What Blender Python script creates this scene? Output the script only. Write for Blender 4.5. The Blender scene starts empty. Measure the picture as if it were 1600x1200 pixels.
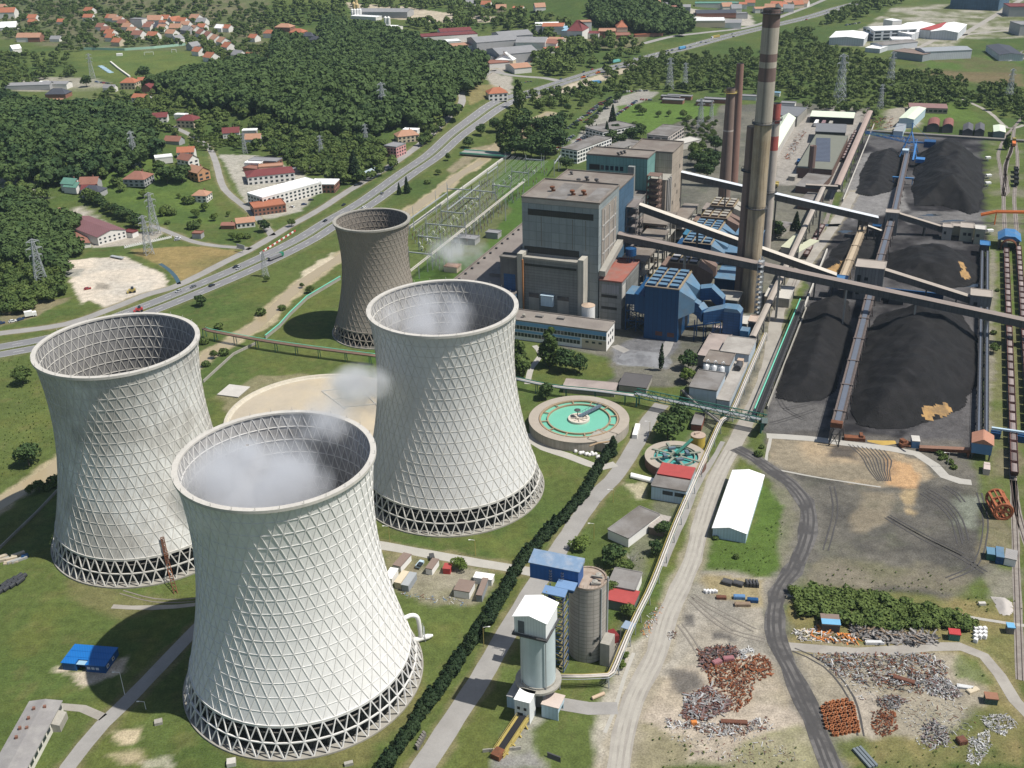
import bpy,bmesh,math,random
import numpy as np
from mathutils import Vector,Matrix
from mathutils.geometry import tessellate_polygon
random.seed(7);RNG=np.random.default_rng(11)
SC=bpy.context.scene;COL=SC.collection
# ---------------------------------------------------------------- camera, sky, sun, exposure
CAM_H,FPX,PITCH,ROLL=240.0,1697.2,0.4562,-0.0268
FW=Vector((0,math.cos(PITCH),-math.sin(PITCH)))
UP0=Vector((0,math.sin(PITCH),math.cos(PITCH)));R0=Vector((1,0,0))
RT=R0*math.cos(ROLL) + UP0*math.sin(ROLL);UPV=UP0*math.cos(ROLL) - R0*math.sin(ROLL)
cam_d=bpy.data.cameras.new('camera');cam=bpy.data.objects.new('camera',cam_d);COL.objects.link(cam)
cam_d.sensor_width=36;cam_d.lens=FPX/1600*36;cam_d.clip_start=1;cam_d.clip_end=30000
cam.matrix_world=Matrix(((RT.x,UPV.x,-FW.x,0),(RT.y,UPV.y,-FW.y,0),(RT.z,UPV.z,-FW.z,CAM_H),(0,0,0,1)))
SC.camera=cam
SUN_EL=math.radians(60.2);SUN_AZ=math.atan2(-0.155,0.55)      # towards the sun, world x-y angle
world=bpy.data.worlds.new('World');SC.world=world;world.use_nodes=True
wn=world.node_tree;bg=wn.nodes['Background']
sky=wn.nodes.new('ShaderNodeTexSky');sky.sky_type='NISHITA';sky.sun_disc=False
sky.sun_elevation=SUN_EL;sky.sun_rotation=math.pi/2 - SUN_AZ;sky.altitude=200;sky.dust_density=1.4
wn.links.new(sky.outputs[0],bg.inputs[0]);bg.inputs[1].default_value=0.072
sun_d=bpy.data.lights.new('sun','SUN');sun_d.energy=4.3;sun_d.angle=math.radians(0.5);sun_d.color=(1,0.955,0.88)
sun=bpy.data.objects.new('sun',sun_d);COL.objects.link(sun)
sun_vec=Vector((math.cos(SUN_EL)*math.cos(SUN_AZ),math.cos(SUN_EL)*math.sin(SUN_AZ),math.sin(SUN_EL)))
sun.rotation_euler=sun_vec.to_track_quat('Z','Y').to_euler();sun.location=(300,-100,600)
SC.cycles.volume_bounces=3;SC.view_settings.view_transform='Standard';SC.view_settings.look='None'
SC.view_settings.exposure=0.42;SC.view_settings.gamma=1.0
# ---------------------------------------------------------------- geometry helpers
def G(px,py,z=0.0):
    """ground (or height z) point seen at photo pixel px, py (1600 x 1200)"""
    d=FW + RT*((px-800)/FPX) - UPV*((py-600)/FPX)
    t=(z-CAM_H)/d.z
    return Vector((d.x*t,d.y*t,z))
def Gh(px,py,dz=0.0):
    p=G(px,py,0)
    for _ in range(6): p=G(px,py,float(hill(p.x,p.y)))
    p.z +=dz
    return p
UU=Vector((math.cos(math.radians(67.8)),math.sin(math.radians(67.8)),0));VV=Vector((UU.y,-UU.x,0))
PO=Vector((8.0,576.0,0))
def PF(u,v,z=0.0): return PO + UU*u + VV*v + Vector((0,0,z))
def uv_of(p): d=p-PO;return d.dot(UU),d.dot(VV)
HILLS=[(-190,1130,24,130,110),(-330,905,16,100,70),(-440,1010,18,110,110),(-60,1150,12,80,120),(140,1830,35,130,190),(-520,2150,45,300,220),(-700,1250,14,110,120)]
def hill(x,y):
    h=0.0
    for cx,cy,a,sx,sy in HILLS:
        h=h + a*np.exp(-((x-cx)/sx)**2 - ((y-cy)/sy)**2)
    return np.maximum(h-0.6,0.0)*1.03

class MB:
    def __init__(s): s.v=[];s.f=[];s.m=[]
    def add(s,vs,fs,m=0):
        o=len(s.v);s.v +=[tuple(v) for v in vs]
        s.f +=[tuple(i+o for i in f) for f in fs];s.m +=[m]*len(fs)
    def prism(s,pts,z0,z1,m=0,mt=None,bottom=False):
        n=len(pts);a=0
        for i in range(n):
            p,q=pts[i],pts[(i+1) % n];a +=p[0]*q[1]-q[0]*p[1]
        if a < 0: pts=pts[::-1]
        vs=[(p[0],p[1],z0) for p in pts]+[(p[0],p[1],z1) for p in pts]
        s.add(vs,[(i,(i+1) % n,n+(i+1) % n,n+i) for i in range(n)],m)
        if n == 4: s.add(vs,[(4,5,6,7)]+([(3,2,1,0)] if bottom else []),m if mt is None else mt)
        else:
            t=tessellate_polygon([[Vector((p[0],p[1],0)) for p in pts]])
            s.add(vs[n:],t,m if mt is None else mt)
    def box(s,c,sx,sy,sz,rz=0.0,m=0):
        ca,sa=math.cos(rz),math.sin(rz)
        P=[(c[0]+x*ca-y*sa,c[1]+x*sa+y*ca) for x,y in ((-sx/2,-sy/2),(sx/2,-sy/2),(sx/2,sy/2),(-sx/2,sy/2))]
        s.prism(P,c[2],c[2]+sz,m,bottom=True)
    def hexa(s,b,t,m=0):      # four bottom and four top points, same order (counter-clockwise from above)
        s.add(list(b)+list(t),[(0,1,5,4),(1,2,6,5),(2,3,7,6),(3,0,4,7),(4,5,6,7),(3,2,1,0)],m)
    def beam(s,a,b,w,h=None,m=0,up=Vector((0,0,1))):
        a=Vector(a);b=Vector(b);h=w if h is None else h
        d=b-a
        if d.length < 1e-6: return
        d.normalize();sd=d.cross(up)
        if sd.length < 1e-3: sd=d.cross(Vector((1,0,0)))
        sd.normalize();u=sd.cross(d)
        sd=sd*(w/2);u=u*(h/2)
        s.add([a-sd-u,a+sd-u,a+sd+u,a-sd+u,b-sd-u,b+sd-u,b+sd+u,b-sd+u],
              [(0,1,5,4),(1,2,6,5),(2,3,7,6),(3,0,4,7),(3,2,1,0),(4,5,6,7)],m)
    def tube(s,pts,r,n=8,m=0,cap=True):
        pts=[Vector(p) for p in pts];rings=[]
        rs=r if isinstance(r,(list,tuple)) else [r]*len(pts)
        for i,p in enumerate(pts):
            d=(pts[min(i+1,len(pts)-1)]-pts[max(i-1,0)]).normalized()
            a=d.cross(Vector((0,0,1)))
            if a.length < 1e-3: a=Vector((1,0,0))
            a.normalize();b=a.cross(d)
            rings +=[p+a*(rs[i]*math.cos(2*math.pi*k/n))+b*(rs[i]*math.sin(2*math.pi*k/n)) for k in range(n)]
        fs=[(i*n+k,(i+1)*n+k,(i+1)*n+(k+1) % n,i*n+(k+1) % n) for i in range(len(pts)-1) for k in range(n)]
        if cap: fs +=[tuple(range(n)),tuple(range(len(pts)*n-1,len(pts)*n-n-1,-1))]
        s.add(rings,fs,m)
    def lathe(s,prof,n=32,c=(0,0,0),m=0,cap=False):
        vs=[]
        for r,z in prof:
            vs +=[(c[0]+r*math.cos(2*math.pi*k/n),c[1]+r*math.sin(2*math.pi*k/n),c[2]+z) for k in range(n)]
        fs=[(i*n+k,i*n+(k+1) % n,(i+1)*n+(k+1) % n,(i+1)*n+k) for i in range(len(prof)-1) for k in range(n)]
        if cap: fs.append(tuple((len(prof)-1)*n+k for k in range(n)))
        s.add(vs,fs,m)
    def quad(s,a,b,c,d,m=0): s.add([a,b,c,d],[(0,1,2,3)],m)
    def build(s,name,mats,parent=None,smooth=False,origin=None):
        if not isinstance(mats,(list,tuple)): mats=[mats]
        V=np.array([tuple(v) for v in s.v],dtype=np.float64).reshape(-1,3)
        if parent is not None: o=Vector(WL[parent.name])
        elif origin is not None: o=Vector(origin)
        else:
            lo,hi=V.min(0),V.max(0);o=Vector(((lo[0]+hi[0])/2,(lo[1]+hi[1])/2,lo[2]))
        V=V-np.array(o)
        me=bpy.data.meshes.new(name);me.from_pydata(V.tolist(),[],s.f)
        for mt in mats: me.materials.append(mt)
        if len(mats) > 1: me.polygons.foreach_set('material_index',s.m)
        if smooth: me.polygons.foreach_set('use_smooth',[True]*len(s.f))
        me.update()
        ob=bpy.data.objects.new(name,me);COL.objects.link(ob)
        if parent is not None: ob.parent=parent;WL[ob.name]=o
        else: ob.location=o;WL[ob.name]=o
        return ob
WL={}
def tag(o,label=None,cat=None,group=None,kind=None):
    if label: o['label']=label
    if cat: o['category']=cat
    if group: o['group']=group
    if kind: o['kind']=kind
    return o
def thing(name,label,cat,loc=(0,0,0),group=None):
    o=bpy.data.objects.new(name,None);COL.objects.link(o);o.location=loc;o.empty_display_size=2
    WL[o.name]=Vector(loc);return tag(o,label,cat,group)
def dup(root,loc,rz=0.0,label=None,group=None,sc=None):
    r=root.copy();COL.objects.link(r);r.location=loc;r.rotation_euler=(0,0,rz);WL[r.name]=Vector(loc)
    if sc is not None: r.scale=sc if isinstance(sc,(tuple,list)) else (sc,sc,sc)
    if label: r['label']=label
    if group: r['group']=group
    for ch in list(root.children):
        c=ch.copy();COL.objects.link(c);c.parent=r
        for g in list(ch.children):
            d=g.copy();COL.objects.link(d);d.parent=c
    return r
def rect(A,B,C,z=0.0,g=None):
    g=g or G
    a,b,c=g(*A,z),g(*B,z),g(*C,z)
    u=(b-a).normalized();n=Vector((-u.y,u.x,0));v=n*((c-b).dot(n))
    return [a,b,b+v,a+v]
def ctr(P): return sum((Vector((p[0],p[1],0)) for p in P),Vector())/len(P)
def ords(i): return ['first','second','third','fourth','fifth','sixth','seventh','eighth','ninth','tenth','eleventh','twelfth'][i]
# ---------------------------------------------------------------- materials (procedural)
MATS={}
def lin(c):
    if isinstance(c,str):
        c=[int(c[i:i+2],16)/255 for i in (0,2,4)]
        return tuple((x/12.92 if x <=0.04045 else ((x+0.055)/1.055)**2.4) for x in c)
    return tuple(c)
def M(name,col,rough=0.8,var=0.3,scale=0.15,streak=0.0,stain=None,stain_amt=0.0,metal=0.0,panel=None,bump=0.0,spec=0.3,corr=0.0,objrand=0.0):
    if name in MATS: return MATS[name]
    m=bpy.data.materials.new(name);m.use_nodes=True;nt=m.node_tree;N=nt.nodes;L=nt.links
    b=N['Principled BSDF'];b.inputs['Roughness'].default_value=rough;b.inputs['Metallic'].default_value=metal
    b.inputs['Specular IOR Level'].default_value=spec
    col=lin(col)
    geo=N.new('ShaderNodeNewGeometry')
    def noise(sc,det=5,vec=None,rough_=0.6):
        n=N.new('ShaderNodeTexNoise');n.inputs['Scale'].default_value=sc;n.inputs['Detail'].default_value=det
        n.inputs['Roughness'].default_value=rough_
        L.new(vec if vec is not None else geo.outputs['Position'],n.inputs['Vector']);return n.outputs['Fac']
    def math_(op,a,b_=None,c_=None):
        n=N.new('ShaderNodeMath');n.operation=op
        for i,x in enumerate((a,b_,c_)):
            if x is None: continue
            if hasattr(x,'node'): L.new(x,n.inputs[i])
            else: n.inputs[i].default_value=x
        return n.outputs[0]
    def mul(cs,fac):
        n=N.new('ShaderNodeVectorMath');n.operation='SCALE';L.new(cs,n.inputs[0])
        if hasattr(fac,'node'): L.new(fac,n.inputs['Scale'])
        else: n.inputs['Scale'].default_value=fac
        return n.outputs[0]
    rgb=N.new('ShaderNodeRGB');rgb.outputs[0].default_value=(*col,1);c=rgb.outputs[0]
    if stain is not None:
        mx=N.new('ShaderNodeMix');mx.data_type='RGBA'
        f=noise(scale*0.7,6);f=math_('SUBTRACT',f,0.5-0.12*stain_amt);f=math_('MULTIPLY',f,6.0);
        n2=N.new('ShaderNodeClamp');L.new(f,n2.inputs[0]);f=math_('MULTIPLY',n2.outputs[0],min(1,stain_amt))
        L.new(f,mx.inputs[0]);L.new(c,mx.inputs[6]);mx.inputs[7].default_value=(*lin(stain),1);c=mx.outputs[2]
    f1=noise(scale,6);f2=noise(scale*9,4)
    f=math_('ADD',math_('MULTIPLY',f1,1.3*var),math_('MULTIPLY',f2,0.7*var));f=math_('ADD',f,1.0-var)
    if streak:
        mp=N.new('ShaderNodeMapping');mp.inputs['Scale'].default_value=(1,1,0.05);L.new(geo.outputs['Position'],mp.inputs[0])
        s_=noise(0.9,5,mp.outputs[0],0.7);s_=math_('SUBTRACT',s_,0.5);s_=math_('MULTIPLY',s_,2.4*streak);s_=math_('ADD',s_,1.0)
        f=math_('MULTIPLY',f,s_)
    if panel or corr:
        sx=N.new('ShaderNodeSeparateXYZ');L.new(geo.outputs['Position'],sx.inputs[0])
        w=math_('ADD',math_('MULTIPLY',sx.outputs[0],UU.x+VV.x),math_('MULTIPLY',sx.outputs[1],UU.y+VV.y))
        if panel:
            cb=N.new('ShaderNodeCombineXYZ');L.new(w,cb.inputs[0]);L.new(sx.outputs[2],cb.inputs[1])
            br=N.new('ShaderNodeTexBrick');br.offset=panel[2] if len(panel) > 2 else 0.0;L.new(cb.outputs[0],br.inputs['Vector'])
            br.inputs['Scale'].default_value=1;br.inputs['Brick Width'].default_value=panel[0];br.inputs['Row Height'].default_value=panel[1]
            br.inputs['Mortar Size'].default_value=0.12;br.inputs['Color1'].default_value=(1,1,1,1);br.inputs['Color2'].default_value=(.86,.86,.86,1);br.inputs['Mortar'].default_value=(.62,.62,.62,1)
            f=math_('MULTIPLY',f,br.outputs['Color'])
        if corr:
            f=math_('MULTIPLY',f,math_('ADD',math_('MULTIPLY',math_('SINE',math_('MULTIPLY',w,6.2832/corr)),0.06),1.0))
    if objrand:
        oi=N.new('ShaderNodeObjectInfo');f=math_('MULTIPLY',f,math_('ADD',math_('MULTIPLY',oi.outputs['Random'],objrand),1-objrand/2))
    L.new(mul(c,f),b.inputs['Base Color'])
    if bump:
        bp=N.new('ShaderNodeBump');bp.inputs['Strength'].default_value=min(1,bump);bp.inputs['Distance'].default_value=bump
        L.new(f2,bp.inputs['Height']);L.new(bp.outputs[0],b.inputs['Normal'])
    MATS[name]=m;return m
conc=M('concrete',(.30,.285,.25),var=.35,scale=.12,streak=.25)
concl=M('light_concrete',(.46,.44,.40),var=.3,scale=.2,streak=.12)
concd=M('dark_concrete',(.16,.15,.135),var=.4,scale=.2,streak=.2)
steel=M('galvanised_steel',(.36,.38,.39),rough=.55,metal=.2,var=.2)
dsteel=M('dark_steel',(.06,.06,.062),rough=.6,var=.4)
rust=M('rusted_steel',(.17,.065,.03),var=.6,scale=.4,stain=(.09,.04,.025),stain_amt=.7)
bluem=M('blue_cladding',(.016,.075,.195),rough=.45,var=.25,scale=.3,panel=(3.0,1.5))
bluer=M('blue_roof',(.045,.16,.34),rough=.45,var=.3,scale=.3,stain=(.2,.22,.25),stain_amt=.3)
palebl=M('pale_blue_cladding',(.42,.53,.60),rough=.5,var=.25,streak=.15,corr=1.2)
white=M('white_paint',(.74,.73,.70),rough=.6,var=.15,scale=.4)
offw=M('aged_white_plaster',(.60,.58,.52),var=.25,scale=.3,streak=.15)
greenm=M('green_paint',(.03,.19,.12),rough=.5,var=.4)
yellow=M('yellow_paint',(.36,.285,.09),rough=.5,var=.35)
redp=M('red_paint',(.42,.05,.05),rough=.5,var=.3)
redroof=M('red_roof_sheet',(.33,.06,.055),rough=.7,var=.35,scale=.3)
glass=M('window_glass',(.025,.035,.045),rough=.12,var=.4,scale=.5,spec=.6)
roofgrey=M('grey_roof_felt',(.20,.19,.18),var=.45,scale=.1,stain=(.1,.085,.07),stain_amt=.6)
roofbrown=M('brown_roof_felt',(.165,.14,.12),var=.45,scale=.1,stain=(.25,.23,.2),stain_amt=.5)
rubber=M('black_rubber',(.018,.018,.02),var=.3)
asphalt=M('asphalt_grey',(.16,.16,.165),var=.3,scale=.25,stain=(.22,.215,.2),stain_amt=.35)
darkin=M('dark_interior',(.012,.013,.014),var=.5,scale=.3)
# ---------------------------------------------------------------- ground: one sheet with painted soil colours
def vnoise(x,y,s,seed):
    r=np.random.default_rng(seed);T=r.random((256,256))
    fx,fy=x/s,y/s;ix,iy=np.floor(fx).astype(int),np.floor(fy).astype(int)
    tx,ty=fx-ix,fy-iy;tx=tx*tx*(3-2*tx);ty=ty*ty*(3-2*ty)
    a=T[ix % 256,iy % 256];b=T[(ix+1) % 256,iy % 256];c=T[ix % 256,(iy+1) % 256];d=T[(ix+1) % 256,(iy+1) % 256]
    return (a*(1-tx)+b*tx)*(1-ty)+(c*(1-tx)+d*tx)*ty
def fbm(x,y,s,seed,o=4):
    v=0;a=1.0;n=0
    for i in range(o): v=v+a*vnoise(x,y,s/2**i,seed+i);n +=a;a *=.55
    return v/n
def inpoly(x,y,P):
    r=np.zeros(x.shape,bool);n=len(P)
    for i in range(n):
        x1,y1=P[i];x2,y2=P[(i+1) % n]
        c=((y1 > y) !=(y2 > y)) & (x < (x2-x1)*(y-y1)/((y2-y1) if y2 !=y1 else 1e-9)+x1);r ^=c
    return r
def sdist(x,y,P,closed=True):
    d=np.full(x.shape,1e9);n=len(P)
    for i in range(n if closed else n-1):
        x1,y1=P[i];x2,y2=P[(i+1) % n];dx,dy=x2-x1,y2-y1
        t=np.clip(((x-x1)*dx+(y-y1)*dy)/(dx*dx+dy*dy+1e-9),0,1)
        d=np.minimum(d,np.hypot(x-x1-t*dx,y-y1-t*dy))
    return np.where(inpoly(x,y,P),d,-d) if closed else -d
def P2(pts): return [tuple(G(*p)[:2]) for p in pts]
gx=np.unique(np.concatenate([np.arange(-12000,-1600,1500),np.arange(-1600,-300,8),np.arange(-300,330,1.6),np.arange(330,1300,6),np.arange(1300,12001,1500)]).astype(float))
gy=np.unique(np.concatenate([np.arange(-3000,150,150),np.arange(150,760,1.6),np.arange(760,1200,3.5),np.arange(1200,2600,9),np.arange(2600,14000,800)]).astype(float))
X,Y=np.meshgrid(gx,gy);nx,ny=len(gx),len(gy);X=X.ravel();Y=Y.ravel()
Z=hill(X,Y)
n1=fbm(X,Y,60,1);n2=fbm(X,Y,14,9);n3=fbm(X,Y,5,21,3)
gc=np.zeros((len(X),3))
def mixc(w,c): 
    global gc
    gc=gc*(1-w[:,None])+np.array(c)[None,:]*w[:,None]
GREEN=(.082,.108,.031);LUSH=(.055,.090,.024);DRY=(.19,.155,.07)
gc[:]=GREEN
mixc(np.clip((n1-.45)*3,0,.7),LUSH);mixc(np.clip((n2-.52)*3.0,0,.55),(.105,.115,.032));mixc(np.clip((n3-.62)*3,0,.35),(.13,.12,.05))
far=np.clip((Y-700)/200,0,1);mixc(far*np.clip((n1-.3)*2,.2,.7),(.052,.085,.024))
def zone(pts,c,soft=2.0,amp=4.0,amt=1.0,mott=0.0,c2=None,line=None):
    P=P2(pts) if not isinstance(pts[0],Vector) else [(p.x,p.y) for p in pts]
    xs=[p[0] for p in P];ys=[p[1] for p in P];m=soft+amp+(line or 0)+3
    k=np.where((X > min(xs)-m) & (X < max(xs)+m) & (Y > min(ys)-m) & (Y < max(ys)+m))[0]
    if not len(k): return
    x,y=X[k],Y[k]
    d=sdist(x,y,P,line is None)+(line or 0)
    w=np.clip(.5+(d+(fbm(x,y,max(4,amp*2.5),33)-.5)*2*amp)/soft,0,1)*amt
    if mott: w=w*np.clip(1-mott+mott*2.2*fbm(x,y,9,51),0,1)
    cc=np.array(c)[None,:].repeat(len(k),0)
    if c2 is not None:
        t=np.clip((fbm(x,y,22,77)-.38)*4,0,1)[:,None];cc=cc*(1-t)+np.array(c2)[None,:]*t
    gc[k]=gc[k]*(1-w[:,None])+cc*w[:,None]

GRAV=(.19,.175,.15);COALG=(.021,.020,.022);TAN=(.30,.235,.155);PALE=(.36,.32,.25);CONCR=(.30,.285,.255)
zone([(800,490),(870,400),(985,235),(1060,190),(1130,165),(1240,160),(1352,170),(1340,215),(1295,320),(1258,420),(1208,520),(1185,650),(1130,655),(1075,600),(960,610),(958,560),(880,545)],(.15,.14,.12),3,5,.9,.3,(.10,.095,.085))
zone([(560,585),(640,440),(720,330),(800,250),(872,250),(815,352),(740,440),(690,520)],(.055,.11,.022),4,3,.7)
zone([(690,330),(760,280),(800,330),(740,400),(690,400)],(.14,.12,.07),3,6,.5,.6)
zone([(955,545),(1010,522),(1062,535),(1040,575),(965,570)],(.21,.215,.225),2,3,1,.2,(.12,.12,.125))
zone([(1348,212),(1535,212),(1546,390),(1533,700),(1400,702),(1290,690),(1190,672),(1215,585),(1262,440),(1305,340)],COALG,3,4,1,0,(.085,.082,.083))
zone([(1318,300),(1352,240),(1400,235),(1420,330),(1330,345)],(.20,.195,.19),3,5,.85,.5)
zone([(1420,330),(1535,330),(1535,345),(1420,350)],(.16,.155,.15),3,5,.7,.6)
zone([(1200,600),(1290,640),(1280,690),(1195,675)],(.12,.115,.11),3,5,.8,.5)
zone([(1500,480),(1532,480),(1530,700),(1400,700),(1440,660),(1510,620)],(.10,.095,.095),3,5,.8,.5)
zone([(1190,670),(1500,690),(1540,740),(1545,905),(1480,940),(1255,912),(1240,860),(1265,790),(1205,735)],(.125,.115,.10),4,6,.95,.25,(.075,.07,.066))
zone([(1280,870),(1420,880),(1520,900),(1500,935),(1260,912)],(.13,.125,.07),4,8,.7,.7,(.20,.175,.13))
zone([(1350,770),(1400,770),(1390,815),(1340,830)],(.22,.185,.13),3,6,.7,.5)
zone([(1410,765),(1432,765),(1428,803),(1412,800)],(.33,.25,.14),2,3,.8,.3)
zone([(1500,775),(1530,780),(1525,830),(1495,820)],(.22,.24,.19),3,4,.7,.3)
zone([(1200,684),(1330,694),(1400,706),(1440,722),(1462,745),(1430,760),(1380,763),(1290,748),(1198,730)],TAN,1.5,2,1,.15,(.21,.18,.13))
zone([(1385,718),(1430,722),(1440,745),(1430,760),(1385,758)],(.40,.25,.13),2,4,.9,.2)
zone([(1290,700),(1395,712),(1390,740),(1340,720)],(.10,.09,.08),2,5,.35,.8)
zone([(1300,690),(1345,696),(1340,720),(1300,712)],(.05,.047,.047),2,4,.8,.5)
zone([(1190,760),(1232,765),(1238,820),(1215,900),(1100,890),(1110,845),(1165,850)],(.07,.115,.025),2,4,.9,.3)
zone([(1195,742),(1240,762),(1252,800),(1240,870),(1222,905),(1215,850),(1225,790)],(.17,.155,.12),2,4,.85,.4)
zone([(1090,890),(1225,900),(1205,960),(1215,1010),(1230,1040),(1100,1060),(1010,1050),(1040,960)],(.30,.27,.22),3,5,1,.15,(.22,.205,.175))
zone([(1095,898),(1195,905),(1195,950),(1120,940)],(.27,.22,.11),2,4,.8,.4)
zone([(1000,1045),(1225,1030),(1300,1200),(930,1200),(960,1110)],(.31,.265,.20),3,6,1,.2,(.36,.31,.25))
zone([(1000,1130),(1090,1160),(1080,1200),(985,1200)],(.16,.15,.075),3,6,.7,.8)
zone([(1130,1165),(1250,1130),(1290,1200),(1130,1200)],(.17,.17,.08),3,6,.75,.9)
zone([(1220,915),(1600,940),(1600,1200),(1300,1200),(1235,1030)],(.20,.165,.075),3,5,.95,.2,(.10,.115,.04))
zone([(1225,1010),(1380,1015),(1500,1020),(1540,1090),(1480,1150),(1320,1160),(1260,1080)],(.28,.25,.20),3,6,.85,.5)
zone([(1325,1075),(1375,1080),(1368,1150),(1340,1150)],(.33,.29,.235),2,3,1,.1)
zone([(1235,920),(1400,935),(1390,945),(1235,930)],(.26,.21,.10),2,3,.8,.3)
zone([(1500,1020),(1545,1035),(1570,1080),(1490,1060)],(.09,.12,.035),2,5,.8,.5)
zone([(1530,880),(1600,890),(1600,940),(1540,935)],(.21,.19,.16),3,5,.8,.5)
zone([(1545,700),(1600,700),(1600,870),(1530,880),(1540,760)],(.09,.11,.035),2,4,.9,.4,(.16,.14,.09))
zone([(1540,380),(1600,380),(1600,700),(1535,700)],(.085,.12,.03),2,3,.9,.2,(.13,.13,.06))
zone([(1545,390),(1558,390),(1554,560),(1545,700),(1537,700)],(.22,.20,.165),2,3,.8,.5)
zone([(1545,210),(1600,210),(1600,380),(1545,380)],(.085,.11,.03),3,4,.9,.4,(.16,.15,.11))
zone([(640,885),(760,890),(775,915),(740,945),(660,945),(620,920)],(.26,.235,.185),2,4,.9,.3,(.17,.16,.10))
zone([(595,865),(660,870),(650,905),(605,905)],(.20,.17,.11),2,4,.7,.5)
zone([(975,755),(1010,750),(1012,780),(990,785)],(.42,.37,.27),1.5,4,.85,.5)
zone([(175,1145),(215,1140),(218,1155),(195,1163),(172,1158)],(.42,.35,.24),1,2.5,.9,.3)
zone([(170,1180),(220,1170),(225,1190),(195,1195)],(.40,.33,.22),1.5,3,.8,.5)
zone([(225,1190),(260,1180),(275,1200),(225,1200)],(.48,.44,.36),1.5,3,.7,.9)
zone([(88,1045),(120,1050),(190,1030),(200,1025),(195,1050),(165,1065),(135,1070),(110,1055)],(.47,.40,.32),1.5,3,.9,.3)
zone([(290,1030),(300,1130),(360,1185),(420,1200),(560,1195),(650,1120),(665,1040),(640,1000),(480,960)],(.15,.13,.055),3,4,.6,.2)
zone([(110,905),(190,925),(290,935),(300,950),(180,960),(110,935)],(.14,.125,.06),3,5,.7,.7)
zone([(340,620),(400,590),(450,585),(590,588),(590,600),(420,610),(360,650)],(.22,.19,.12),2,4,.7,.5)
zone([(810,1100),(850,1120),(830,1160),(860,1200),(780,1200),(790,1150)],(.28,.265,.235),2,5,.8,.8)
zone([(770,1180),(830,1175),(845,1200),(770,1200)],(.20,.195,.185),2,3,.9,.2)
zone([(960,1000),(1010,1000),(1000,1080),(960,1120),(985,1200),(940,1200),(930,1110),(955,1060)],(.33,.305,.255),2,3,.95,.2)
zone([(985,1000),(1050,960),(1100,960),(1050,1060),(1010,1060)],(.31,.285,.24),3,5,.9,.3)
zone([(1040,1045),(1085,1050),(1095,1075),(1060,1085)],(.09,.085,.08),2,3,.85,.3)
zone([(1105,985),(1145,985),(1148,1000),(1110,1005)],(.08,.075,.072),2,3,.85,.3)
zone([(1068,962),(1085,962),(1082,976),(1070,976)],(.085,.08,.076),1.5,2,.85,.3)
zone([(985,850),(1070,690),(1100,640),(1125,650),(1100,720),(1010,880),(985,960),(968,985)],(.15,.145,.115),3,4,.7,.6)
zone([(985,660),(1050,620),(1110,640),(1060,700),(990,720)],(.07,.11,.03),2,4,.8,.3)
# gravel turning lot and dry field by the highway
zone([(103,407),(190,400),(225,415),(258,430),(262,448),(215,465),(165,480),(140,470),(128,475),(110,440)],(.50,.44,.36),1.5,2.5,1,.1,(.42,.385,.33))
zone([(98,422),(130,420),(128,432),(100,433)],(.23,.235,.21),1.5,2,.8,.3)
zone([(148,440),(172,445),(170,452),(148,452)],(.25,.225,.185),1.5,2,.9,.2)
zone([(205,390),(300,384),(380,392),(362,408),(300,438),(280,440),(262,420),(225,405)],(.23,.175,.075),2,3,1,.2,(.17,.145,.06))
zone([(0,480),(40,470),(110,465),(60,495),(0,510)],(.22,.18,.12),2,4,.7,.5)
zone([(95,345),(120,325),(200,365),(260,360),(235,380),(145,388)],(.33,.30,.26),2,2,.95,.2)
zone([(0,285),(30,285),(70,320),(60,330),(10,310)],(.32,.30,.27),3,4,.9,.3)
zone([(345,255),(400,250),(470,270),(495,300),(470,330),(410,345),(385,320)],(.33,.31,.27),2,3,.9,.3)
zone([(150,285),(235,270),(330,310),(345,350),(250,350),(190,330),(140,300)],(.085,.125,.03),4,4,.9,.2,(.065,.105,.028))
# football ground
zone([(110,82),(290,74),(328,108),(190,122),(140,118)],(.10,.125,.035),3,2,1,.1,(.08,.115,.032))
zone([(25,85),(95,80),(100,95),(50,105)],(.09,.12,.035),4,6,.8)
zone([(20,130),(70,120),(145,122),(170,130),(150,142),(20,145)],(.30,.275,.23),4,4,.8,.5)
zone([(100,138),(200,135),(250,150),(200,170),(110,170)],(.11,.13,.05),4,5,.8,.3)
zone([(0,0),(420,0),(420,105),(300,80),(120,78),(0,60)],(.085,.105,.045),8,10,.8,.2,(.14,.125,.08))
# upper part: industrial yards, fields
zone([(540,15),(640,15),(720,25),(800,40),(740,40),(640,32),(560,28)],(.42,.36,.28),4,5,.9,.3)
zone([(690,55),(760,60),(830,100),(760,120),(740,80)],(.33,.30,.27),4,4,.9,.3)
zone([(890,60),(1010,62),(1000,75),(930,78)],(.16,.14,.09),5,8,.7,.3)
zone([(755,115),(800,120),(800,160),(770,150)],(.34,.31,.27),3,4,.9,.3)
zone([(730,150),(770,140),(795,155),(760,175),(735,185)],(.20,.165,.08),3,4,.8,.3)
zone([(830,155),(900,125),(960,112),(1000,92),(1000,102),(950,125),(900,140),(840,160)],(.42,.36,.28),3,4,.9,.3)
zone([(1070,20),(1170,22),(1180,40),(1100,45),(1080,32)],(.36,.33,.29),4,5,.9,.3)
zone([(875,255),(890,225),(950,160),(1000,140),(1030,145),(1015,155),(975,170),(960,190),(910,250)],(.27,.255,.23),3,3,.9,.2)
zone([(965,165),(1040,158),(1120,165),(1120,180),(1060,190),(1040,200),(1000,210),(960,190)],(.085,.14,.03),3,3,.95,.1)
zone([(1210,215),(1260,180),(1300,170),(1355,175),(1310,300),(1265,290),(1210,290)],(.28,.26,.235),3,4,.9,.3)
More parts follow.
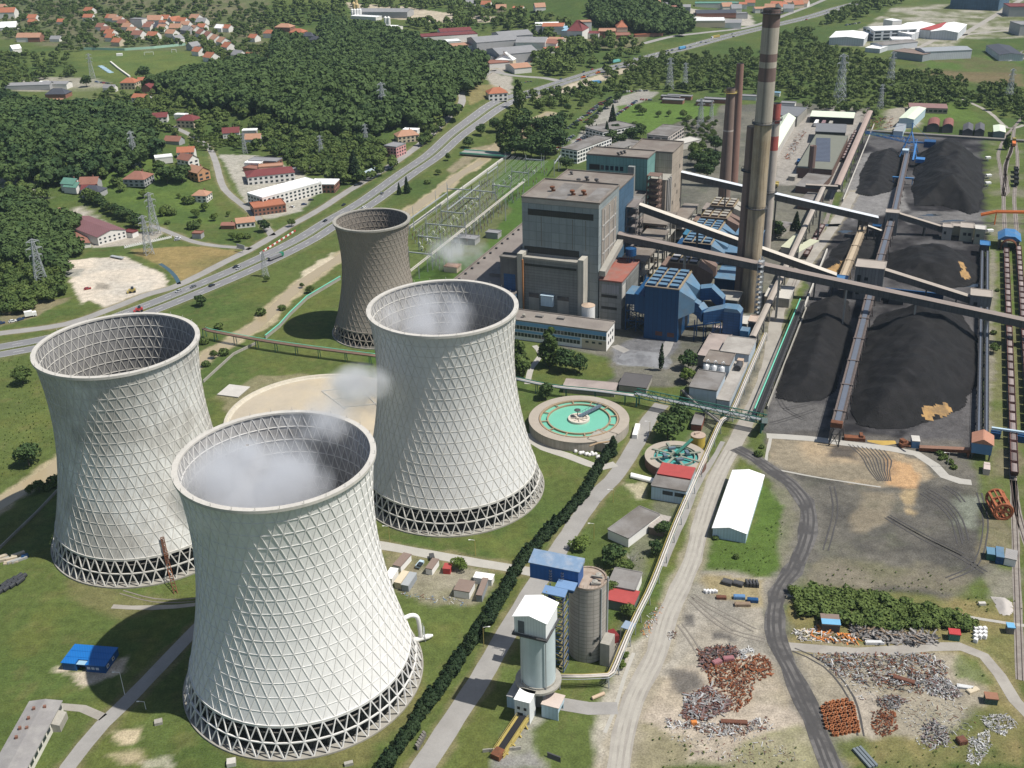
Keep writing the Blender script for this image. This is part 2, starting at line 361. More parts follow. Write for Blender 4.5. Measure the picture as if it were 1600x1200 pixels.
zone([(1300,55),(1340,50),(1400,10),(1600,0),(1600,60),(1500,60),(1480,90),(1420,85),(1380,75),(1300,70)],(.33,.305,.26),5,6,.85,.4,(.12,.13,.06))
zone([(1430,95),(1600,80),(1600,135),(1440,125)],(.075,.12,.03),5,6,.9,.1,(.10,.10,.045))
zone([(1440,110),(1600,115),(1600,135),(1450,122)],(.15,.11,.065),5,6,.7,.3)
zone([(1440,165),(1500,160),(1540,190),(1460,190)],(.085,.13,.03),4,5,.9,.2)
zone([(1385,170),(1440,165),(1435,200),(1380,205)],(.29,.26,.22),3,4,.9,.3)
zone([(560,580),(640,440),(800,250),(780,245),(620,410),(520,580)],(.10,.125,.04),4,4,.7,.3)
# sandy banks of the river
RIVER=[(-20,800),(0,787),(75,738),(190,650),(250,610),(318,562),(350,540),(375,525),(405,506),(437,475),(475,440),(532,402),(612,345),(640,331),(675,306),(688,297),(720,272),(750,254),(775,232),(800,212),(860,180)]
zone(RIVER,(.36,.30,.20),2,4,.85,.3,None,6.5)
zone([(470,425),(520,395),(525,405),(470,440)],(.46,.40,.30),2,3,.9,.3)
zone([(700,262),(735,235),(775,225),(790,232),(740,250),(705,275)],(.27,.22,.16),3,4,.7,.4)
zone([(790,215),(830,190),(840,200),(800,240)],(.27,.20,.14),3,4,.8,.4)
# roads (strips of their own laid over the ground sheet)
ROADS=[]
def smooth_path(P,step):
    out=[];n=len(P)
    for i in range(n-1):
        p0,p1,p2,p3=P[max(i-1,0)],P[i],P[i+1],P[min(i+2,n-1)]
        k=max(1,int((p2-p1).length/step))
        for j in range(k):
            t=j/k
            out.append(0.5*((2*p1)+(p2-p0)*t+(2*p0-5*p1+4*p2-p3)*t*t+(3*p1-p0-3*p2+p3)*t**3))
    out.append(P[-1]);return out
def offset_path(P,off):
    out=[]
    for i,p in enumerate(P):
        d=(P[min(i+1,len(P)-1)]-P[max(i-1,0)]);d.z=0;d.normalize()
        out.append(p+Vector((-d.y,d.x,0))*off)
    return out
def ribbon(mb,P,w,z,m=0,wob=0.0):
    L_=offset_path(P,w/2);R_=offset_path(P,-w/2)
    if wob:
        for q in (L_,R_):
            for i in range(len(q)): q[i]=q[i]+(P[i]-q[i])*random.uniform(-wob,wob)
    n=len(P);vs=[]
    for a,b in zip(L_,R_): vs +=[(a.x,a.y,hill(a.x,a.y)+z),(b.x,b.y,hill(b.x,b.y)+z)]
    mb.add(vs,[(2*i+1,2*i+3,2*i+2,2*i) for i in range(n-1)],m)
def path_px(pts,step=6): return smooth_path([Vector((*G(*p)[:2],0)) for p in pts],step)
def road(name,pts,w,mat,z=.05,wob=.06,verge=None):
    P=path_px(pts)
    if verge:
        zone(P,verge,2,2.5,.8,.4,None,w/2+1.2)
    mb=MB();ribbon(mb,P,w,z,0,wob);ROADS.append((mb,name,mat));return P
m_road=M('worn_asphalt',(.27,.26,.245),var=.3,scale=.12,stain=(.22,.21,.195),stain_amt=.5)
m_dirt=M('dusty_road',(.31,.29,.255),var=.28,scale=.15,stain=(.23,.21,.185),stain_amt=.6)
m_coalr=M('coal_dust_road',(.125,.118,.112),var=.5,scale=.2,stain=(.045,.043,.043),stain_amt=.8)
m_hwy=M('highway_asphalt',(.175,.175,.18),var=.15,scale=.1,stain=(.21,.205,.2),stain_amt=.4)
m_path=M('pale_concrete_path',(.36,.345,.31),var=.3,scale=.2)
MAIN=[(650,1215),(665,1192),(712,1120),(750,1062),(782,1007),(815,950),(850,895),(882,845),(925,782),(965,740),(995,692),(1015,655),(1034,632)]
road('plant_road',MAIN,7.2,m_road,verge=(.17,.15,.08))
road('dirt_road',[(965,1215),(975,1150),(990,1095),(1012,1050),(1026,1020),(1042,962),(1062,920),(1082,875),(1098,812),(1117,755),(1142,705),(1160,672),(1176,637),(1198,582),(1217,487),(1234,450),(1268,400),(1300,357),(1335,300)],7.0,m_dirt,wob=.12,verge=(.27,.24,.18))
road('access_road',[(98,1215),(107,1197),(160,1132),(195,1099),(250,1042),(305,984),(350,940)],5.2,m_road,verge=(.15,.13,.07))
road('access_road',[(560,846),(600,853),(670,866),(750,880),(800,888),(848,897)],5.0,m_path,z=.062,verge=(.2,.17,.1))
road('coal_road',[(1150,700),(1178,716),(1205,735),(1234,755),(1257,782),(1264,812),(1257,850),(1238,893),(1221,915),(1210,962),(1214,1005),(1232,1042),(1260,1100),(1282,1150),(1308,1215)],6.4,m_coalr,z=.075,wob=.25,verge=(.15,.14,.12))
road('concrete_apron',[(1198,681),(1262,685),(1330,694),(1390,701),(1432,709),(1460,727),(1476,744),(1500,752),(1518,754)],4.6,m_path,z=.05)
road('path',[(822,678),(830,688),(850,700),(887,712),(920,725),(940,731),(962,725)],4.5,m_path,z=.062)
road('side_road',[(862,1096),(877,1100),(920,1107),(965,1107)],5.5,m_road,z=.062)
road('dirt_track',[(1225,1008),(1300,1016),(1375,1017),(1450,1011),(1500,1010),(1537,1025),(1562,1055),(1585,1095),(1610,1120)],4.0,m_dirt,wob=.2,verge=(.2,.17,.09))
road('footpath',[(1230,930),(1300,937),(1390,943),(1450,953),(1525,966),(1610,979)],1.8,m_path,wob=.3)
road('footpath',[(945,1145),(962,1105),(975,1060),(990,1020)],1.2,m_path,wob=.1)
road('footpath',[(1037,885),(1060,830),(1085,770),(1100,740),(1130,690)],2.2,m_road,wob=.3)
road('service_road',[(-10,523),(0,521),(100,507),(175,482),(225,462),(280,445),(350,410),(400,385),(450,355),(500,327),(540,301),(580,277),(625,250),(665,225),(700,202),(722,186),(721,170),(718,156),(728,142),(746,131),(760,117),(775,108)],7.0,m_road,verge=(.17,.15,.08))
road('local_road',[(392,389),(375,387),(337,384),(300,377),(262,362),(235,352)],5,m_road,verge=(.2,.18,.1))
road('local_road',[(425,368),(410,348),(385,325),(357,305),(347,293),(337,262),(325,240),(300,225),(267,212)],5.5,m_road,verge=(.2,.18,.1))
road('local_road',[(120,155),(145,160),(160,168),(185,173)],5,m_road)
road('local_road',[(1005,70),(1050,60),(1100,53),(1175,41),(1250,15),(1282,2),(1300,-6)],9,m_road)
road('local_road',[(770,110),(800,118),(850,122),(880,128)],10,m_road)
road('local_road',[(1500,60),(1512,50),(1550,27),(1600,-3)],9,m_dirt)
road('local_road',[(1398,88),(1440,72),(1480,58),(1600,45)],8,m_dirt)
road('dirt_track',[(1600,195),(1575,200),(1545,175),(1505,155)],4,m_dirt,wob=.2)
road('plant_road',[(960,540),(985,552),(1030,560),(1060,500)],5,m_road,z=.062,wob=.2)
road('footpath',[(824,600),(830,575),(845,555),(835,540)],3,m_path)
road('dirt_track',[(305,945),(240,950),(175,948)],2.5,m_dirt,wob=.4)
road('dirt_track',[(160,1122),(130,1106),(85,1102)],3.0,m_dirt,wob=.3)
# worn wheel tracks
m_trk=M('dark_wheel_track',(.06,.057,.056),var=.5,scale=.4);m_trk2=M('pale_wheel_track',(.335,.315,.275),var=.35,scale=.3)
def tracks(pts,offs,w,mat,z,name='wheel_tracks'):
    P=path_px(pts,4);mb=MB()
    for o in offs: ribbon(mb,offset_path(P,o),w,z,0,.35)
    ROADS.append((mb,name,mat))
tracks([(1150,700),(1178,716),(1205,735),(1234,755),(1257,782),(1264,812),(1257,850),(1238,893),(1221,915),(1210,962),(1214,1005),(1232,1042),(1260,1100),(1282,1150),(1308,1215)],(-2.0,-.3,1.9),.9,m_trk,.09)
tracks([(965,1215),(975,1150),(990,1095),(1012,1050),(1026,1020),(1042,962),(1062,920),(1082,875),(1098,812),(1117,755),(1142,705)],(-1.9,.1,1.8),1.1,m_trk2,.065)
for k in range(9): tracks([(1325+k*7,694+k*1.2),(1345+k*6,712+k),(1358+k*4,735),(1372+k*2.5,752)],(0,),.45,m_trk,.085+.004*k,'tyre_marks')
for pts in [[(1440,770),(1470,790),(1490,815),(1500,850)],[(1448,765),(1480,785),(1500,812),(1510,845)],[(1475,760),(1495,772),(1505,785)],[(1385,808),(1440,840),(1500,870),(1540,895)],[(1388,806),(1444,837),(1505,867)],[(1225,640),(1260,632),(1285,625)],[(1205,662),(1240,652),(1275,640)],[(1215,620),(1228,640),(1255,655)],[(1078,935),(1095,952),(1140,985),(1195,1000)],[(1062,975),(1080,1000),(1098,1030)],[(1082,930),(1105,946),(1180,985)],[(1240,1015),(1290,1040),(1330,1090),(1345,1150)],[(1530,770),(1540,820),(1525,880),(1480,905)],[(1300,760),(1305,800),(1290,860)]]: tracks(pts,(-.9,.9),.55,m_trk if pts[0][0] > 1200 or pts[0][1] < 700 else M('brown_track',(.19,.17,.145),var=.4),.082,'tyre_marks')
tracks([(1198,731),(1290,748),(1376,761)],(0,),1.0,m_path,.052,'kerb_strip');tracks([(1204,685),(1199,708),(1195,730)],(0,),1.2,m_path,.054,'kerb_strip')
tracks([(190,925),(240,938),(300,938),(330,930)],(-.9,.9),.5,M('brown_track',(.19,.17,.145)),.082,'tyre_marks')
# highway
HWY_PX=[(-30,553),(0,548),(100,528),(200,494),(300,455),(400,412),(475,375),(520,347),(575,315),(637,270),(677,244),(710,220),(750,197),(800,166),(862,135),(900,122),(940,110),(990,97),(1025,86),(1070,75),(1122,61),(1177,47),(1262,27),(1312,12),(1360,0),(1440,-20)]
HP=path_px(HWY_PX,7)
zone(HP,(.115,.125,.05),3,2,.9,.2,None,13)
mb=MB()
for s in (1,-1): ribbon(mb,offset_path(HP,5.8*s),8.6,.06)
ROADS.append((mb,'highway',m_hwy))
mb=MB();lw=M('road_marking_white',(.62,.62,.60),var=.2)
for s in (1,-1):
    for o in (1.9,9.7): ribbon(mb,offset_path(HP,o*s),.16,.075)
    c=offset_path(HP,5.8*s)
    for i in range(0,len(c)-1,2):
        d=(c[i+1]-c[i]);ribbon(mb,[c[i],c[i]+d*.65],.22,.075)
ROADS.append((mb,'road_markings',lw))
mb=MB();ribbon(mb,HP,.25,.5);
for i in range(0,len(HP)-1): mb.beam((HP[i].x,HP[i].y,0),(HP[i].x,HP[i].y,.62),.14)
GUARD=mb
# build the sheet
bare=np.clip((gc.sum(1)-.0)*0+1,0,1)
me=bpy.data.meshes.new('ground');nv=len(X)
me.vertices.add(nv);me.vertices.foreach_set('co',np.stack([X,Y,Z],1).ravel())
ii=(np.arange(ny-1)[:,None]*nx+np.arange(nx-1)[None,:]).ravel()
fc=np.stack([ii,ii+1,ii+nx+1,ii+nx],1)
me.loops.add(fc.size);me.loops.foreach_set('vertex_index',fc.ravel())
me.polygons.add(len(fc));me.polygons.foreach_set('loop_start',np.arange(len(fc))*4);me.polygons.foreach_set('loop_total',np.full(len(fc),4))
me.polygons.foreach_set('use_smooth',np.ones(len(fc),bool));me.update()
at=me.color_attributes.new('soil','FLOAT_COLOR','POINT');at.data.foreach_set('color',np.concatenate([gc,np.ones((nv,1))],1).astype(np.float32).ravel())
gm=bpy.data.materials.new('ground_soil_and_grass');gm.use_nodes=True;nt=gm.node_tree;N=nt.nodes;L=nt.links
b=N['Principled BSDF'];b.inputs['Roughness'].default_value=.95;b.inputs['Specular IOR Level'].default_value=.1
a=N.new('ShaderNodeAttribute');a.attribute_name='soil';geo=N.new('ShaderNodeNewGeometry')
acc=None
for sc_,am in ((.045,.35),(.3,.6),(1.5,.8)):
    n=N.new('ShaderNodeTexNoise');n.inputs['Scale'].default_value=sc_;n.inputs['Detail'].default_value=5;n.inputs['Roughness'].default_value=.65
    L.new(geo.outputs['Position'],n.inputs['Vector'])
    q=N.new('ShaderNodeMath');q.operation='MULTIPLY_ADD';L.new(n.outputs['Fac'],q.inputs[0]);q.inputs[1].default_value=am*2;q.inputs[2].default_value=1-am
    if acc is None: acc=q.outputs[0]
    else:
        p_=N.new('ShaderNodeMath');p_.operation='MULTIPLY';L.new(acc,p_.inputs[0]);L.new(q.outputs[0],p_.inputs[1]);acc=p_.outputs[0]
v=N.new('ShaderNodeVectorMath');v.operation='SCALE';L.new(a.outputs['Color'],v.inputs[0]);L.new(acc,v.inputs['Scale'])
L.new(v.outputs[0],b.inputs['Base Color'])
bp=N.new('ShaderNodeBump');bp.inputs['Distance'].default_value=.5;bp.inputs['Strength'].default_value=.5;L.new(n.outputs['Fac'],bp.inputs['Height']);L.new(bp.outputs[0],b.inputs['Normal'])
me.materials.append(gm);go=bpy.data.objects.new('ground',me);COL.objects.link(go);tag(go,kind='structure',label='grass and bare soil ground around the power plant',cat='ground')
for mb,nm,mt in ROADS: tag(mb.build(nm,mt),kind='structure')
tag(GUARD.build('guard_rail',steel),'low grey guard rail along the middle of the highway','guard rail')
m_water=M('silty_river_water',(.33,.27,.17),rough=.25,var=.12,scale=.05,spec=.5)
mb=MB();ribbon(mb,path_px(RIVER),8.0,.04,0,.12);tag(mb.build('river',m_water),kind='structure')
mb=MB();ribbon(mb,path_px([(280,444),(274,432),(262,420),(250,412)]),2.6,.05);tag(mb.build('stream',M('stream_water',(.05,.09,.11),rough=.15,spec=.5)),kind='structure')
# ---------------------------------------------------------------- cooling towers
def shell_mat(name,base,dark,streak,inner=False):
    return M(name,base,rough=.85,var=.22,scale=.06,streak=streak,stain=dark,stain_amt=.28)
def hyper(zt,rt_,c): return lambda z: math.sqrt(rt_*rt_+((z-zt)/c)**2)
def cooling_tower(cx,cy,Hh,rf,z0,N,bands,label,mshell,mrib,minner,phase=0.0,lev=2):
    t=thing('cooling_tower',label,'cooling tower',(cx,cy,0))
    C0=(cx,cy,0)
    # shell with thickness
    n=N*2;zs=[z0+(Hh-z0)*i/(bands*2) for i in range(bands*2+1)]
    mb=MB();mb.lathe([(rf(z),z) for z in zs],n,C0,0);
    o=mb.build('shell',mshell,t,smooth=True)
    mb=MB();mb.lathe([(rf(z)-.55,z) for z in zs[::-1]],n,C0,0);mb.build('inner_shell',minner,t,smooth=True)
    mb=MB();r1=rf(Hh);mb.lathe([(r1-1.0,Hh-.2),(r1-1.0,Hh+.45),(r1+.75,Hh+.45),(r1+.75,Hh-.5),(r1-.3,Hh-.5)],n,C0)
    for k in range(0,n,4):
        a=2*math.pi*k/n;mb.beam((cx+(r1+.5)*math.cos(a),cy+(r1+.5)*math.sin(a),Hh+.4),(cx+(r1+.5)*math.cos(a),cy+(r1+.5)*math.sin(a),Hh+1.5),.12)
    mb.build('rim',concl if 'brown' not in label else conc,t)
    # lattice ribs
    def node(j,i):
        z=z0+(Hh-z0)*j/bands;a=2*math.pi*(i+.5*(j % 2))/N+phase;r=rf(z)
        return Vector((cx+r*math.cos(a),cy+r*math.sin(a),z)),Vector((math.cos(a),math.sin(a),0))
    mb=MB()
    for j in range(bands+1):
        for i in range(N):
            p,nr=node(j,i);q,_=node(j,i+1)
            if j > 0: mb.beam(p-nr*.3,q-nr*.3,.92,.19)
            if j < bands:
                s=(0,-1) if j % 2 == 0 else (1,0)
                for k in s:
                    q2,_=node(j+1,i+k);mb.beam(p-nr*.3,q2-nr*.3,.2,.92,up=nr)
    mb.build('lattice_ribs',mrib,t)
    # open base lattice: two levels of crossed columns
    mb=MB();zl=[z0*(lev-k)/lev for k in range(lev+1)]     # from shell foot down to ground
    def bn(k,i):
        z=zl[k];a=2*math.pi*(i+.5*(k % 2))/N+phase;r=rf(max(z,0))
        return Vector((cx+r*math.cos(a),cy+r*math.sin(a),z)),Vector((math.cos(a),math.sin(a),0))
    for k in range(lev+1):
        for i in range(N):
            p,nr=bn(k,i);q,_=bn(k,i+1)
            if k < lev:
                mb.beam(p,q,.5,.42 if k else .9)
                for kk in ((0,-1) if k % 2 == 0 else (1,0)):
                    q2,_=bn(k+1,i+kk);mb.beam(p,q2,.36,.42,up=nr)
    mb.build('support_columns',mrib,t)
    mb=MB();rb=rf(0);mb.lathe([(rb+.55,0),(rb+.55,.6),(rb+.1,.6),(rb+.1,.3),(0.2,.3)],n,C0);mb.build('basin',conc,t)
    mb=MB();mb.lathe([(rb-3.2,.35),(rb-3.6,3.2),(rb-3.8,z0-2.6),(0.5,z0-1.8)],64,C0)  # core added near-black: the shade behind the columns is in its colour
    for k in range(36):
        a=2*math.pi*k/36;c_,s_=math.cos(a),math.sin(a)
        mb.beam((cx+(rb-3)*c_,cy+(rb-3)*s_,.3),(cx+(rb-3)*c_,cy+(rb-3)*s_,z0-1),.3)
    mb.build('dark_fill_core',M('wet_shade_fill',(.010,.013,.013),var=.6,scale=.4),t)
    mb=MB()
    for zz in (z0*.78,):
        for k in range(72):
            a=2*math.pi*k/72;a2=2*math.pi*(k+1)/72;r=rb-3.0
            mb.beam((cx+r*math.cos(a),cy+r*math.sin(a),zz),(cx+r*math.cos(a2),cy+r*math.sin(a2),zz),.3)
    mb.build('distribution_ring',concd,t)
    return t
wshell=M('white_tower_shell',(.68,.672,.65),rough=.8,var=.16,scale=.06,streak=.16,stain=(.57,.57,.545),stain_amt=.35)
wshell2=M('weathered_tower_shell',(.60,.60,.57),rough=.85,var=.17,scale=.06,streak=.42,stain=(.33,.31,.275),stain_amt=.7)
gshell=M('midgrey_tower_shell',(.57,.57,.55),rough=.85,var=.16,scale=.05,streak=.12,stain=(.42,.42,.40),stain_amt=.4)
bshell=M('brown_tower_shell',(.26,.235,.20),rough=.9,var=.3,scale=.12,streak=.2)
wrib=M('white_tower_rib',(.62,.61,.585),var=.28,scale=.3,streak=.12)
wrib2=M('weathered_tower_rib',(.52,.505,.465),var=.35,scale=.3,streak=.2)
grib=M('brown_tower_rib',(.29,.255,.215),var=.35,scale=.3)
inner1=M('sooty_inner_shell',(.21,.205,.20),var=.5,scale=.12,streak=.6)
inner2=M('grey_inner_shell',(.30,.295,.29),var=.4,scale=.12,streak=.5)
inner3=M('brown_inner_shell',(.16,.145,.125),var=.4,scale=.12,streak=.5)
HYP=hyper(60,27.3,2.245);HYPF=hyper(44,18.04,2.236)
TW=[(-70.3,278.6),(-144.4,365.6),(-26.2,393.2),(-72.8,562.7)]
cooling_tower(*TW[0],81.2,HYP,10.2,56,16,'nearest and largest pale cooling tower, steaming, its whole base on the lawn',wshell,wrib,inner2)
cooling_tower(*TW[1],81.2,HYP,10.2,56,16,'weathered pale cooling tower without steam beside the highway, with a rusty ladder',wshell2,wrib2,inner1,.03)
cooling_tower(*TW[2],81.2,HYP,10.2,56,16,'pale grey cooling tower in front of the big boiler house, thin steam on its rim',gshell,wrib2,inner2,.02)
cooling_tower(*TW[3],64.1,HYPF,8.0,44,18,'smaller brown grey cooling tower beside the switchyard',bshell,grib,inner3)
# rusty stair down the weathered tower
a0=math.radians(-64.9);mb=MB();c0=Vector((TW[1][0],TW[1][1],0))
dirv=Vector((math.cos(a0),math.sin(a0),0));sdv=Vector((-dirv.y,dirv.x,0))
pts=[c0+dirv*(HYP(z)+.9)+Vector((0,0,z)) for z in (17,12,7)]+[c0+dirv*47+Vector((0,0,.0))]
for s in (-.6,.6): mb.tube([p+sdv*s for p in pts],.16,5)
for i in range(26):
    t_=i/26*3;k=min(int(t_),2);p=pts[k].lerp(pts[k+1],t_-k);mb.beam(p-sdv*.6,p+sdv*.6,.25)
tag(mb.build('access_ladder',rust),'rusty steel ladder leaning on the foot of the weathered cooling tower','ladder')
# big outlet pipe at the nearest tower
mb=MB();p=Vector((TW[0][0],TW[0][1],0));A_=math.radians(21);dv=Vector((math.cos(A_),math.sin(A_),0));sv=Vector((-dv.y,dv.x,0))
q=[p+dv*34.6+Vector((0,0,11.3)),p+dv*36.6+Vector((0,0,11.8)),p+dv*38.4+Vector((0,0,11.2)),p+dv*39.4+Vector((0,0,9)),p+dv*39.8+Vector((0,0,2))]
ppt=thing('water_pipe','thick white bent water pipe rising beside the nearest cooling tower','pipe',p+dv*39.8)
mb.tube(smooth_path(q,.8),.75,12);mb.build('riser',white,ppt)
mb=MB();mb.tube([p+dv*35.5+Vector((0,0,1.2)),p+dv*42.2+Vector((0,0,1.2))],.95,12);mb.tube([p+dv*42.2+Vector((0,0,1.2)),p+dv*44+Vector((0,0,1.2))],[.95,.4],12)
mb.build('ground_main',white,ppt)
mb=MB()
for s in (-1,1): mb.beam(p+dv*41+sv*s,p+dv*41+sv*s+Vector((0,0,6.5)),.16)
for i in range(6): mb.beam(p+dv*41-sv+Vector((0,0,i)),p+dv*41+sv+Vector((0,0,i+.7)),.12)
mb.build('ladder_frame',steel,ppt)
# ---------------------------------------------------------------- chimneys
def stack(name,label,px_top,px_foot,h,r0,r1,bandlist,mats,rings=(),extra=None,rpow=1.0):
    b_=G(*px_foot);t=thing(name,label,'chimney',b_)
    def rr(z): return r0+(r1-r0)*(z/h)**rpow
    cuts=sorted(set([0,h]+[c for c,_ in bandlist]));mb=MB();mi=0
    for (z1,m),z2 in zip(bandlist,[c for c,_ in bandlist[1:]]+[h]):
        k=max(1,int((z2-z1)/8));mb.lathe([(rr(z1+(z2-z1)*i/k),z1+(z2-z1)*i/k) for i in range(k+1)],32,b_,m)
    mb.lathe([(rr(h),h),(rr(h)-.7,h),(rr(h)-.7,h-8),(0.05,h-8)],32,b_,len(mats)-1)
    mb.build('shaft',mats,t,smooth=True)
    for z in rings:
        q=MB();r=rr(z);q.lathe([(r,z-.3),(r+1.4,z-.3),(r+1.4,z),(r,z)],32,b_)
        for k in range(20):
            a=2*math.pi*k/20;q.beam((b_.x+(r+1.3)*math.cos(a),b_.y+(r+1.3)*math.sin(a),z),(b_.x+(r+1.3)*math.cos(a),b_.y+(r+1.3)*math.sin(a),z+1.3),.12)
        q.lathe([(r+1.38,z+1.1),(r+1.38,z+1.3)],32,b_);q.build('gallery_ring',dsteel if extra !='yel' else yellow,t)
    q=MB();a=-2.0
    for s in (-.25,.25):
        q.beam((b_.x+(rr(0)+.4)*math.cos(a)+s,b_.y+(rr(0)+.4)*math.sin(a),0),(b_.x+(rr(h)+.4)*math.cos(a)+s,b_.y+(rr(h)+.4)*math.sin(a),h),.12)
    q.build('ladder',dsteel,t);return t
sh_g=M('chimney_concrete',(.36,.325,.27),var=.25,scale=.12,streak=.35)
sh_y=M('chimney_stained_concrete',(.335,.275,.195),var=.4,scale=.12,streak=.8,stain=(.27,.19,.10),stain_amt=.4)
sh_r=M('chimney_faded_red',(.17,.118,.105),var=.3,scale=.2,streak=.3)
sh_r2=M('chimney_red',(.34,.085,.07),var=.35,scale=.2,streak=.35)
sh_w=M('chimney_pale_band',(.42,.37,.32),var=.3,scale=.2,streak=.3)
sh_b=M('chimney_brown_brick',(.20,.145,.12),var=.3,scale=.2,streak=.15)
stack('main_chimney','tallest chimney, ochre stained concrete with faded red and white bands on top',None,(1170,484),165,4.9,4.4,
      [(0,0),(56,1),(62,1),(107,2),(129,3),(136,2),(139,3),(143,2),(156,3)],[sh_y,sh_y,sh_g,sh_r,darkin],(61,107,163),None,.8)
stack('brick_chimney','dark brown chimney with yellow platform ring at its top',None,(1129,345),93,4.6,2.9,[(0,0),(64,1),(65,0)],[sh_b,sh_w,darkin],(90,),'yel')
stack('brick_chimney','slim tall reddish brown chimney behind the one with the yellow ring',None,(1144,292),94,4.2,2.6,[(0,0)],[M('chimney_reddish_brick',(.24,.14,.11),var=.25,streak=.15),darkin],())
stack('striped_chimney','red and white striped chimney just right of the tallest chimney',None,(1194,392),96,3.9,3.1,[(0,0),(50,0),(67,1),(76,2),(84,1),(86,1)],[sh_w,sh_r2,sh_w,darkin],(40,86))
stack('brick_chimney','short dark brown chimney half hidden behind the tallest chimney',None,(1157,478),104,4.2,3.6,[(0,0)],[sh_b,darkin],(80,))
# ---------------------------------------------------------------- power station buildings (plant frame u = along, v = across)
def rec(u0,u1,v0,v1): return [PF(u0,v0),PF(u1,v0),PF(u1,v1),PF(u0,v1)]
def body(par,P,z0,z1,wall,roof,parapet=.7,rt=.35,wname='wall',rname='roof'):
    mb=MB();mb.prism(P,z0,z1);w=mb.build(wname,wall,par)
    mb=MB();c=ctr(P);ins=[Vector((p[0],p[1],0)) for p in P]
    out=[p+(p-c).normalized()*.25 for p in ins];mb.prism(out,z1+.003,z1+rt)
    if parapet:
        for i in range(len(out)):
            a,b=out[i],out[(i+1) % len(out)];d=(b-a).normalized()*.2
            mb.beam((a.x+d.x,a.y+d.y,z1+rt+parapet/2),(b.x-d.x,b.y-d.y,z1+rt+parapet/2),.4,parapet)
    r=mb.build(rname,roof,par);return w,r
def strip_on(par,name,a,b,z0,z1,mat,proud=.12):
    """flat cladding or window band standing slightly proud of the wall line a-b (outward = right of a to b)"""
    a=Vector((a[0],a[1],0));b=Vector((b[0],b[1],0));d=(b-a).normalized();n=Vector((d.y,-d.x,0))*proud
    mb=MB();mb.hexa([(p.x,p.y,z0) for p in (a+n,b+n,b-n*.5,a-n*.5)],[(p.x,p.y,z1) for p in (a+n,b+n,b-n*.5,a-n*.5)]);return mb.build(name,mat,par)
def win_row(par,a,b,z0,z1,n,frac=.6,mat=None,name='window'):
    a=Vector((a[0],a[1],0));b=Vector((b[0],b[1],0));d=(b-a)/n;first=None
    for i in range(n):
        if first is None: first=strip_on(par,name,a+d*(.5-frac/2),a+d*(.5+frac/2),z0,z1,mat or glass,.09)
        else:
            c=first.copy();COL.objects.link(c);c.location=first.location+d*i
def vents(par,pts,z,mat=rust,s=1.0,name='roof_vent'):
    for x in pts:
        mb=MB();p=x;mb.lathe([(.45*s,z),(.45*s,z+1.2*s),(1.0*s,z+1.3*s),(1.1*s,z+2.1*s),(.3*s,z+2.4*s)],10,(p.x,p.y,0),cap=True);mb.box((p.x+.9*s,p.y,z),.9*s,.6*s,.8*s);mb.build(name,mat,par)
m_A=M('boiler_house_panels',(.25,.285,.29),rough=.8,var=.28,scale=.08,streak=.18,panel=(4.4,5.2),stain=(.19,.20,.195),stain_amt=.3)
m_Abr=M('boiler_house_side_panels',(.30,.265,.23),rough=.85,var=.35,scale=.1,streak=.3,panel=(5,6))
m_dk=M('dark_window_band',(.03,.033,.033),rough=.4,var=.6,scale=.8,panel=(1.2,4))
m_teal=M('teal_cladding',(.16,.31,.29),rough=.6,var=.25,scale=.12,streak=.2,panel=(2.2,20))
m_beige=M('beige_concrete_wall',(.37,.315,.255),var=.3,scale=.1,streak=.35,panel=(6,5))
m_gclad=M('grey_ribbed_cladding',(.20,.205,.195),rough=.75,var=.35,scale=.1,streak=.35,panel=(40,1.6))
# main boiler house
t=thing('boiler_house','tallest grey panelled boiler house block, rusty vents on its flat roof','power station building',PF(19,22))
body(t,rec(0,37.6,0,44),0,70,m_A,roofbrown,.9)
strip_on(t,'window_band',PF(0,3.5),PF(0,41),61,64.5,m_dk)
strip_on(t,'lower_window_band',PF(0,1),PF(0,33),37.5,43,m_dk,.2)
strip_on(t,'cornice',PF(0,0),PF(0,44),67.8,70.3,M('cornice_band',(.33,.31,.28),var=.4,scale=.3),.25)
for v in (11,29,36.5): strip_on(t,'wall_joint',PF(0,v),PF(0,v+.4),43.5,60.5,concd,.06)
strip_on(t,'side_panel',PF(5,44),PF(32,44),33,66,m_Abr,.3)
for u in (9,18,27): strip_on(t,'side_pilaster',PF(u,44),PF(u+1,44),33,65,M('pilaster_grey',(.36,.35,.33),var=.3,streak=.3),.6)
for z in (40,48,56): strip_on(t,'side_rail',PF(6,44),PF(31,44),z,z+.7,M('pilaster_grey',(.36,.35,.33)),.55)
vents(t,[PF(16,12),PF(12,25),PF(13.5,31)],70.4,rust,1.3)
mb=MB();mb.prism(rec(3,34,13,24),70.36,70.42);mb.prism(rec(5,30,34,42),70.36,70.42);mb.build('roof_patch',roofgrey,t)
# roof-side gallery where the conveyor arrives
mb=MB();mb.hexa([PF(0,44.6,30),PF(0,48,30),PF(36,48,37),PF(36,44.6,37)],[PF(0,44.6,33),PF(0,48,33),PF(36,48,40.5),PF(36,44.6,40.5)]);mb.build('side_duct',conc,t)
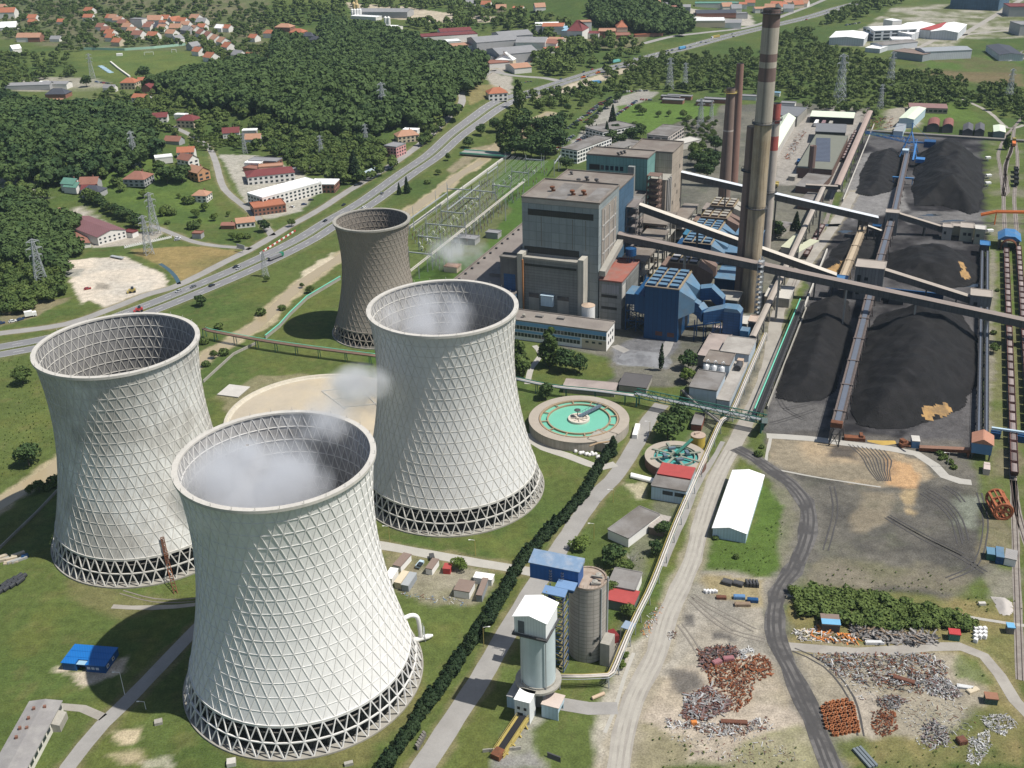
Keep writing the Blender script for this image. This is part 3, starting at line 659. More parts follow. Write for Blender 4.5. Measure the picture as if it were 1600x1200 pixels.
# bunker block in front
t=thing('bunker_building','grey ribbed block with two pale pillars standing before the tallest boiler house','power station building',PF(-4,18))
body(t,rec(-7.5,-.3,3,35),0,38,m_gclad,conc,.9)
for v in (-.3,35): 
    mb=MB();mb.prism(rec(-8.3,-.25,v,v+3.2),0,41);mb.build('pillar',M('pale_pillar',(.40,.38,.33),var=.3,streak=.4),t)
mb=MB();mb.tube([PF(-8.8,3.2,0),PF(-8.8,3.2,38)],.5,8);mb.build('rusty_pipe',M('orange_rust_pipe',(.33,.15,.06),var=.4,streak=.4),t)
strip_on(t,'window_band',PF(-7.5,4),PF(-7.5,34),34.2,35.6,m_dk)
for v0,v1 in ((6,12),(23,29.5)): 
    strip_on(t,'window',PF(-7.5,v0),PF(-7.5,v1),16,18.6,glass);strip_on(t,'panel',PF(-7.5,v0),PF(-7.5,v1),8.5,16,conc,.08);strip_on(t,'door',PF(-7.5,v0),PF(-7.5,v1),5.5,8,bluem,.15)
mb=MB();mb.prism(rec(-10,-7.6,14,21),12.5,18.5,bottom=True);mb.prism(rec(-10.3,-7.6,13.7,21.3),18.51,18.9);mb.build('bay_box',palebl,t)
t=thing('annex_tower','dark narrow block left of the grey ribbed bunker block','power station building',PF(-3,-6));body(t,rec(-7,-.3,-11,-.6),0,37,M('dark_stained_cladding',(.12,.12,.12),var=.5,streak=.4),concd)
strip_on(t,'blue_panel',PF(-7,-9),PF(-7,-2),18,28,bluem)
# annex with red roof
t=thing('annex_building','lower grey annex with faded red flat roof right of the tallest boiler house','power station building',PF(18,50))
body(t,rec(.0,37,44.7,57.5),0,27.3,M('annex_cladding',(.24,.245,.235),var=.3,streak=.35,panel=(4,3)),M('faded_red_roof',(.27,.10,.075),var=.35,scale=.15,stain=(.2,.17,.15),stain_amt=.5),.6)
strip_on(t,'window_band',PF(0,46),PF(0,55),18,19.6,m_dk);strip_on(t,'window_band',PF(0,46),PF(0,55),11,12.6,m_dk);strip_on(t,'panel',PF(0,46),PF(0,56),20.5,25.5,M('corrugated_grey',(.27,.27,.28),corr=1.4,streak=.3),.1)
strip_on(t,'louvre_panel',PF(9,57.5),PF(36,57.5),18,26,m_gclad,.15);strip_on(t,'panel',PF(1,57.5),PF(7,57.5),12,25,concl,.12)
mb=MB();mb.lathe([(3.2,32),(3.2,36),(.1,36.6)],20,PF(33,53));
for k in range(4): mb.beam(PF(33+2*math.cos(k*1.57),53+2*math.sin(k*1.57),27),PF(33+2*math.cos(k*1.57),53+2*math.sin(k*1.57),32),.3)
tag(mb.build('roof_tank',bluem),'blue drum tank on legs on the red roofed annex','tank')
# second block
m_B=M('blue_grey_cladding',(.06,.12,.19),rough=.6,var=.4,scale=.12,streak=.3,panel=(3,4))
t=thing('boiler_house','second boiler house with blue side wall just behind the tallest grey block','power station building',PF(60,20))
body(t,rec(38.5,81,-1,40.5),0,64,m_B,roofbrown,.8)
vents(t,[PF(56,14),PF(62,17),PF(59,24)],64.4,dsteel,1.2);vents(t,[PF(72,-0+4),PF(48,33)],64.4,dsteel,.9)
t2=thing('steel_frame','dark open steel platforms climbing the blue side of the second boiler house','steel structure',PF(75,43))
mb=MB()
for u in (64,72,80):
    for v in (41.2,47): mb.beam(PF(u,v,0),PF(u,v,50),.45)
for z in range(8,52,6):
    mb.prism(rec(63.5,80.5,41,47.3),z,z+.3,bottom=True)
    for v in (41.2,47): mb.beam(PF(64,v,z+1.2),PF(80,v,z+1.2),.15)
    mb.beam(PF(64,47,z-6),PF(80,47,z),.2)
mb.build('frame',M('grey_brown_steel',(.17,.15,.14),var=.5),t2)
# low link between second and teal block
t=thing('link_building','low cluttered roof between second boiler house and teal boiler house','power station building',PF(99,20))
body(t,rec(81.5,116.5,0,40),0,44,m_gclad,roofgrey)
for i in range(14):
    mb=MB();p=PF(random.uniform(84,114),random.uniform(3,38));mb.box((p.x,p.y,44.4),random.uniform(1,5),random.uniform(1,4),random.uniform(.8,3.5),math.radians(67.8));mb.build('roof_unit',random.choice([steel,rust,dsteel,conc]),t)
mb=MB();mb.tube([PF(93,19,44),PF(93,19,50),PF(97,22,52)],1.2,10);mb.build('vent_pipe',white,t)
mb=MB();mb.prism(rec(108,111,29,33),44.4,62);mb.build('lift_tower',M('grey_shaft',(.20,.21,.2),streak=.4),t)
t=thing('boiler_house','teal clad boiler house with brown flat roof','power station building',PF(126,20))
body(t,rec(117,136.5,-1,39),0,65,m_teal,roofbrown,.8)
strip_on(t,'window_band',PF(117,1),PF(117,8),56,59.5,m_dk)
win_row(t,PF(117,8),PF(117,24),56.3,59.2,5,.7)
for i in range(3): vents(t,[PF(120+i*3,19+i*1.2)],65.4,dsteel,.9)
t=thing('boiler_house','beige concrete boiler house behind the teal clad one','power station building',PF(150,36))
body(t,rec(137,167,22,50),0,64.5,m_beige,roofbrown,.8)
strip_on(t,'recess',PF(137,25),PF(137,32),57,60.5,m_dk,.1)
for u,z in ((141,30),(147,40),(153,34),(158,50),(162,26)): strip_on(t,'window',PF(u,50),PF(u+1.5,50),z,z+2.4,m_dk)
mb=MB();mb.prism(rec(122,136.9,39.3,50),0,51,0);mb.build('front_wing',m_beige,t)
mb=MB();mb.prism(rec(121.8,136.8,39.3,50.3),51.01,51.5);mb.build('wing_roof',conc,t)
for u in (124,128,132): 
    mb=MB();mb.prism(rec(u,u+1.2,50.01,51.2),0,51);mb.build('pilaster',M('pilaster_grey',(.36,.35,.33)),t)
t2=thing('steel_frame','rusty open stair tower beside the teal clad boiler house','steel structure',PF(116,45))
mb=MB()
for u in (112,120):
    for v in (40.5,48): mb.beam(PF(u,v,0),PF(u,v,56),.5)
for z in range(4,58,4):
    mb.prism(rec(111.7,120.3,40.2,48.3),z,z+.3,bottom=True);mb.beam(PF(112,48,z-4),PF(120,48,z),.25);mb.beam(PF(112,40.5,z),PF(112,48,z-4),.25)
mb.build('frame',M('rust_brown_steel',(.16,.11,.09),var=.5),t2)
# bays between the boiler houses and the filters
for k,(u0,u1,v0,v1,h,lb) in enumerate([(38,60,46,60,26,'brown roofed open bay nearest the red roofed annex'),(62,84,49,62,30,'brown roofed open bay under the middle conveyor'),(86,112,42,60,33,'broad brown roofed bay beside the rusty stair tower'),(140,175,51,60,20,'narrow bay along the beige boiler house')]):
    t=thing('machine_bay',lb,'industrial building',PF((u0+u1)/2,(v0+v1)/2));mb=MB();mb.prism(rec(u0-.5,u1+.5,v0-.5,v1+.5),h,h+1.3,bottom=True);mb.build('roof',roofbrown,t)
    mb=MB()
    for u in (u0,(u0+u1)/2,u1-.8):
        for v in (v0,v1-.8): mb.prism(rec(u,u+.8,v,v+.8),0,h)
    for z in (h*.35,h*.7): mb.prism(rec(u0,u1,v0,v1),z,z+.4,bottom=True)
    mb.build('frame',conc,t)
    for i in range(5):
        mb=MB();p=PF(random.uniform(u0+2,u1-2),random.uniform(v0+2,v1-2));z=random.choice([0,h*.35+.4,h*.7+.4]);mb.lathe([(1.6,z),(1.6,z+4.5),(.3,z+5.4)],12,p);mb.build('machine',random.choice([steel,bluem,conc,rust]),t)
# turbine hall
t=thing('turbine_hall','long low turbine hall with flat grey roof beside the switchyard','power station building',PF(70,-22))
body(t,rec(-32,200,-42,-.6),0,18,m_B,M('turbine_roof',(.21,.185,.165),var=.35,scale=.08,stain=(.13,.11,.1),stain_amt=.4),1.0)
for i in range(22):
    mb=MB();mb.box(PF(-20+i*9.5,-39.5,18.4),1.2,1.2,1.0,math.radians(67.8));mb.build('roof_vent',dsteel,t)
for u in (10,60,110,160):
    mb=MB();mb.prism(rec(u,u+30,-25,-17),18.36,20.4);mb.build('roof_lantern',roofgrey,t)
# low office
t=thing('office_building','low white office with blue window bands, before the bunker block','office',PF(-24,20))
body(t,rec(-31,-16.5,-24,58.6),0,11,white,M('office_roof',(.24,.215,.19),var=.4,scale=.1,stain=(.15,.13,.12),stain_amt=.5),.5)
strip_on(t,'blue_band',PF(-31,-24),PF(-31,58.6),8.7,10.9,M('blue_band_paint',(.16,.33,.52),rough=.4),.08)
strip_on(t,'blue_band',PF(-31,-24),PF(-31,44),4.6,6.0,M('blue_band_paint',(.16,.33,.52)),.08)
win_row(t,PF(-31,-24),PF(-31,58.4),6.4,8.5,42,.86);win_row(t,PF(-31,-24),PF(-31,44),2.2,4.3,34,.86)
strip_on(t,'panel',PF(-31,45),PF(-31,58.6),.1,5.8,M('cream_wall',(.52,.45,.33),var=.2),.08)
win_row(t,PF(-31,46),PF(-31,57),3.6,4.8,3,.5);win_row(t,PF(-29,58.6),PF(-18,58.6),7,8.6,3,.5);win_row(t,PF(-29,58.6),PF(-18,58.6),2.6,4.4,3,.5)
vents(t,[PF(-24,-4),PF(-24,2),PF(-26,10)],11.3,conc,.9)
for u,v in ((-24,-14),(-23,18),(-22,30)): 
    mb=MB();mb.box(PF(u,v,11.3),4,2.2,1.1,math.radians(-22));mb.build('roof_unit',roofgrey,t)
mb=MB();q=PF(-9.5,41.5);mb.lathe([(3.7,0),(3.7,16),(.2,17.2)],28,q);
tt=thing('storage_tank','round white tank with tan conical top behind the low office','tank',q);mb.build('drum',white,tt,smooth=False)
mb=MB();mb.lathe([(3.8,16.1),(.1,17.6)],28,q);mb.build('top',M('tan_tank_top',(.42,.32,.24),var=.3),tt)
# electrostatic filters
tanw=M('tan_walkway',(.24,.195,.145),var=.3,scale=.5)
bluedk=M('deep_blue_cladding',(.008,.055,.145),rough=.45,var=.2,scale=.3,panel=(2.4,30))
bluelt=M('light_blue_roof',(.095,.18,.27),rough=.5,var=.4,scale=.25,stain=(.16,.17,.17),stain_amt=.4)
brfilter=M('brown_filter_cladding',(.16,.11,.09),rough=.7,var=.4,streak=.3)
def esp(u0,u1,v0,v1,h,cl,top,box,label,hop=True):
    t=thing('dust_filter',label,'filter building',PF((u0+u1)/2,(v0+v1)/2));zb=0 if hop else h*.45
    mb=MB();mb.prism(rec(u0,u1,v0,v1),zb,h);mb.build('casing',cl,t)
    mb=MB();mb.prism(rec(u0-.3,u1+.3,v0-.3,v1+.3),h+.003,h+.5);mb.build('roof_deck',tanw,t)
    if not hop:
        mb=MB()
        for u in np.linspace(u0+.5,u1-.5,4):
            for v in np.linspace(v0+.5,v1-.5,3): mb.beam(PF(u,v,0),PF(u,v,zb),.6)
        mb.build('legs',dsteel,t)
    nu,nv_=max(3,int((u1-u0)/5)),3;du,dv=(u1-u0)/nu,(v1-v0)/nv_
    for i in range(nu):
        for j in range(nv_):
            mb=MB();a,b_=u0+du*(i+.12),u0+du*(i+.7);c,d=v0+dv*(j+.12),v0+dv*(j+.86)
            mb.prism(rec(a,b_,c,d),h+.5,h+1.9,0,1);mb.build('rectifier_box',[box,top],t)
    mb=MB()
    for j in range(nv_+1): mb.beam(PF(u0,v0+dv*j,h+1.3),PF(u1,v0+dv*j,h+1.3),.12)
    for i in range(nu+1): mb.beam(PF(u0+du*i,v0,h+1.3),PF(u0+du*i,v0,h+.5),.12)
    mb.build('handrail',yellow,t)
    # outlet funnel towards the chimney side
    mb=MB()
    for c0,c1 in ((u0,(u0+u1)/2-.4),((u0+u1)/2+.4,u1)):
        m_=(c0+c1)/2;a=[PF(c0,v1+.02,h*.45),PF(m_-2.2,v1+7.5,h*.55),PF(m_+2.2,v1+7.5,h*.55),PF(c1,v1+.02,h*.45)]
        b_=[PF(c0,v1+.02,h-.3),PF(m_-2.2,v1+7.5,h*.78),PF(m_+2.2,v1+7.5,h*.78),PF(c1,v1+.02,h-.3)]
        mb.hexa(a,b_,0)
    mb.build('outlet_funnel',top if cl is not brfilter else cl,t)
    mb=MB()
    m_=(u0+u1)/2;a=[PF(u0+1,v0-.02,h*.45),PF(u0+1,v0-6,h*.5),PF(u1-1,v0-6,h*.5),PF(u1-1,v0-.02,h*.45)]
    mb.hexa(a,[p+Vector((0,0,h*.33)) for p in a]);mb.build('inlet_duct',cl,t)
    return t
t=esp(-7.5,21,72.5,91,30,bluedk,bluelt,bluedk,'large deep blue dust filter house in front of the tallest chimney')
for v0 in (79,85.5): strip_on(t,'louvre',PF(-7.5,v0),PF(-7.5,v0+3.8),2.6,5,M('rust_louvre',(.10,.05,.04),var=.4),.1)
mb=MB()
for u in (0,6.5,13):
    for v in (60,66,71):
        mb.beam(PF(u,v,0),PF(u,v,18),.5)
    for z in (6,12): mb.beam(PF(u,60,z),PF(u,71,z),.35);mb.beam(PF(u,60,z-6),PF(u,71,z),.25);mb.beam(PF(u,71,z-6),PF(u,60,z),.25)
mb.build('inlet_frame',bluedk,t)
mb=MB();mb.prism(rec(-1,12,60,70),16,22,0,1,bottom=True);mb.hexa([PF(-1,70.02,16),PF(-6,72.4,14),PF(18,72.4,14),PF(12,70.02,16)],[PF(-1,70.02,22),PF(-6,72.4,27),PF(18,72.4,27),PF(12,70.02,22)]);mb.build('inlet_casing',[bluedk,bluelt],t)
# ducts to the chimney
def duct(par,pts,w,h,name='flue_duct'):
    mb=MB()
    for a,b in zip(pts[:-1],pts[1:]):
        a=Vector(a);b=Vector(b);d=b-a;s=Vector((-d.y,d.x,0)).normalized()*w/2
        mb.hexa([a-s,b-s,b+s,a+s],[p+Vector((0,0,h)) for p in (a-s,b-s,b+s,a+s)],0);mb.quad(a-s+Vector((0,0,h+.02)),b-s+Vector((0,0,h+.02)),b+s+Vector((0,0,h+.02)),a+s+Vector((0,0,h+.02)),1)
    return mb.build(name,[bluem,bluelt],par)
duct(t,[PF(.5,97,16),PF(.5,101,14),PF(-1,104,11.5)],5.5,7)
duct(t,[PF(-1,103,11),PF(3,116,14)],6,6.5,'cross_duct')
duct(t,[PF(14,98,18),PF(15,104,19),PF(15,111,13)],6.5,7)
duct(t,[PF(16,110,9),PF(17,118,9)],6,6,'cross_duct')
mb=MB();mb.prism(rec(-1.5,6,114,123),0,18.5);mb.hexa([PF(-1.5,114,18.5),PF(-1.5,123,18.5),PF(6,123,18.5),PF(6,114,18.5)],[PF(-1.5,114.2,20.5),PF(-1.5,121,20.5),PF(6,121,20.5),PF(6,114.2,20.5)],1);mb.build('fan_house',[bluem,bluelt],t)
mb=MB();mb.prism(rec(-3,3,123.5,128),0,9.5,0,1);mb.build('fan_cabin',[M('mid_blue_cladding',(.05,.16,.3),corr=1),bluelt],t)
mb=MB()
for v in (99,104,109,113): mb.beam(PF(-2,v,0),PF(-2,v,12),.5);mb.beam(PF(4,v,0),PF(4,v,12),.5)
mb.beam(PF(-2.2,104,1),PF(-2.2,113,11),.3);mb.beam(PF(-3.5,95,8),PF(-3.5,113,13),.7);mb.build('duct_frame',bluem,t)
esp(46,70,72,89,25,brfilter,M('pale_grey_sheet',(.36,.36,.37),var=.2),dsteel,'dark brown dust filter house right behind the large deep blue one',False)
esp(86,108,71,88,24,bluedk,bluelt,bluedk,'deep blue dust filter house half hidden under two conveyors',False)
esp(118,138,69,86,22,M('teal_blue_cladding',(.03,.13,.22),var=.3),bluelt,bluedk,'teal blue dust filter house near the foot of the dark brown chimney',False)
esp(155,173,67,84,19,brfilter,conc,brfilter,'brown dust filter house with pale walkways behind the teal blue one',False)
esp(188,206,66,82,17,M('grey_brown_cladding',(.22,.19,.17),var=.3),conc,brfilter,'farthest small grey brown dust filter house',False)
# chimney foot structures
for k,(u0,u1,v0,v1,h,m1,m2,lb) in enumerate([(28,42,104,116,13,dsteel,conc,'dark fan block left of the tallest chimney foot'),(6.5,15,126,130,11,dsteel,M('tan_frame',(.42,.33,.27),var=.3),'dark block with tan frame right of the blue fan house'),(16,28,118,124,5,conc,concl,'low pale block before the tallest chimney'),(62,84,96,112,12,bluedk,bluelt,'deep blue block behind the tallest chimney'),(95,110,94,108,17,bluedk,bluelt,'deep blue tall duct block between two chimneys'),(60,80,126,140,5,conc,concl,'low grey shed right of the chimneys'),(120,134,96,112,20,bluedk,bluelt,'blue block at the foot of the short brown chimney')]):
    t=thing('fan_house',lb,'industrial building',PF((u0+u1)/2,(v0+v1)/2));body(t,rec(u0,u1,v0,v1),0,h,m1,m2,.4)
t=thing('stair_lattice','tall narrow lattice stair tower against the foot of the tallest chimney','stair tower',PF(42,130));mb=MB()
for u in (34,38):
    for v in (124.5,127.5): mb.beam(PF(u,v,0),PF(u,v,36),.25)
for z in range(2,36,3): mb.beam(PF(34,124.5,z),PF(34,127.5,z+3),.18);mb.beam(PF(38,127.5,z),PF(38,124.5,z+3),.18);mb.prism(rec(34,38,124.5,127.5),z,z+.2)
mb.build('lattice',steel,t)
# workshops and tanks right of the grey ash heap
t=thing('water_treatment_building','grey blue flat roofed plant with three silver tanks on its roof','industrial building',PF(-40,120))
mw=M('blue_grey_wall',(.36,.42,.47),var=.2,streak=.25)
body(t,rec(-78,-58,114,127),0,9.5,mw,roofgrey,.4);body(t,rec(-78.3,-30,127.3,133.5),0,5.3,mw,M('light_roof_felt',(.34,.32,.29),var=.35,scale=.15,stain=(.2,.18,.16),stain_amt=.5),.3)
body(t,rec(-48,-33,114,127),0,9.3,mw,roofbrown,.4);body(t,rec(-33,-13,119.5,133.8),0,9.6,mw,M('light_roof_felt',(.34,.32,.29)),.3)
body(t,rec(-32.5,8,108,119.2),0,5.5,conc,M('rosy_roof_felt',(.32,.27,.245),var=.35,stain=(.12,.10,.09),stain_amt=.3),.3);body(t,rec(-57.7,-48.3,114,127),0,3,mw,conc,.2)
for i in range(3):
    mb=MB();q=PF(-53,116.5+i*3.8);mb.lathe([(1.6,3.4),(1.6,10.5),(.2,11.2)],20,q);mb.tube([q+Vector((0,0,11)),q+Vector((0,0,13)),q+Vector((.8,0,13.4)),q+Vector((1.6,0,12))],.3,8)
    tag(mb.build('tank',M('silver_tank',(.52,.53,.53),rough=.45,var=.2,metal=.3),None,True),('left','middle','right')[i]+' one of three silver tanks on the grey blue plant','tank','silver tanks on the grey blue plant')
tt=thing('tank','dark drum with tan lid between grey blue plant and pipe bridge','tank',PF(-42,130));mb=MB();mb.tube([PF(-45,130.5,7.2),PF(-39,130.5,7.2)],1.7,16);mb.build('drum',dsteel,tt);mb=MB();mb.box(PF(-37.5,130.5,5.7),3,3,3.2,math.radians(67.8));mb.build('cap',M('tan_tank_top',(.42,.32,.24)),tt)
# ---------------------------------------------------------------- coal yard: heaps, conveyors, transfer houses, rails, wagons
coalm=M('black_coal',(.0125,.012,.0125),rough=.75,var=.6,scale=.2,stain=(.024,.0225,.023),stain_amt=.5,spec=.2,bump=.9)
ochre=M('ochre_spoil',(.33,.20,.075),var=.45,scale=.4,stain=(.06,.05,.04),stain_amt=.5)
def heap(pts,hmax,slope,label,seed,mats,name='coal_heap',cat='coal heap',patches=(),step=1.3,group=None,lump=1.0):
    P=[tuple(p[:2]) for p in (pts if isinstance(pts[0],Vector) else [G(*q) for q in pts])]
    xs=[p[0] for p in P];ys=[p[1] for p in P]
    ax=np.arange(min(xs)-2,max(xs)+2,step);ay=np.arange(min(ys)-2,max(ys)+2,step)
    x,y=np.meshgrid(ax,ay);sh=x.shape;x=x.ravel();y=y.ravel()
    d=sdist(x,y,P)+(fbm(x,y,14,seed)-.5)*5*lump
    cap_=hmax*(.62+.75*fbm(x,y,26,seed+5,3));
    z=np.minimum(d*slope,cap_);k=np.clip((d*slope-cap_)/3,-1,1);z=z-np.clip(1-np.abs(k),0,1)*.5
    z=z+((fbm(x,y,7,seed+9,3)-.5)*2.4+np.floor(fbm(x*.6,y,30,seed+17,2)*7)*.45-1.3)*np.clip(d/5,0,1)*lump+np.abs(fbm(x+y*.3,y*.25,9,seed+3,3)-.5)*-3*np.clip(d/6,0,1)*lump
    ok=d > -.4;z=np.maximum(z,-.15)
    idx=-np.ones(len(x),int);idx[ok]=np.arange(ok.sum());I=idx.reshape(sh)
    q=np.stack([I[:-1,:-1],I[:-1,1:],I[1:,1:],I[1:,:-1]],-1).reshape(-1,4);q=q[(q >=0).all(1)]
    mb=MB();mb.v=np.stack([x[ok],y[ok],z[ok]],1).tolist();mb.f=q.tolist()
    V=np.array(mb.v);c=V[q].mean(1);mi=np.zeros(len(q),int)
    for pp,m_ in patches:
        PP=[tuple(G(*p_,zz)[:2]) for *p_,zz in pp];dd=sdist(c[:,0],c[:,1],PP)+(fbm(c[:,0],c[:,1],6,seed+40)-.5)*9
        mi[dd > 0]=m_
    mb.m=mi.tolist();o=mb.build(name,mats,None,True);tag(o,label,cat,group);return o
CM=[coalm,ochre]
heap([(1338,302),(1345,262),(1362,240),(1395,232),(1409,246),(1408,285),(1390,300),(1360,308)],8,.45,'rounded grey black coal heap left of the blue stacker',3,CM)
heap([(1424,300),(1430,245),(1452,235),(1490,232),(1532,250),(1538,285),(1533,332),(1515,335),(1470,322),(1430,322)],16,.8,'highest coal heap right of the blue stacker',14,CM)
heap([(1283,418),(1300,390),(1322,375),(1372,378),(1382,390),(1375,408),(1345,412),(1330,420),(1300,432),(1285,430)],6,.6,'low coal heap with an ochre edge beside the tan conveyor belt',25,CM,patches=[([(1283,432,2),(1290,418,3),(1322,405,3),(1325,420,2),(1300,436,1)],1)])
heap([(1388,425),(1387,395),(1405,388),(1460,385),(1505,395),(1532,415),(1535,440),(1515,448),(1490,450),(1450,452),(1400,440)],11,.6,'wide coal heap between the two grey transfer houses',36,CM,patches=[([(1497,420,6),(1503,418,5),(1512,435,2),(1506,437,2)],1)])
heap([(1213,622),(1222,575),(1244,512),(1262,474),(1300,462),(1332,470),(1330,520),(1318,570),(1306,612),(1288,625),(1250,630)],9,.5,'long coal heap left of the central stacking conveyor',47,CM)
heap([(1324,645),(1336,590),(1354,520),(1372,490),(1430,480),(1500,492),(1530,525),(1530,600),(1507,636),(1470,656),(1440,664),(1415,673),(1370,672),(1335,664)],13,.62,'biggest foreground coal heap with orange spoil on its right flank',58,CM,
     patches=[([(1444,658,0),(1440,632,6),(1462,612,10),(1480,606,11),(1502,632,5),(1500,638,2),(1485,630,6),(1490,655,1),(1470,656,0),(1468,630,6)],1)])
heap([(1350,690),(1352,686),(1400,688),(1402,694),(1380,697)],1.4,.5,'low strip of yellow spoil on the coal yard edge',61,[M('yellow_spoil',(.40,.27,.07),var=.3,scale=.4)],'spoil_heap','spoil heap',step=.8,lump=.25)
heap([(960,566),(968,552),(985,545),(1030,550),(1040,565),(1020,574),(985,574)],2.2,.25,'flat grey ash heap before the deep blue filter house',63,[M('grey_ash',(.20,.205,.215),var=.45,scale=.2,stain=(.10,.10,.105),stain_amt=.6)],'ash_heap','ash heap',step=1,lump=.5)
def leg_pair(par,p,w,axis,mat,r=.55,name='support_leg',spread=1.0,cross=True):
    mb=MB();s=Vector((-axis.y,axis.x,0)).normalized()
    for k in (-1,1): mb.beam((p.x+s.x*k*w*spread,p.y+s.y*k*w*spread,0),(p.x+s.x*k*w*.8,p.y+s.y*k*w*.8,p.z),r)
    if cross and p.z > 5:
        n_=max(1,int(p.z/6))
        for i in range(n_):
            z0,z1=p.z*i/n_,p.z*(i+1)/n_
            mb.beam((p.x+s.x*w*spread,p.y+s.y*w*spread,z0),(p.x-s.x*w*spread,p.y-s.y*w*spread,z1),r*.5);mb.beam((p.x+s.x*w,p.y+s.y*w,z1),(p.x-s.x*w,p.y-s.y*w,z1),r*.6)
    mb.build(name,mat,par)
def gallery(label,a,b,w,h,wall,roof,legs=(),legmat=None,name='conveyor_gallery',nseg=8):
    a=Vector(a);b=Vector(b);t=thing(name,label,'conveyor',(a.x,a.y,0));d=(b-a);s=Vector((-d.y,d.x,0)).normalized()*w/2;up=Vector((0,0,h))
    mb=MB();mb.hexa([a-s,b-s,b+s,a+s],[a-s+up,b-s+up,b+s+up,a+s+up])
    n_=max(2,int(d.length/5))
    for i in range(n_+1):
        p=a+d*(i/n_)
        for k in (-1,1): mb.beam(p+s*k*1.01,p+s*k*1.01+up*.98,.25)
    for k in (-1,1): mb.beam(a+s*k*1.01+up*.05,b+s*k*1.01+up*.05,.3)
    mb.build('wall',wall,t)
    mb=MB();e=s*1.12;z=Vector((0,0,.02));r_=Vector((0,0,.5))
    mb.hexa([a-e+up+z,b-e+up+z,b+e+up+z,a+e+up+z],[a-e*.2+up+r_,b-e*.2+up+r_,b+e*.2+up+r_,a+e*.2+up+r_])
    mb.build('roof',roof,t)
    for f in legs: leg_pair(t,a+d*f,w*.5,d,legmat or conc,.8)
    return t
gw=M('grey_gallery_wall',(.10,.098,.095),var=.35,scale=.3,streak=.3,panel=(3,10));gr=M('brown_gallery_roof',(.22,.185,.165),var=.3,scale=.15)
gr2=M('pale_gallery_roof',(.50,.46,.40),var=.2,scale=.1);gr3=M('zinc_gallery_roof',(.55,.58,.62),var=.15,rough=.5,scale=.1);gr4=M('beige_gallery_roof',(.33,.29,.25),var=.3)
gallery('longest inclined coal conveyor bridge, brown roof, crossing the whole coal yard',PF(37,44.4,39),PF(47,285,7.5),5.2,4.0,gw,gr,(.16,.38,.53,.68,.83,.95),conc)
gallery('pale roofed coal conveyor bridge descending from the blue sided boiler house',PF(72,47,46),PF(80,163,12),4.6,4.2,gw,gr2,(.3,.62,.9),dsteel)
a3=G(1056,276,42);b3=G(1371,349,14);gallery('white roofed coal conveyor bridge descending from the beige boiler house',a3,b3,4.8,4.4,gw,gr3,(.25,.5,.72,.93),dsteel)
gallery('short beige conveyor bridge right of the far transfer house',PF(215,188.4,11),PF(221,217,2.5),4.0,4.0,gw,gr4,(.6,),dsteel)
gallery('beige conveyor bridge between the two grey transfer houses',PF(92,188.6,14),PF(91,236,3.5),4.2,4.0,gw,gr4,(.5,.85),dsteel)
gallery('small pale chute bridge below the white roofed conveyor',G(1356,356,8),G(1378,364,5),2.6,1.6,gw,gr2,(.5,),dsteel)
gallery('long straight covered conveyor along the left edge of the far coal yard',PF(549,140.5,8),PF(285,140.5,8),4.2,3.4,gw,M('rosy_gallery_roof',(.33,.255,.22),var=.25),(.08,.2,.32,.44,.56,.68,.8,.92),conc)
gallery('long low covered conveyor beside the dirt road',PF(282,131,8),PF(-10,131.5,8),3.0,2.2,gw,M('grey_tan_roof',(.34,.30,.26),var=.3),tuple(i/16+.03 for i in range(16)),conc)
gallery('covered conveyor linking two galleries at the workshop',PF(283,141,8.5),PF(281,118,8.5),3.0,2.6,gw,gr4,(.5,),dsteel)
def block_house(label,u0,u1,v0,v1,h,wall,roof,z0=0,legs=False,name='transfer_house',wins=()):
    t=thing(name,label,'conveyor building',PF((u0+u1)/2,(v0+v1)/2));body(t,rec(u0,u1,v0,v1),z0,h,wall,roof,.3)
    if legs:
        mb=MB()
        for u in (u0+.4,u1-.4):
            for v in (v0+.4,v1-.4): mb.beam(PF(u,v,0),PF(u,v,z0+.2),.6)
        mb.build('legs',dsteel,t)
    for (v_a,v_b,z_a,z_b) in wins: strip_on(t,'window',PF(u0,v_a),PF(u0,v_b),z_a,z_b,m_dk)
    return t
thw=M('grey_transfer_wall',(.20,.20,.195),var=.3,scale=.15,streak=.35,panel=(1.8,30));thr=M('beige_flat_roof',(.34,.30,.26),var=.3,scale=.15)
block_house('large grey transfer house with beige roof amid the coal heaps',86,99.5,172.5,188.4,19.5,thw,thr,wins=[(174,176,3,15),(178,180,4,6),(178,180,8,10),(178,180,12,14),(181,183,3,5)])
block_house('small grey transfer house where the white roofed conveyor arrives',211,219,180,188.3,15.5,thw,thr,wins=[(183,185,9,12)])
block_house('grey transfer house at the right edge of the coal yard',86,97,236,247,9.5,thw,thr,wins=[(238,240,4,6)])
block_house('small concrete pit house at the end of the short beige conveyor',212,220,217,223,8.5,conc,thr,wins=[(218,219.5,4,6)])
block_house('pale greenish station house beside the blue wagon tipper',213,224,228,236,9,M('pale_khaki_wall',(.36,.35,.26),var=.3),thr,wins=[(230,232,4,6),(233,235,4,6)])
block_house('taller station house with concrete roof left of the blue wagon tipper',209,218,237,243,10,M('pale_khaki_wall',(.36,.35,.26)),concl,wins=[(238,240,5,7)])
block_house('long low khaki roofed station wing behind the pit house',224,231,222,243,6,M('pale_khaki_wall',(.36,.35,.26)),thr)
block_house('blue roofed cabin over the tan conveyor, near the long bridge',84,92,160.5,168.5,11,dsteel,bluer,7,True,'conveyor_cabin')
block_house('blue roofed cabin over the tan conveyor, under the white roofed bridge',199,206,163.5,170.5,13,dsteel,bluer,9,True,'conveyor_cabin')
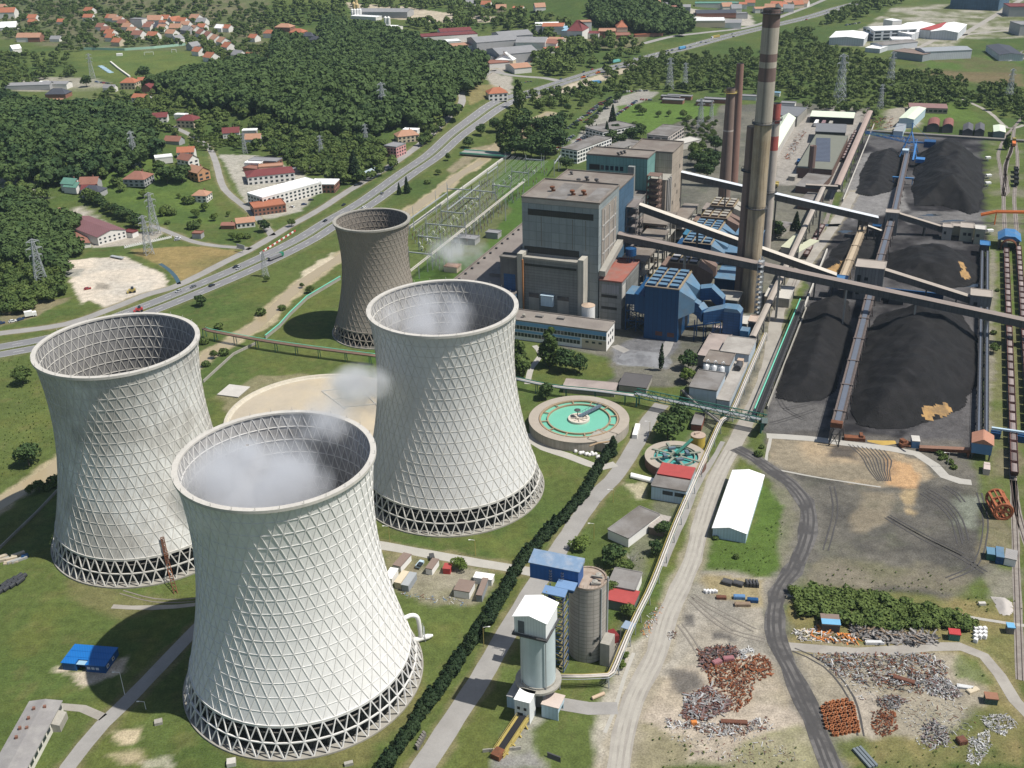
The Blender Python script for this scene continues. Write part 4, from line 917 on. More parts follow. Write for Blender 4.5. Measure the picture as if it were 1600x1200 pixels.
block_house('narrow blue roofed cabin at the far end of the right belt',186,195,240.5,246,7,dsteel,bluer,3,True,'conveyor_cabin')
block_house('small dark blue cabin beside the central transfer house',205,210,173,178,7,dsteel,bluedk,3,True,'conveyor_cabin')
t=block_house('white roofed shed before the blue fence in the coal yard',84,89,193,201,4.2,dsteel,white,name='shed')
mb=MB();mb.prism(rec(96,97,190,222),0,5);tag(mb.build('retaining_wall',bluem),'long blue retaining wall between two coal heaps','wall')
# wagon tipper: blue curved roof house
t=thing('wagon_tipper','wagon tipper house with bright blue roof astride the railway','rail building',PF(211,258));mb=MB()
for v in (252,263): mb.prism(rec(203,219,v,v+1),0,6.5)
mb.build('wall',dsteel,t);mb=MB()
mb.hexa([PF(202.5,251,6.5),PF(202.5,265,6.5),PF(219.5,265,6.5),PF(219.5,251,6.5)],[PF(202.5,255,9.3),PF(202.5,261,9.3),PF(219.5,261,9.3),PF(219.5,255,9.3)]);mb.build('roof',bluer,t)
mb=MB()
for u in (200,202): mb.tube([PF(u,258+4.5*math.cos(a),3+4.5*math.sin(a)) for a in np.linspace(-.4,3.54,14)],.5,6)
mb.build('tipping_ring',rust,t)
# open belt conveyors
beltm=M('grey_blue_belt',(.11,.125,.155),rough=.5,var=.3,scale=.4);framem=M('brown_truss_steel',(.13,.105,.095),var=.4);tanbelt=M('tan_belt_cover',(.42,.34,.24),var=.25,scale=.3)
def belt(label,a,b,w,frame,bm_,deck=2.2,legs=12,legw=None,boxes=True):
    a=Vector(a);b=Vector(b);d=b-a;n_=int(d.length/4);s=Vector((-d.y,d.x,0)).normalized();t=thing('belt_conveyor',label,'conveyor',(a.x,a.y,0));mb=MB()
    for k in (-1,1):
        e=s*k*w/2
        mb.beam(a+e,b+e,.3);mb.beam(a+e-Vector((0,0,deck)),b+e-Vector((0,0,deck)),.3);mb.beam(a+e+Vector((0,0,1.1)),b+e+Vector((0,0,1.1)),.12)
        mb.quad(*[q for q in (a+e-s*k*.1,b+e-s*k*.1,b+e-s*k*1.0,a+e-s*k*1.0)][::k])
        for i in range(n_):
            p=a+d*(i/n_)+e;q=a+d*((i+1)/n_)+e;mb.beam(p,p-Vector((0,0,deck)),.18);mb.beam(p-Vector((0,0,deck if i % 2 else 0)),q-Vector((0,0,0 if i % 2 else deck)),.16);mb.beam(p,p+Vector((0,0,1.1)),.1)
    for i in range(n_):
        p=a+d*(i/n_);mb.beam(p-s*w/2-Vector((0,0,deck*.9)),p+s*w/2-Vector((0,0,deck*.9)),.25)
    mb.build('truss',frame,t)
    mb=MB();e=s*w*.26;z=Vector((0,0,.45));mb.hexa([a-e-z,b-e-z,b+e-z,a+e-z],[a-e+z,b-e+z,b+e+z,a+e+z]);mb.build('belt',bm_,t)
    if boxes:
        for i in range(3,n_-1,7):
            mb=MB();p=a+d*(i/n_);mb.beam(p-s*w*.62+Vector((0,0,.3)),p+s*w*.62+Vector((0,0,.3)),.8,.9);mb.build('idler_frame',frame,t)
    for i in range(legs): leg_pair(t,a+d*((i+.5)/legs)-Vector((0,0,deck)),(legw or w)*.5,d,frame,.5,spread=1.35)
    return t
belt('long central stacking belt conveyor through the near coal heaps',PF(-92.5,183.4,9.5),PF(86,183,9.5),4.6,framem,beltm,legs=11)
belt('central belt conveyor between the large and the small grey transfer house',PF(99.5,183,9.5),PF(211,184,10),4.4,framem,beltm,legs=7)
belt('far belt conveyor running up to the blue stacker',PF(219,184.5,7),PF(450,182,5),4.2,framem,beltm,legs=12,boxes=False)
belt('tan covered belt conveyor left of the large grey transfer house',PF(199,167.3,8),PF(92,165,8),4.4,M('tan_truss',(.30,.24,.17),var=.3),tanbelt,legs=6)
belt('right hand belt conveyor along the edge of the coal yard, left strand',PF(186,242.2,3.5),PF(-80,242.4,3.5),1.6,dsteel,beltm,1.2,16,boxes=False)
belt('right hand belt conveyor along the edge of the coal yard, right strand',PF(186,245.4,3.5),PF(-80,245.6,3.5),1.6,dsteel,beltm,1.2,16,boxes=False)
belt('sloping belt conveyor with mint green pipe along the left edge of the coal yard',PF(60,147.6,5),PF(-84,148,5),2.4,dsteel,rubber,1.5,12,boxes=False)
mb=MB();mb.tube([PF(60,146,6.5),PF(-84,146,6.5)],.35,8);tag(mb.build('pipe',M('mint_green_pipe',(.16,.50,.36),rough=.5,var=.15)),'long mint green pipe along the left coal yard conveyor','pipe')
mb=MB();mb.prism(rec(-70,60,149.6,150.2),0,1.8);tag(mb.build('retaining_wall',conc),'low concrete wall along the left edge of the near coal yard','wall')
mb=MB();mb.prism(rec(60,165,148.2,149),0,2.2);tag(mb.build('retaining_wall',concl),'pale concrete wall curving beside the coal heap with the ochre edge','wall')
mb=MB();mb.prism(rec(283,540,145.5,146.1),0,1.6);tag(mb.build('retaining_wall',concl),'long pale wall along the far left coal yard edge','wall')
mb=MB();mb.prism([G(*p) for p in [(1352,207),(1600,223),(1600,221),(1352,205)]],0,1.8);tag(mb.build('retaining_wall',concd),'dark wall along the far edge of the coal yard','wall')
# end of the stacking belt: head frame and chute; right belt head cabin
t=thing('belt_head_frame','rusty drive head at the near end of the central stacking belt','conveyor head',PF(-94,183.4));mb=MB();mb.box(PF(-93,183.4,8.6),5,3,2.2,math.radians(-22));mb.build('drive',rust,t);mb=MB()
for v in (181.4,185.4):
    for u in (-96,-91): mb.beam(PF(u,v,0),PF(u,v,8.6),.45)
mb.beam(PF(-96,181.4,0),PF(-96,185.4,8),.25);mb.beam(PF(-96,185.4,0),PF(-96,181.4,8),.25);mb.build('legs',dsteel,t)
t=thing('loading_hut','hut with rusty and pale striped roof at the near end of the right belts','hut',PF(-84,244));mb=MB();mb.prism(rec(-88,-79,239.5,247.5),3,8);mb.build('wall',M('hut_blue',(.10,.2,.34),var=.3),t)
mb=MB();mb.hexa([PF(-88.4,239,8.01),PF(-88.4,248,8.01),PF(-78.6,248,8.01),PF(-78.6,239,8.01)],[PF(-88.4,243.3,10.2),PF(-88.4,243.8,10.2),PF(-78.6,243.8,10.2),PF(-78.6,243.3,10.2)]);mb.build('roof',M('rusty_striped_roof',(.36,.18,.12),var=.4,corr=1.4),t)
mb=MB()
for v in (240,247):
    for u in (-87.5,-79.5): mb.beam(PF(u,v,0),PF(u,v,3.1),.5)
mb.build('legs',dsteel,t)
mb=MB();mb.box(PF(-98,246,0),4.5,2.6,2.8,math.radians(67.8));mb.box(PF(-95,246,.8),2,2.4,2,math.radians(67.8));tag(mb.build('container',M('white_rust_box',(.50,.42,.38),var=.5)),'small white and rust box before the striped roof hut','container')
gallery('rusty reclaim conveyor between small blue cabin and striped roof hut',G(1436,702,.5),G(1522,706,2.5),2.4,1.4,rust,M('rust_brown_cover',(.23,.13,.09),var=.4),(.5,.9),rust,name='reclaim_conveyor')
t=thing('shed','tiny blue cabin with pale roof on the edge of the foreground coal yard','hut',G(1430,700));body(t,rect((1424,700),(1436,701),(1437,693)),0,3.4,M('hut_blue',(.10,.2,.34)),concl,0)
t=thing('scraper','rusty scraper machine left of the tiny blue cabin','machine',G(1413,697));mb=MB();mb.box(G(1413,697),5,2,1.8,.4);mb.box(G(1410,696),2,2.5,3,.4);mb.build('body',rust,t);mb=MB();mb.beam(G(1408,697,1),G(1422,697,3),.7);mb.build('boom',rust,t)
t=thing('scraper','rusty feeder box near the foot of the central stacking belt','machine',G(1335,687));mb=MB();mb.box(G(1335,687),9,3,1.6,-.2);mb.build('body',rust,t);mb=MB();mb.box(G(1345,686),1.4,3.4,2.6,-.2);mb.build('hopper',rust,t)
# blue stacker
sb=M('stacker_blue',(.05,.17,.40),rough=.5,var=.3)
t=thing('stacker','tall blue lattice stacker machine between the two far coal heaps','stacker',PF(440,182));mb=MB()
for u in (425,447):
    for v in (176,190): mb.beam(PF(u,v,0),PF(436,183,20),.6)
for z in (6,12): 
    for u0,u1,v0,v1 in ((429,443,178,178),(429,443,188,188),(429,429,178,188),(443,443,178,188)): mb.beam(PF(u0,v0,z),PF(u1,v1,z),.35)
mb.beam(PF(436,183,20),PF(436,183,27),.7);mb.build('tower',sb,t)
mb=MB()
for s in (-1.6,1.6):
    mb.beam(PF(436+s,183,10),PF(446+s,145,14),.45);mb.beam(PF(436+s,183,14),PF(446+s,145,15),.35)
    for i in range(8): mb.beam(PF(436+s+i*1.25,183-i*4.75,10+i*.5),PF(436+s+(i+1)*1.25,183-(i+1)*4.75,14-(i)*.1),.25)
mb.beam(PF(436,183,27),PF(445,148,15),.2);mb.build('boom',sb,t)
mb=MB();mb.prism(rec(432,441,194,203),8,13,bottom=True);mb.build('counterweight',bluem,t)
mb=MB();mb.beam(PF(436,183,11),PF(436,200,11),1.2);mb.beam(PF(436,183,27),PF(436,199,13),.2);mb.build('counter_boom',sb,t)
mb=MB();mb.prism(rec(418,425,178,183),4,8);mb.build('operator_cabin',palebl,t)
mb=MB()
for i in range(9): mb.beam(PF(425-i*3,186,12-i),PF(425-i*3,190,12-i),.3);
mb.beam(PF(425,188,12),PF(398,188,5),1.4);mb.prism(rec(395,403,190,197),4,7);mb.build('tripper',sb,t)
mb=MB();mb.prism(rec(341,343,176,192),4.6,5.6,bottom=True);[mb.beam(PF(342,v,0),PF(342,v,4.7),.5) for v in (177,191)];tag(mb.build('portal_beam',bluer),'blue portal beam across the far belt conveyor','portal')
# orange crane gantry
t=thing('gantry_crane','orange gantry crane spanning the railway tracks','crane',G(1560,345));og=M('orange_paint',(.60,.16,.04),rough=.5,var=.25);A=G(1554,349);B_=G(1610,350);mb=MB()
for p in (A,B_):
    for k in (-3,3): mb.beam(p+UU*k,p+UU*k*.3+Vector((0,0,8)),.6)
    mb.beam(p-UU*3,p+UU*3,.5)
mb.build('legs',og,t);mb=MB();s=(A-B_).normalized()*10
for k in (-1.3,1.3): mb.beam(A+s+UU*k+Vector((0,0,6)),A+UU*k+Vector((0,0,8.4)),.9,1.3);mb.beam(A+UU*k+Vector((0,0,8.4)),B_+UU*k+Vector((0,0,8.4)),.9,1.3)
mb.build('bridge',og,t)
# ---------------------------------------------------------------- railway
railm=M('rail_steel',(.16,.12,.10),rough=.5,var=.3,metal=.4);ballast=M('track_ballast',(.24,.215,.19),var=.4,scale=.5,stain=(.15,.13,.11),stain_amt=.5)
def track(pts,step=8):
    P=smooth_path([Vector((p.x,p.y,0)) for p in pts],step);mb=MB();ribbon(mb,P,2.8,.045,0,.12);tag(mb.build('track_bed',ballast),kind='structure')
    mb=MB()
    for s in (-.75,.75):
        q=offset_path(P,s)
        for a,b in zip(q[:-1],q[1:]): mb.beam((a.x,a.y,.18),(b.x,b.y,.18),.16)
    tag(mb.build('railway_track',railm),kind='structure')
    return P
T1=[PF(u,256.6) for u in (-230,-160,-101,0,100,200,260,330)];track(T1+[G(1573,255),G(1580,232),G(1583,215),G(1585,198)])
track([PF(u,264) for u in (-150,0,100,213,270,330)]+[G(1590,250),G(1585,215)])
track([PF(330,256.6),G(1563,262),G(1560,240),G(1572,212),G(1585,198),G(1600,180)])
track([PF(330,256.6),G(1575,300),G(1570,262),G(1580,237),G(1584,215)])
track([PF(620,134),PF(500,133.2),PF(400,133.4),PF(260,138)]);track([PF(265,139),PF(215,140),PF(140,137),PF(60,138)])
track([PF(-101,256.6),G(1590,800),G(1608,860)])
redw=M('wagon_red_brown',(.10,.045,.038),rough=.7,var=.45,scale=.6,objrand=.5);gcoal=M('coal_load',(.10,.085,.08),var=.5,scale=.8,objrand=.7)
def make_wagon(label,mat,load):
    t=thing('coal_wagon',label,'wagon',(0,0,0));L_,W_=8.6,2.8;mb=MB()
    mb.hexa([(-L_/2+.5,-W_/2+.2,1.2),(L_/2-.5,-W_/2+.2,1.2),(L_/2-.5,W_/2-.2,1.2),(-L_/2+.5,W_/2-.2,1.2)],[(-L_/2,-W_/2,3.0),(L_/2,-W_/2,3.0),(L_/2,W_/2,3.0),(-L_/2,W_/2,3.0)])
    for a,b in (((-L_/2,-W_/2),(L_/2,-W_/2)),((L_/2,-W_/2),(L_/2,W_/2)),((L_/2,W_/2),(-L_/2,W_/2)),((-L_/2,W_/2),(-L_/2,-W_/2))): mb.beam((*a,3.25),(*b,3.25),.22,.55)
    for i in range(5):
        x=-L_/2+.6+i*(L_-1.2)/4
        for s in (-1,1): mb.beam((x,s*(W_/2-.02),1.4),(x,s*(W_/2+.06),3.3),.16)
    mb.build('hopper_body',mat,t)
    mb=MB();mb.hexa([(-L_/2+.2,-W_/2+.2,2.95),(L_/2-.2,-W_/2+.2,2.95),(L_/2-.2,W_/2-.2,2.95),(-L_/2+.2,W_/2-.2,2.95)],[(-L_/2+1.4,-.5,3.35),(L_/2-1.4,-.5,3.35),(L_/2-1.4,.5,3.35),(-L_/2+1.4,.5,3.35)]);mb.build('coal_load',load,t)
    mb=MB();mb.box((0,0,.8),L_+.4,1.6,.35);[mb.box((s*(L_/2+.2),0,.85),.5,2.2,.3) for s in (-1,1)];mb.build('underframe',dsteel,t)
    for x in (-2.6,2.6):
        for y in (-.8,.8):
            mb=MB();mb.tube([(x,y-.08,.55),(x,y+.08,.55)],.46,10);mb.build('wheel',dsteel,t)
    return t
RZ=math.radians(67.8);first=make_wagon('open coal wagon with grey load in the long row beside the right hand belts',redw,M('grey_load',(.23,.19,.18),var=.5,scale=.9,objrand=.8))
us=[u for u in np.arange(-96,200,9.6)]
for i,u in enumerate(us):
    p=PF(u,256.6,.26)
    if i == 0: first.location=p;first.rotation_euler=(0,0,RZ);first['group']='coal wagons in the long right hand row'
    else: dup(first,p,RZ,None,'coal wagons in the long right hand row')
for u in np.arange(-60,205,9.6): dup(first,PF(u,264,.26),RZ,'open coal wagon in the outermost row at the right edge','coal wagons in the outermost row')
for u in np.arange(150,212,9.6): dup(first,PF(u,137.6+(u-150)*.035,.26),RZ-.03,'empty brown coal wagon in the short row beside the dirt road','coal wagons beside the dirt road')
for u in np.arange(400,500,9.6): dup(first,PF(u,133.3,.26),RZ,'dark coal wagon in the row under the far covered conveyor','coal wagons under the far conveyor')
black=make_wagon('black empty wagon in the far short row near the rail junction',rubber,darkin);black['group']='black wagons near the rail junction'
for k in range(4):
    p=G(1587,290-k*7,.26);rz=math.radians(72)
    if k == 0: black.location=p;black.rotation_euler=(0,0,rz)
    else: dup(black,p,rz,None,'black wagons near the rail junction')
t=thing('locomotive','small orange shunting locomotive near the far rail junction','locomotive',G(1584,224));mb=MB();mb.box(G(1584,226,.8),10,2.8,2.2,math.radians(68));mb.build('hood',og,t);mb=MB();mb.box(G(1584,222,.8),3.2,2.9,3.6,math.radians(68));mb.build('cab',yellow,t);mb=MB();mb.box(G(1584,225,.1),11,2.4,.8,math.radians(68));mb.build('bogie',dsteel,t)
# blue wagon puller straddling the row
t=thing('wagon_mover','blue machine straddling the wagon row','machine',G(1567,687));q=uv_of(G(1577,687));mb=MB();mb.box(PF(q[0],q[1]-6,0),3,4,3,RZ);mb.box(PF(q[0],q[1]+4,0),3,5,3.2,RZ);mb.build('cabinet',bluem,t);mb=MB();mb.beam(PF(q[0],q[1]-8,4.6),PF(q[0],q[1]+7,4.6),1.2,.8);[mb.beam(PF(q[0],q[1]+v,0),PF(q[0],q[1]+v,4.6),.5) for v in (-4,3)];mb.build('portal',palebl,t)
# ---------------------------------------------------------------- silos
siloc=M('silo_concrete',(.36,.335,.30),var=.2,scale=.12,streak=.2,panel=(2.8,1.5))
t=thing('silo','big round grey concrete silo with blue penthouse overhanging its top','silo',PF(-262,121));sc_=PF(-263.2,123.3)
mb=MB();mb.lathe([(6.1,0),(6.1,29.3)],40,sc_);mb.build('drum',siloc,t,True)
mb=MB();mb.lathe([(6.25,29.3),(6.25,29.9),(5.7,29.9),(5.7,29.5),(.05,29.5)],40,sc_)
for k in range(30):
    a=k*math.pi/15;q=sc_+Vector((6*math.cos(a),6*math.sin(a),29.9));mb.beam(q,q+Vector((0,0,1.1)),.08)
mb.build('top_slab',M('stained_concrete_top',(.33,.27,.22),var=.5,scale=.4,stain=(.2,.13,.09),stain_amt=.5),t)
mb=MB()
for dz in (3,7): mb.lathe([(1.0,29.6),(1.0,30.6),(.1,30.8)],12,sc_+UU*(dz-5)+VV*3)
mb.beam(sc_+VV*1+UU*1+Vector((0,0,30)),sc_+VV*5+Vector((0,0,31)),.6);mb.beam(sc_-UU*3+VV*2+Vector((0,0,30)),sc_-UU*2+VV*5+Vector((0,0,30)),.8);mb.build('roof_gear',conc,t)
for x,z in ((3.0,8.5),(4.0,9.0),(5.0,9.6),(1.4,3.0)):
    a=math.atan2(-1,.35)+ (x-3)*.16;q=sc_+Vector((6.1*math.cos(a),6.1*math.sin(a),z));mb=MB();mb.box(q-Vector((0,0,0)),.7,.7,.9 if z > 4 else 1.4,a);mb.build('window',m_dk,t)
mb=MB();q=sc_+Vector((6.5*math.cos(-.25),6.5*math.sin(-.25),0));mb.tube([q,q+Vector((0,0,31))],.28,8);mb.tube([sc_+Vector((6.4*math.cos(-.9),6.4*math.sin(-.9),0)),sc_+Vector((6.4*math.cos(-.9),6.4*math.sin(-.9),29))],.2,8);mb.build('downpipe',steel,t)
pen=[PF(-269.5,105.8,0),PF(-263.6,105.5,0),PF(-263.3,121.8,0),PF(-269.2,122.0,0)]
mb=MB();mb.prism(pen,29.95,35.6,bottom=True);mb.build('penthouse',M('bright_blue_cladding',(.015,.085,.27),rough=.45,var=.15,corr=1.5),t)
mb=MB();e=[p+(p-ctr(pen)).normalized()*.5 for p in pen];mb.hexa([p+Vector((0,0,35.62)) for p in e],[p+Vector((0,0,z)) for p,z in zip(e,(35.8,37.0,37.0,35.8))]);mb.build('penthouse_roof',M('streaky_blue_roof',(.17,.25,.36),rough=.5,var=.4,scale=.5,stain=(.35,.36,.38),stain_amt=.4),t)
for v in (117,113): 
    mb=MB()
    for z in (30.5,31.5,32.5,33.5,34.5): mb.lathe([(.4,z),(.5,z+.1),(.4,z+.2)],10,PF(-270.1,v))
    mb.build('ladder_cage',dsteel,t)
mb=MB();mb.hexa([PF(-276.5,112.5,30.2),PF(-276.5,120,30.2),PF(-273.4,120,31),PF(-273.4,112.5,31)],[PF(-276.5,112.5,30.6),PF(-276.5,120,30.6),PF(-273.4,120,31.4),PF(-273.4,112.5,31.4)])
mb.hexa([PF(-273.3,115.6,31),PF(-273.3,122,31),PF(-269.6,122,31.5),PF(-269.6,115.6,31.5)],[PF(-273.3,115.6,31.4),PF(-273.3,122,31.4),PF(-269.6,122,31.9),PF(-269.6,115.6,31.9)]);mb.build('stair_roof',M('sky_blue_roof',(.15,.25,.42),rough=.5,var=.2),t)
mb=MB();mb.prism(rec(-273,-270,117,121.5),29.95,31);mb.build('stair_head',bluedk,t)
mb=MB();mb.prism(rec(-268.5,-262.5,129.3,132.5),0,9);mb.build('side_house',conc,t)
t2=thing('stair_tower','blue and yellow open stair tower between the two silos','stair tower',PF(-273,117));mb=MB();my=MB()
for u in (-276,-271):
    for v in (113.2,119.3): mb.beam(PF(u,v,0),PF(u,v,30.5),.32)
for i in range(11):
    z=i*2.8
    for (u,v),(u2,v2) in (((-276,113.2),(-276,119.3)),((-271,113.2),(-271,119.3)),((-276,113.2),(-271,113.2)),((-276,119.3),(-271,119.3))): mb.beam(PF(u,v,z),PF(u2,v2,z),.2)
    f=i % 2;my.beam(PF(-275.9,113.6 if f else 118.9,z),PF(-275.9,118.9 if f else 113.6,z+2.8),.35);my.prism(rec(-275.6,-271.4,117.6,119.2),z+1.4,z+1.5);mb.prism(rec(-275.7,-271.3,113.6,115.5),z,z+.1)
    my.beam(PF(-271.2,119.5,z+1),PF(-276.2,119.5,z+1),.12)
mb.build('frame',M('stair_blue',(.03,.08,.2),var=.3),t2);my.build('stair_flight',M('stair_yellow',(.20,.175,.09),var=.4),t2)
wpan=M('white_corrugated',(.66,.68,.68),rough=.5,var=.12,corr=.9,scale=.3);wdrum=M('pale_silo_steel',(.43,.50,.51),rough=.55,var=.2,scale=.25,streak=.15)
t=thing('silo','slim pale silo with white gabled cabin on top, nearest of the silos','silo',PF(-292,116));wc=PF(-290.6,116.2)
mb=MB();mb.lathe([(5.3,9.4),(5.3,30.5)],36,wc);mb.build('drum',wdrum,t,True)
mb=MB();mb.lathe([(3.4,0),(3.4,6.5),(7.2,8.0),(7.2,8.8),(5.6,8.8),(5.6,9.4),(5.3,9.4)],36,wc);mb.build('base_ring',conc,t)
mb=MB()
for k in range(4):
    a=math.radians(22+90*k);q=wc+Vector((5.75*math.cos(a),5.75*math.sin(a),8.8));mb.beam(q,q+Vector((0,0,22)),.3)
    q2=wc+Vector((4.2*math.cos(a),4.2*math.sin(a),0));mb.beam(q2,q2+Vector((0,0,8)),1.0)
mb.build('column',steel,t)
cb=[PF(-297,111.2),PF(-286.9,111.2),PF(-286.9,121.2),PF(-297,121.2)]
mb=MB();mb.prism(cb,30.3,36.2,bottom=True);r0_,r1_=PF(-297,116.2,37.6),PF(-286.9,116.2,37.6);a_,b_,c_,d_=[Vector((p.x,p.y,36.2)) for p in cb]
mb.add([a_,d_,r0_],[(0,1,2)]);mb.add([b_,c_,r1_],[(0,1,2)]);mb.build('cabin_wall',wpan,t)
mb=MB()
for e0,e1 in ((a_,b_),(d_,c_)):
    o=(e0-Vector((r0_.x,r0_.y,36.2))).normalized()*.5+Vector((0,0,-.12));x0=(r0_-r1_).normalized()*.4;mb.hexa([e0+o+x0,e1+o-x0,r1_-x0+Vector((0,0,.03)),r0_+x0+Vector((0,0,.03))],[p+Vector((0,0,.2)) for p in (e0+o+x0,e1+o-x0,r1_-x0+Vector((0,0,.03)),r0_+x0+Vector((0,0,.03)))])
mb.build('cabin_roof',M('white_roof_sheet',(.80,.80,.78),rough=.5,var=.08),t)
strip_on(t,'louvre_door',PF(-297,112.4),PF(-297,114.4),30.6,35,M('louvre_grey',(.13,.14,.15),panel=(5,.5)),.1)
mb=MB();mb.prism(rec(-297.8,-286.3,110.6,121.8),29.7,30.25,bottom=True)
for z in (30.8,31.2): mb.beam(PF(-297.8,110.6,z),PF(-297.8,121.8,z),.08)
mb.build('cabin_floor',dsteel,t)
t=thing('gatehouse','white box cabin with dark windows at the foot of the slim pale silo','cabin',PF(-299,114.5));body(t,rec(-301.8,-296.6,112.5,117.4),0,8.6,wpan,M('white_roof_sheet',(.80,.80,.78)),0,.2)
for v in (113.4,115.5): strip_on(t,'window',PF(-301.8,v),PF(-301.8,v+.9),5.2,6.2,m_dk)
strip_on(t,'window',PF(-301.8,113.5),PF(-301.8,115.2),3,3.9,m_dk)
t=thing('shed','open fronted pale shed right of the slim pale silo foot','shed',PF(-295,122));mb=MB();mb.prism(rec(-297.3,-297,119.6,125),0,5);mb.prism(rec(-297,-291.5,119.6,119.9),0,5);mb.prism(rec(-297,-291.5,124.8,125),2.9,5);mb.prism(rec(-291.8,-291.5,119.9,124.8),0,5);mb.build('wall',palebl,t);mb=MB();mb.prism(rec(-297.5,-291.3,119.4,125.3),5.003,5.25);mb.build('roof',M('rosy_shed_roof',(.50,.42,.37),var=.25),t)
t=thing('shed','pale lean-to left of the slim pale silo foot','shed',PF(-293,110));body(t,rec(-297,-290,108,111.5),0,4.5,palebl,M('dull_roof',(.3,.3,.3)),0,.2)
tb_a,tb_b=G(818,1118,2.8),G(778,1178,.9)
t=belt('inclined black loading belt with yellow rails at the foot of the slim pale silo',tb_a,tb_b,3.6,yellow,rubber,1.0,4,boxes=False)
mb=MB();mb.box(tb_b-Vector((0,0,.9)),3.5,3.0,1.8,1.0);tag(mb.build('hopper',rust),'small rusty feed hopper at the low end of the loading belt','hopper')
mb=MB()
for i in range(5): p=G(760+i*12,1175-i*.8);mb.box(p,2.2,.3,1.2,.1)
tag(mb.build('low_wall',conc),'low concrete block wall at the bottom edge near the loading belt','wall')
t=thing('slab','dark panel leaning beside the loading belt at the bottom edge','panel',G(865,1188));mb=MB();mb.hexa([G(855,1182),G(876,1190),G(876,1192),G(855,1184)],[G(855,1182)+Vector((0,.4,1.6)),G(876,1190)+Vector((0,.4,1.6)),G(876,1192)+Vector((0,.4,1.6)),G(855,1184)+Vector((0,.4,1.6))]);mb.build('panel',dsteel,t)
# pipe run on trestles
def piperun(label,pts,offs,z_legs,name='pipe_rack',legmat=None,legstep=2,beam_mats=()):
    P=[Vector(p) for p in pts];t=thing(name,label,'pipes',(P[0].x,P[0].y,0));S=smooth_path(P,6)
    for k,(o,dz,r,mt,nm) in enumerate(offs):
        mb=MB();q=offset_path(S,o);q=[p+Vector((0,0,dz)) for p in q]
        if nm == 'beam': 
            for a,b in zip(q[:-1],q[1:]): mb.beam(a,b,r)
        else: mb.tube(q,r,8)
        mb.build('carrier_beam' if nm == 'beam' else nm,mt,t,nm !='beam')
    for i in range(0,len(S),legstep):
        p=S[i];d=(S[min(i+1,len(S)-1)]-S[max(0,i-1)]);d.z=0
        if d.length < .01: continue
        leg_pair(t,p-Vector((0,0,.4)),1.0,d,legmat or steel,.3,'trestle',1.2,False)
    return t
wpipe=M('white_pipe_lagging',(.50,.47,.43),rough=.5,var=.25,scale=.4,stain=(.38,.3,.24),stain_amt=.35)
PX=[(875,1056),(910,1056),(950,1054),(956,1049),(962,1036),(980,992),(997,955),(1020,908),(1055,818),(1082,756),(1104,706),(1127,656),(1142,645),(1150,628),(1165,592),(1187,541),(1196,520)]
piperun('long white pipe pair with yellow beam running beside the dirt road from the pale silo',[G(*p,4.6) for p in PX],[(-.55,0,.33,wpipe,'pipe'),(.25,0,.28,wpipe,'pipe'),(.95,-.2,.22,yellow,'beam'),(-1.1,-.5,.2,steel,'beam')],4)
gp=M('green_pipe_steel',(.035,.14,.105),rough=.5,var=.4,scale=.5)
piperun('pipe bridge with brown pipes crossing the lawn left of the grey cooling tower',[G(*p,5.5) for p in [(318,513),(325,516),(400,530),(480,542),(590,556)]],[(-.8,0,.45,M('brown_pipe',(.2,.13,.1),var=.4),'pipe'),(.4,0,.4,M('brown_pipe',(.2,.13,.1)),'pipe'),(1.3,.4,.18,M('mint_green_pipe',(.16,.5,.36)),'pipe'),(0,-.7,.5,concd,'beam')],5,legmat=gp,legstep=2)
piperun('pipe bridge with grey pipes from the grey cooling tower to the green truss',[G(*p,5.2) for p in [(800,590),(862,603),(930,610),(993,618)]],[(-.8,0,.4,steel,'pipe'),(.3,0,.4,wpipe,'pipe'),(1.2,.2,.3,gp,'pipe'),(0,-.7,.5,gp,'beam')],5,legmat=gp,legstep=2)
t=thing('pipe_bridge','dark green truss pipe bridge crossing the plant road near the clarifiers','pipe bridge',G(1060,640));A,B_=G(993,618,5),G(1196,660,5);d=B_-A;s=Vector((-d.y,d.x,0)).normalized()*1.8;mb=MB();n_=16
for k in (-1,1):
    for z in (0,3): mb.beam(A+s*k+Vector((0,0,z)),B_+s*k+Vector((0,0,z)),.35)
    for i in range(n_):
        p,q=A+d*(i/n_)+s*k,A+d*((i+1)/n_)+s*k;mb.beam(p+Vector((0,0,0 if i % 2 else 3)),q+Vector((0,0,3 if i % 2 else 0)),.22);mb.beam(p,p+Vector((0,0,3)),.22)
mb.build('truss',gp,t);mb=MB()
for o in (-.9,0,.9): mb.tube([A+s*o/1.8+Vector((0,0,1.2)),B_+s*o/1.8+Vector((0,0,1.2))],.35,8)
mb.build('pipes',steel,t)
for f in (.02,.68,.98): leg_pair(t,A+d*f,1.8,d,gp,.6,'trestle',1.0)
mb=MB();mb.beam(G(1195,657),G(1195,657,9),2.6);tag(mb.build('pier',M('grey_green_pier',(.16,.2,.19),var=.3)),'grey green pier at the right end of the green truss bridge','pier')
piperun('dark sloping pipe bundle from the grey blue plant down to the white pipe pair',[G(*p,z) for *p,z in [(1066,609,5.5),(1090,632,5.5),(1126,660,4.5)]],[(-.8,0,.3,dsteel,'pipe'),(0,0,.3,conc,'pipe'),(.8,0,.3,dsteel,'pipe')],4,legmat=dsteel,legstep=3)
t=thing('shelter','small blue grey roof over the white pipes right of the big silo','shelter',G(982,985));mb=MB();P=rect((970,981),(986,986),(990,974),4.5);mb.prism(P,4.5,4.8,bottom=True);mb.build('roof',M('blue_grey_sheet',(.22,.28,.36),var=.2),t);mb=MB();[mb.beam((p.x,p.y,0),(p.x,p.y,4.5),.25) for p in P];mb.build('post',steel,t)
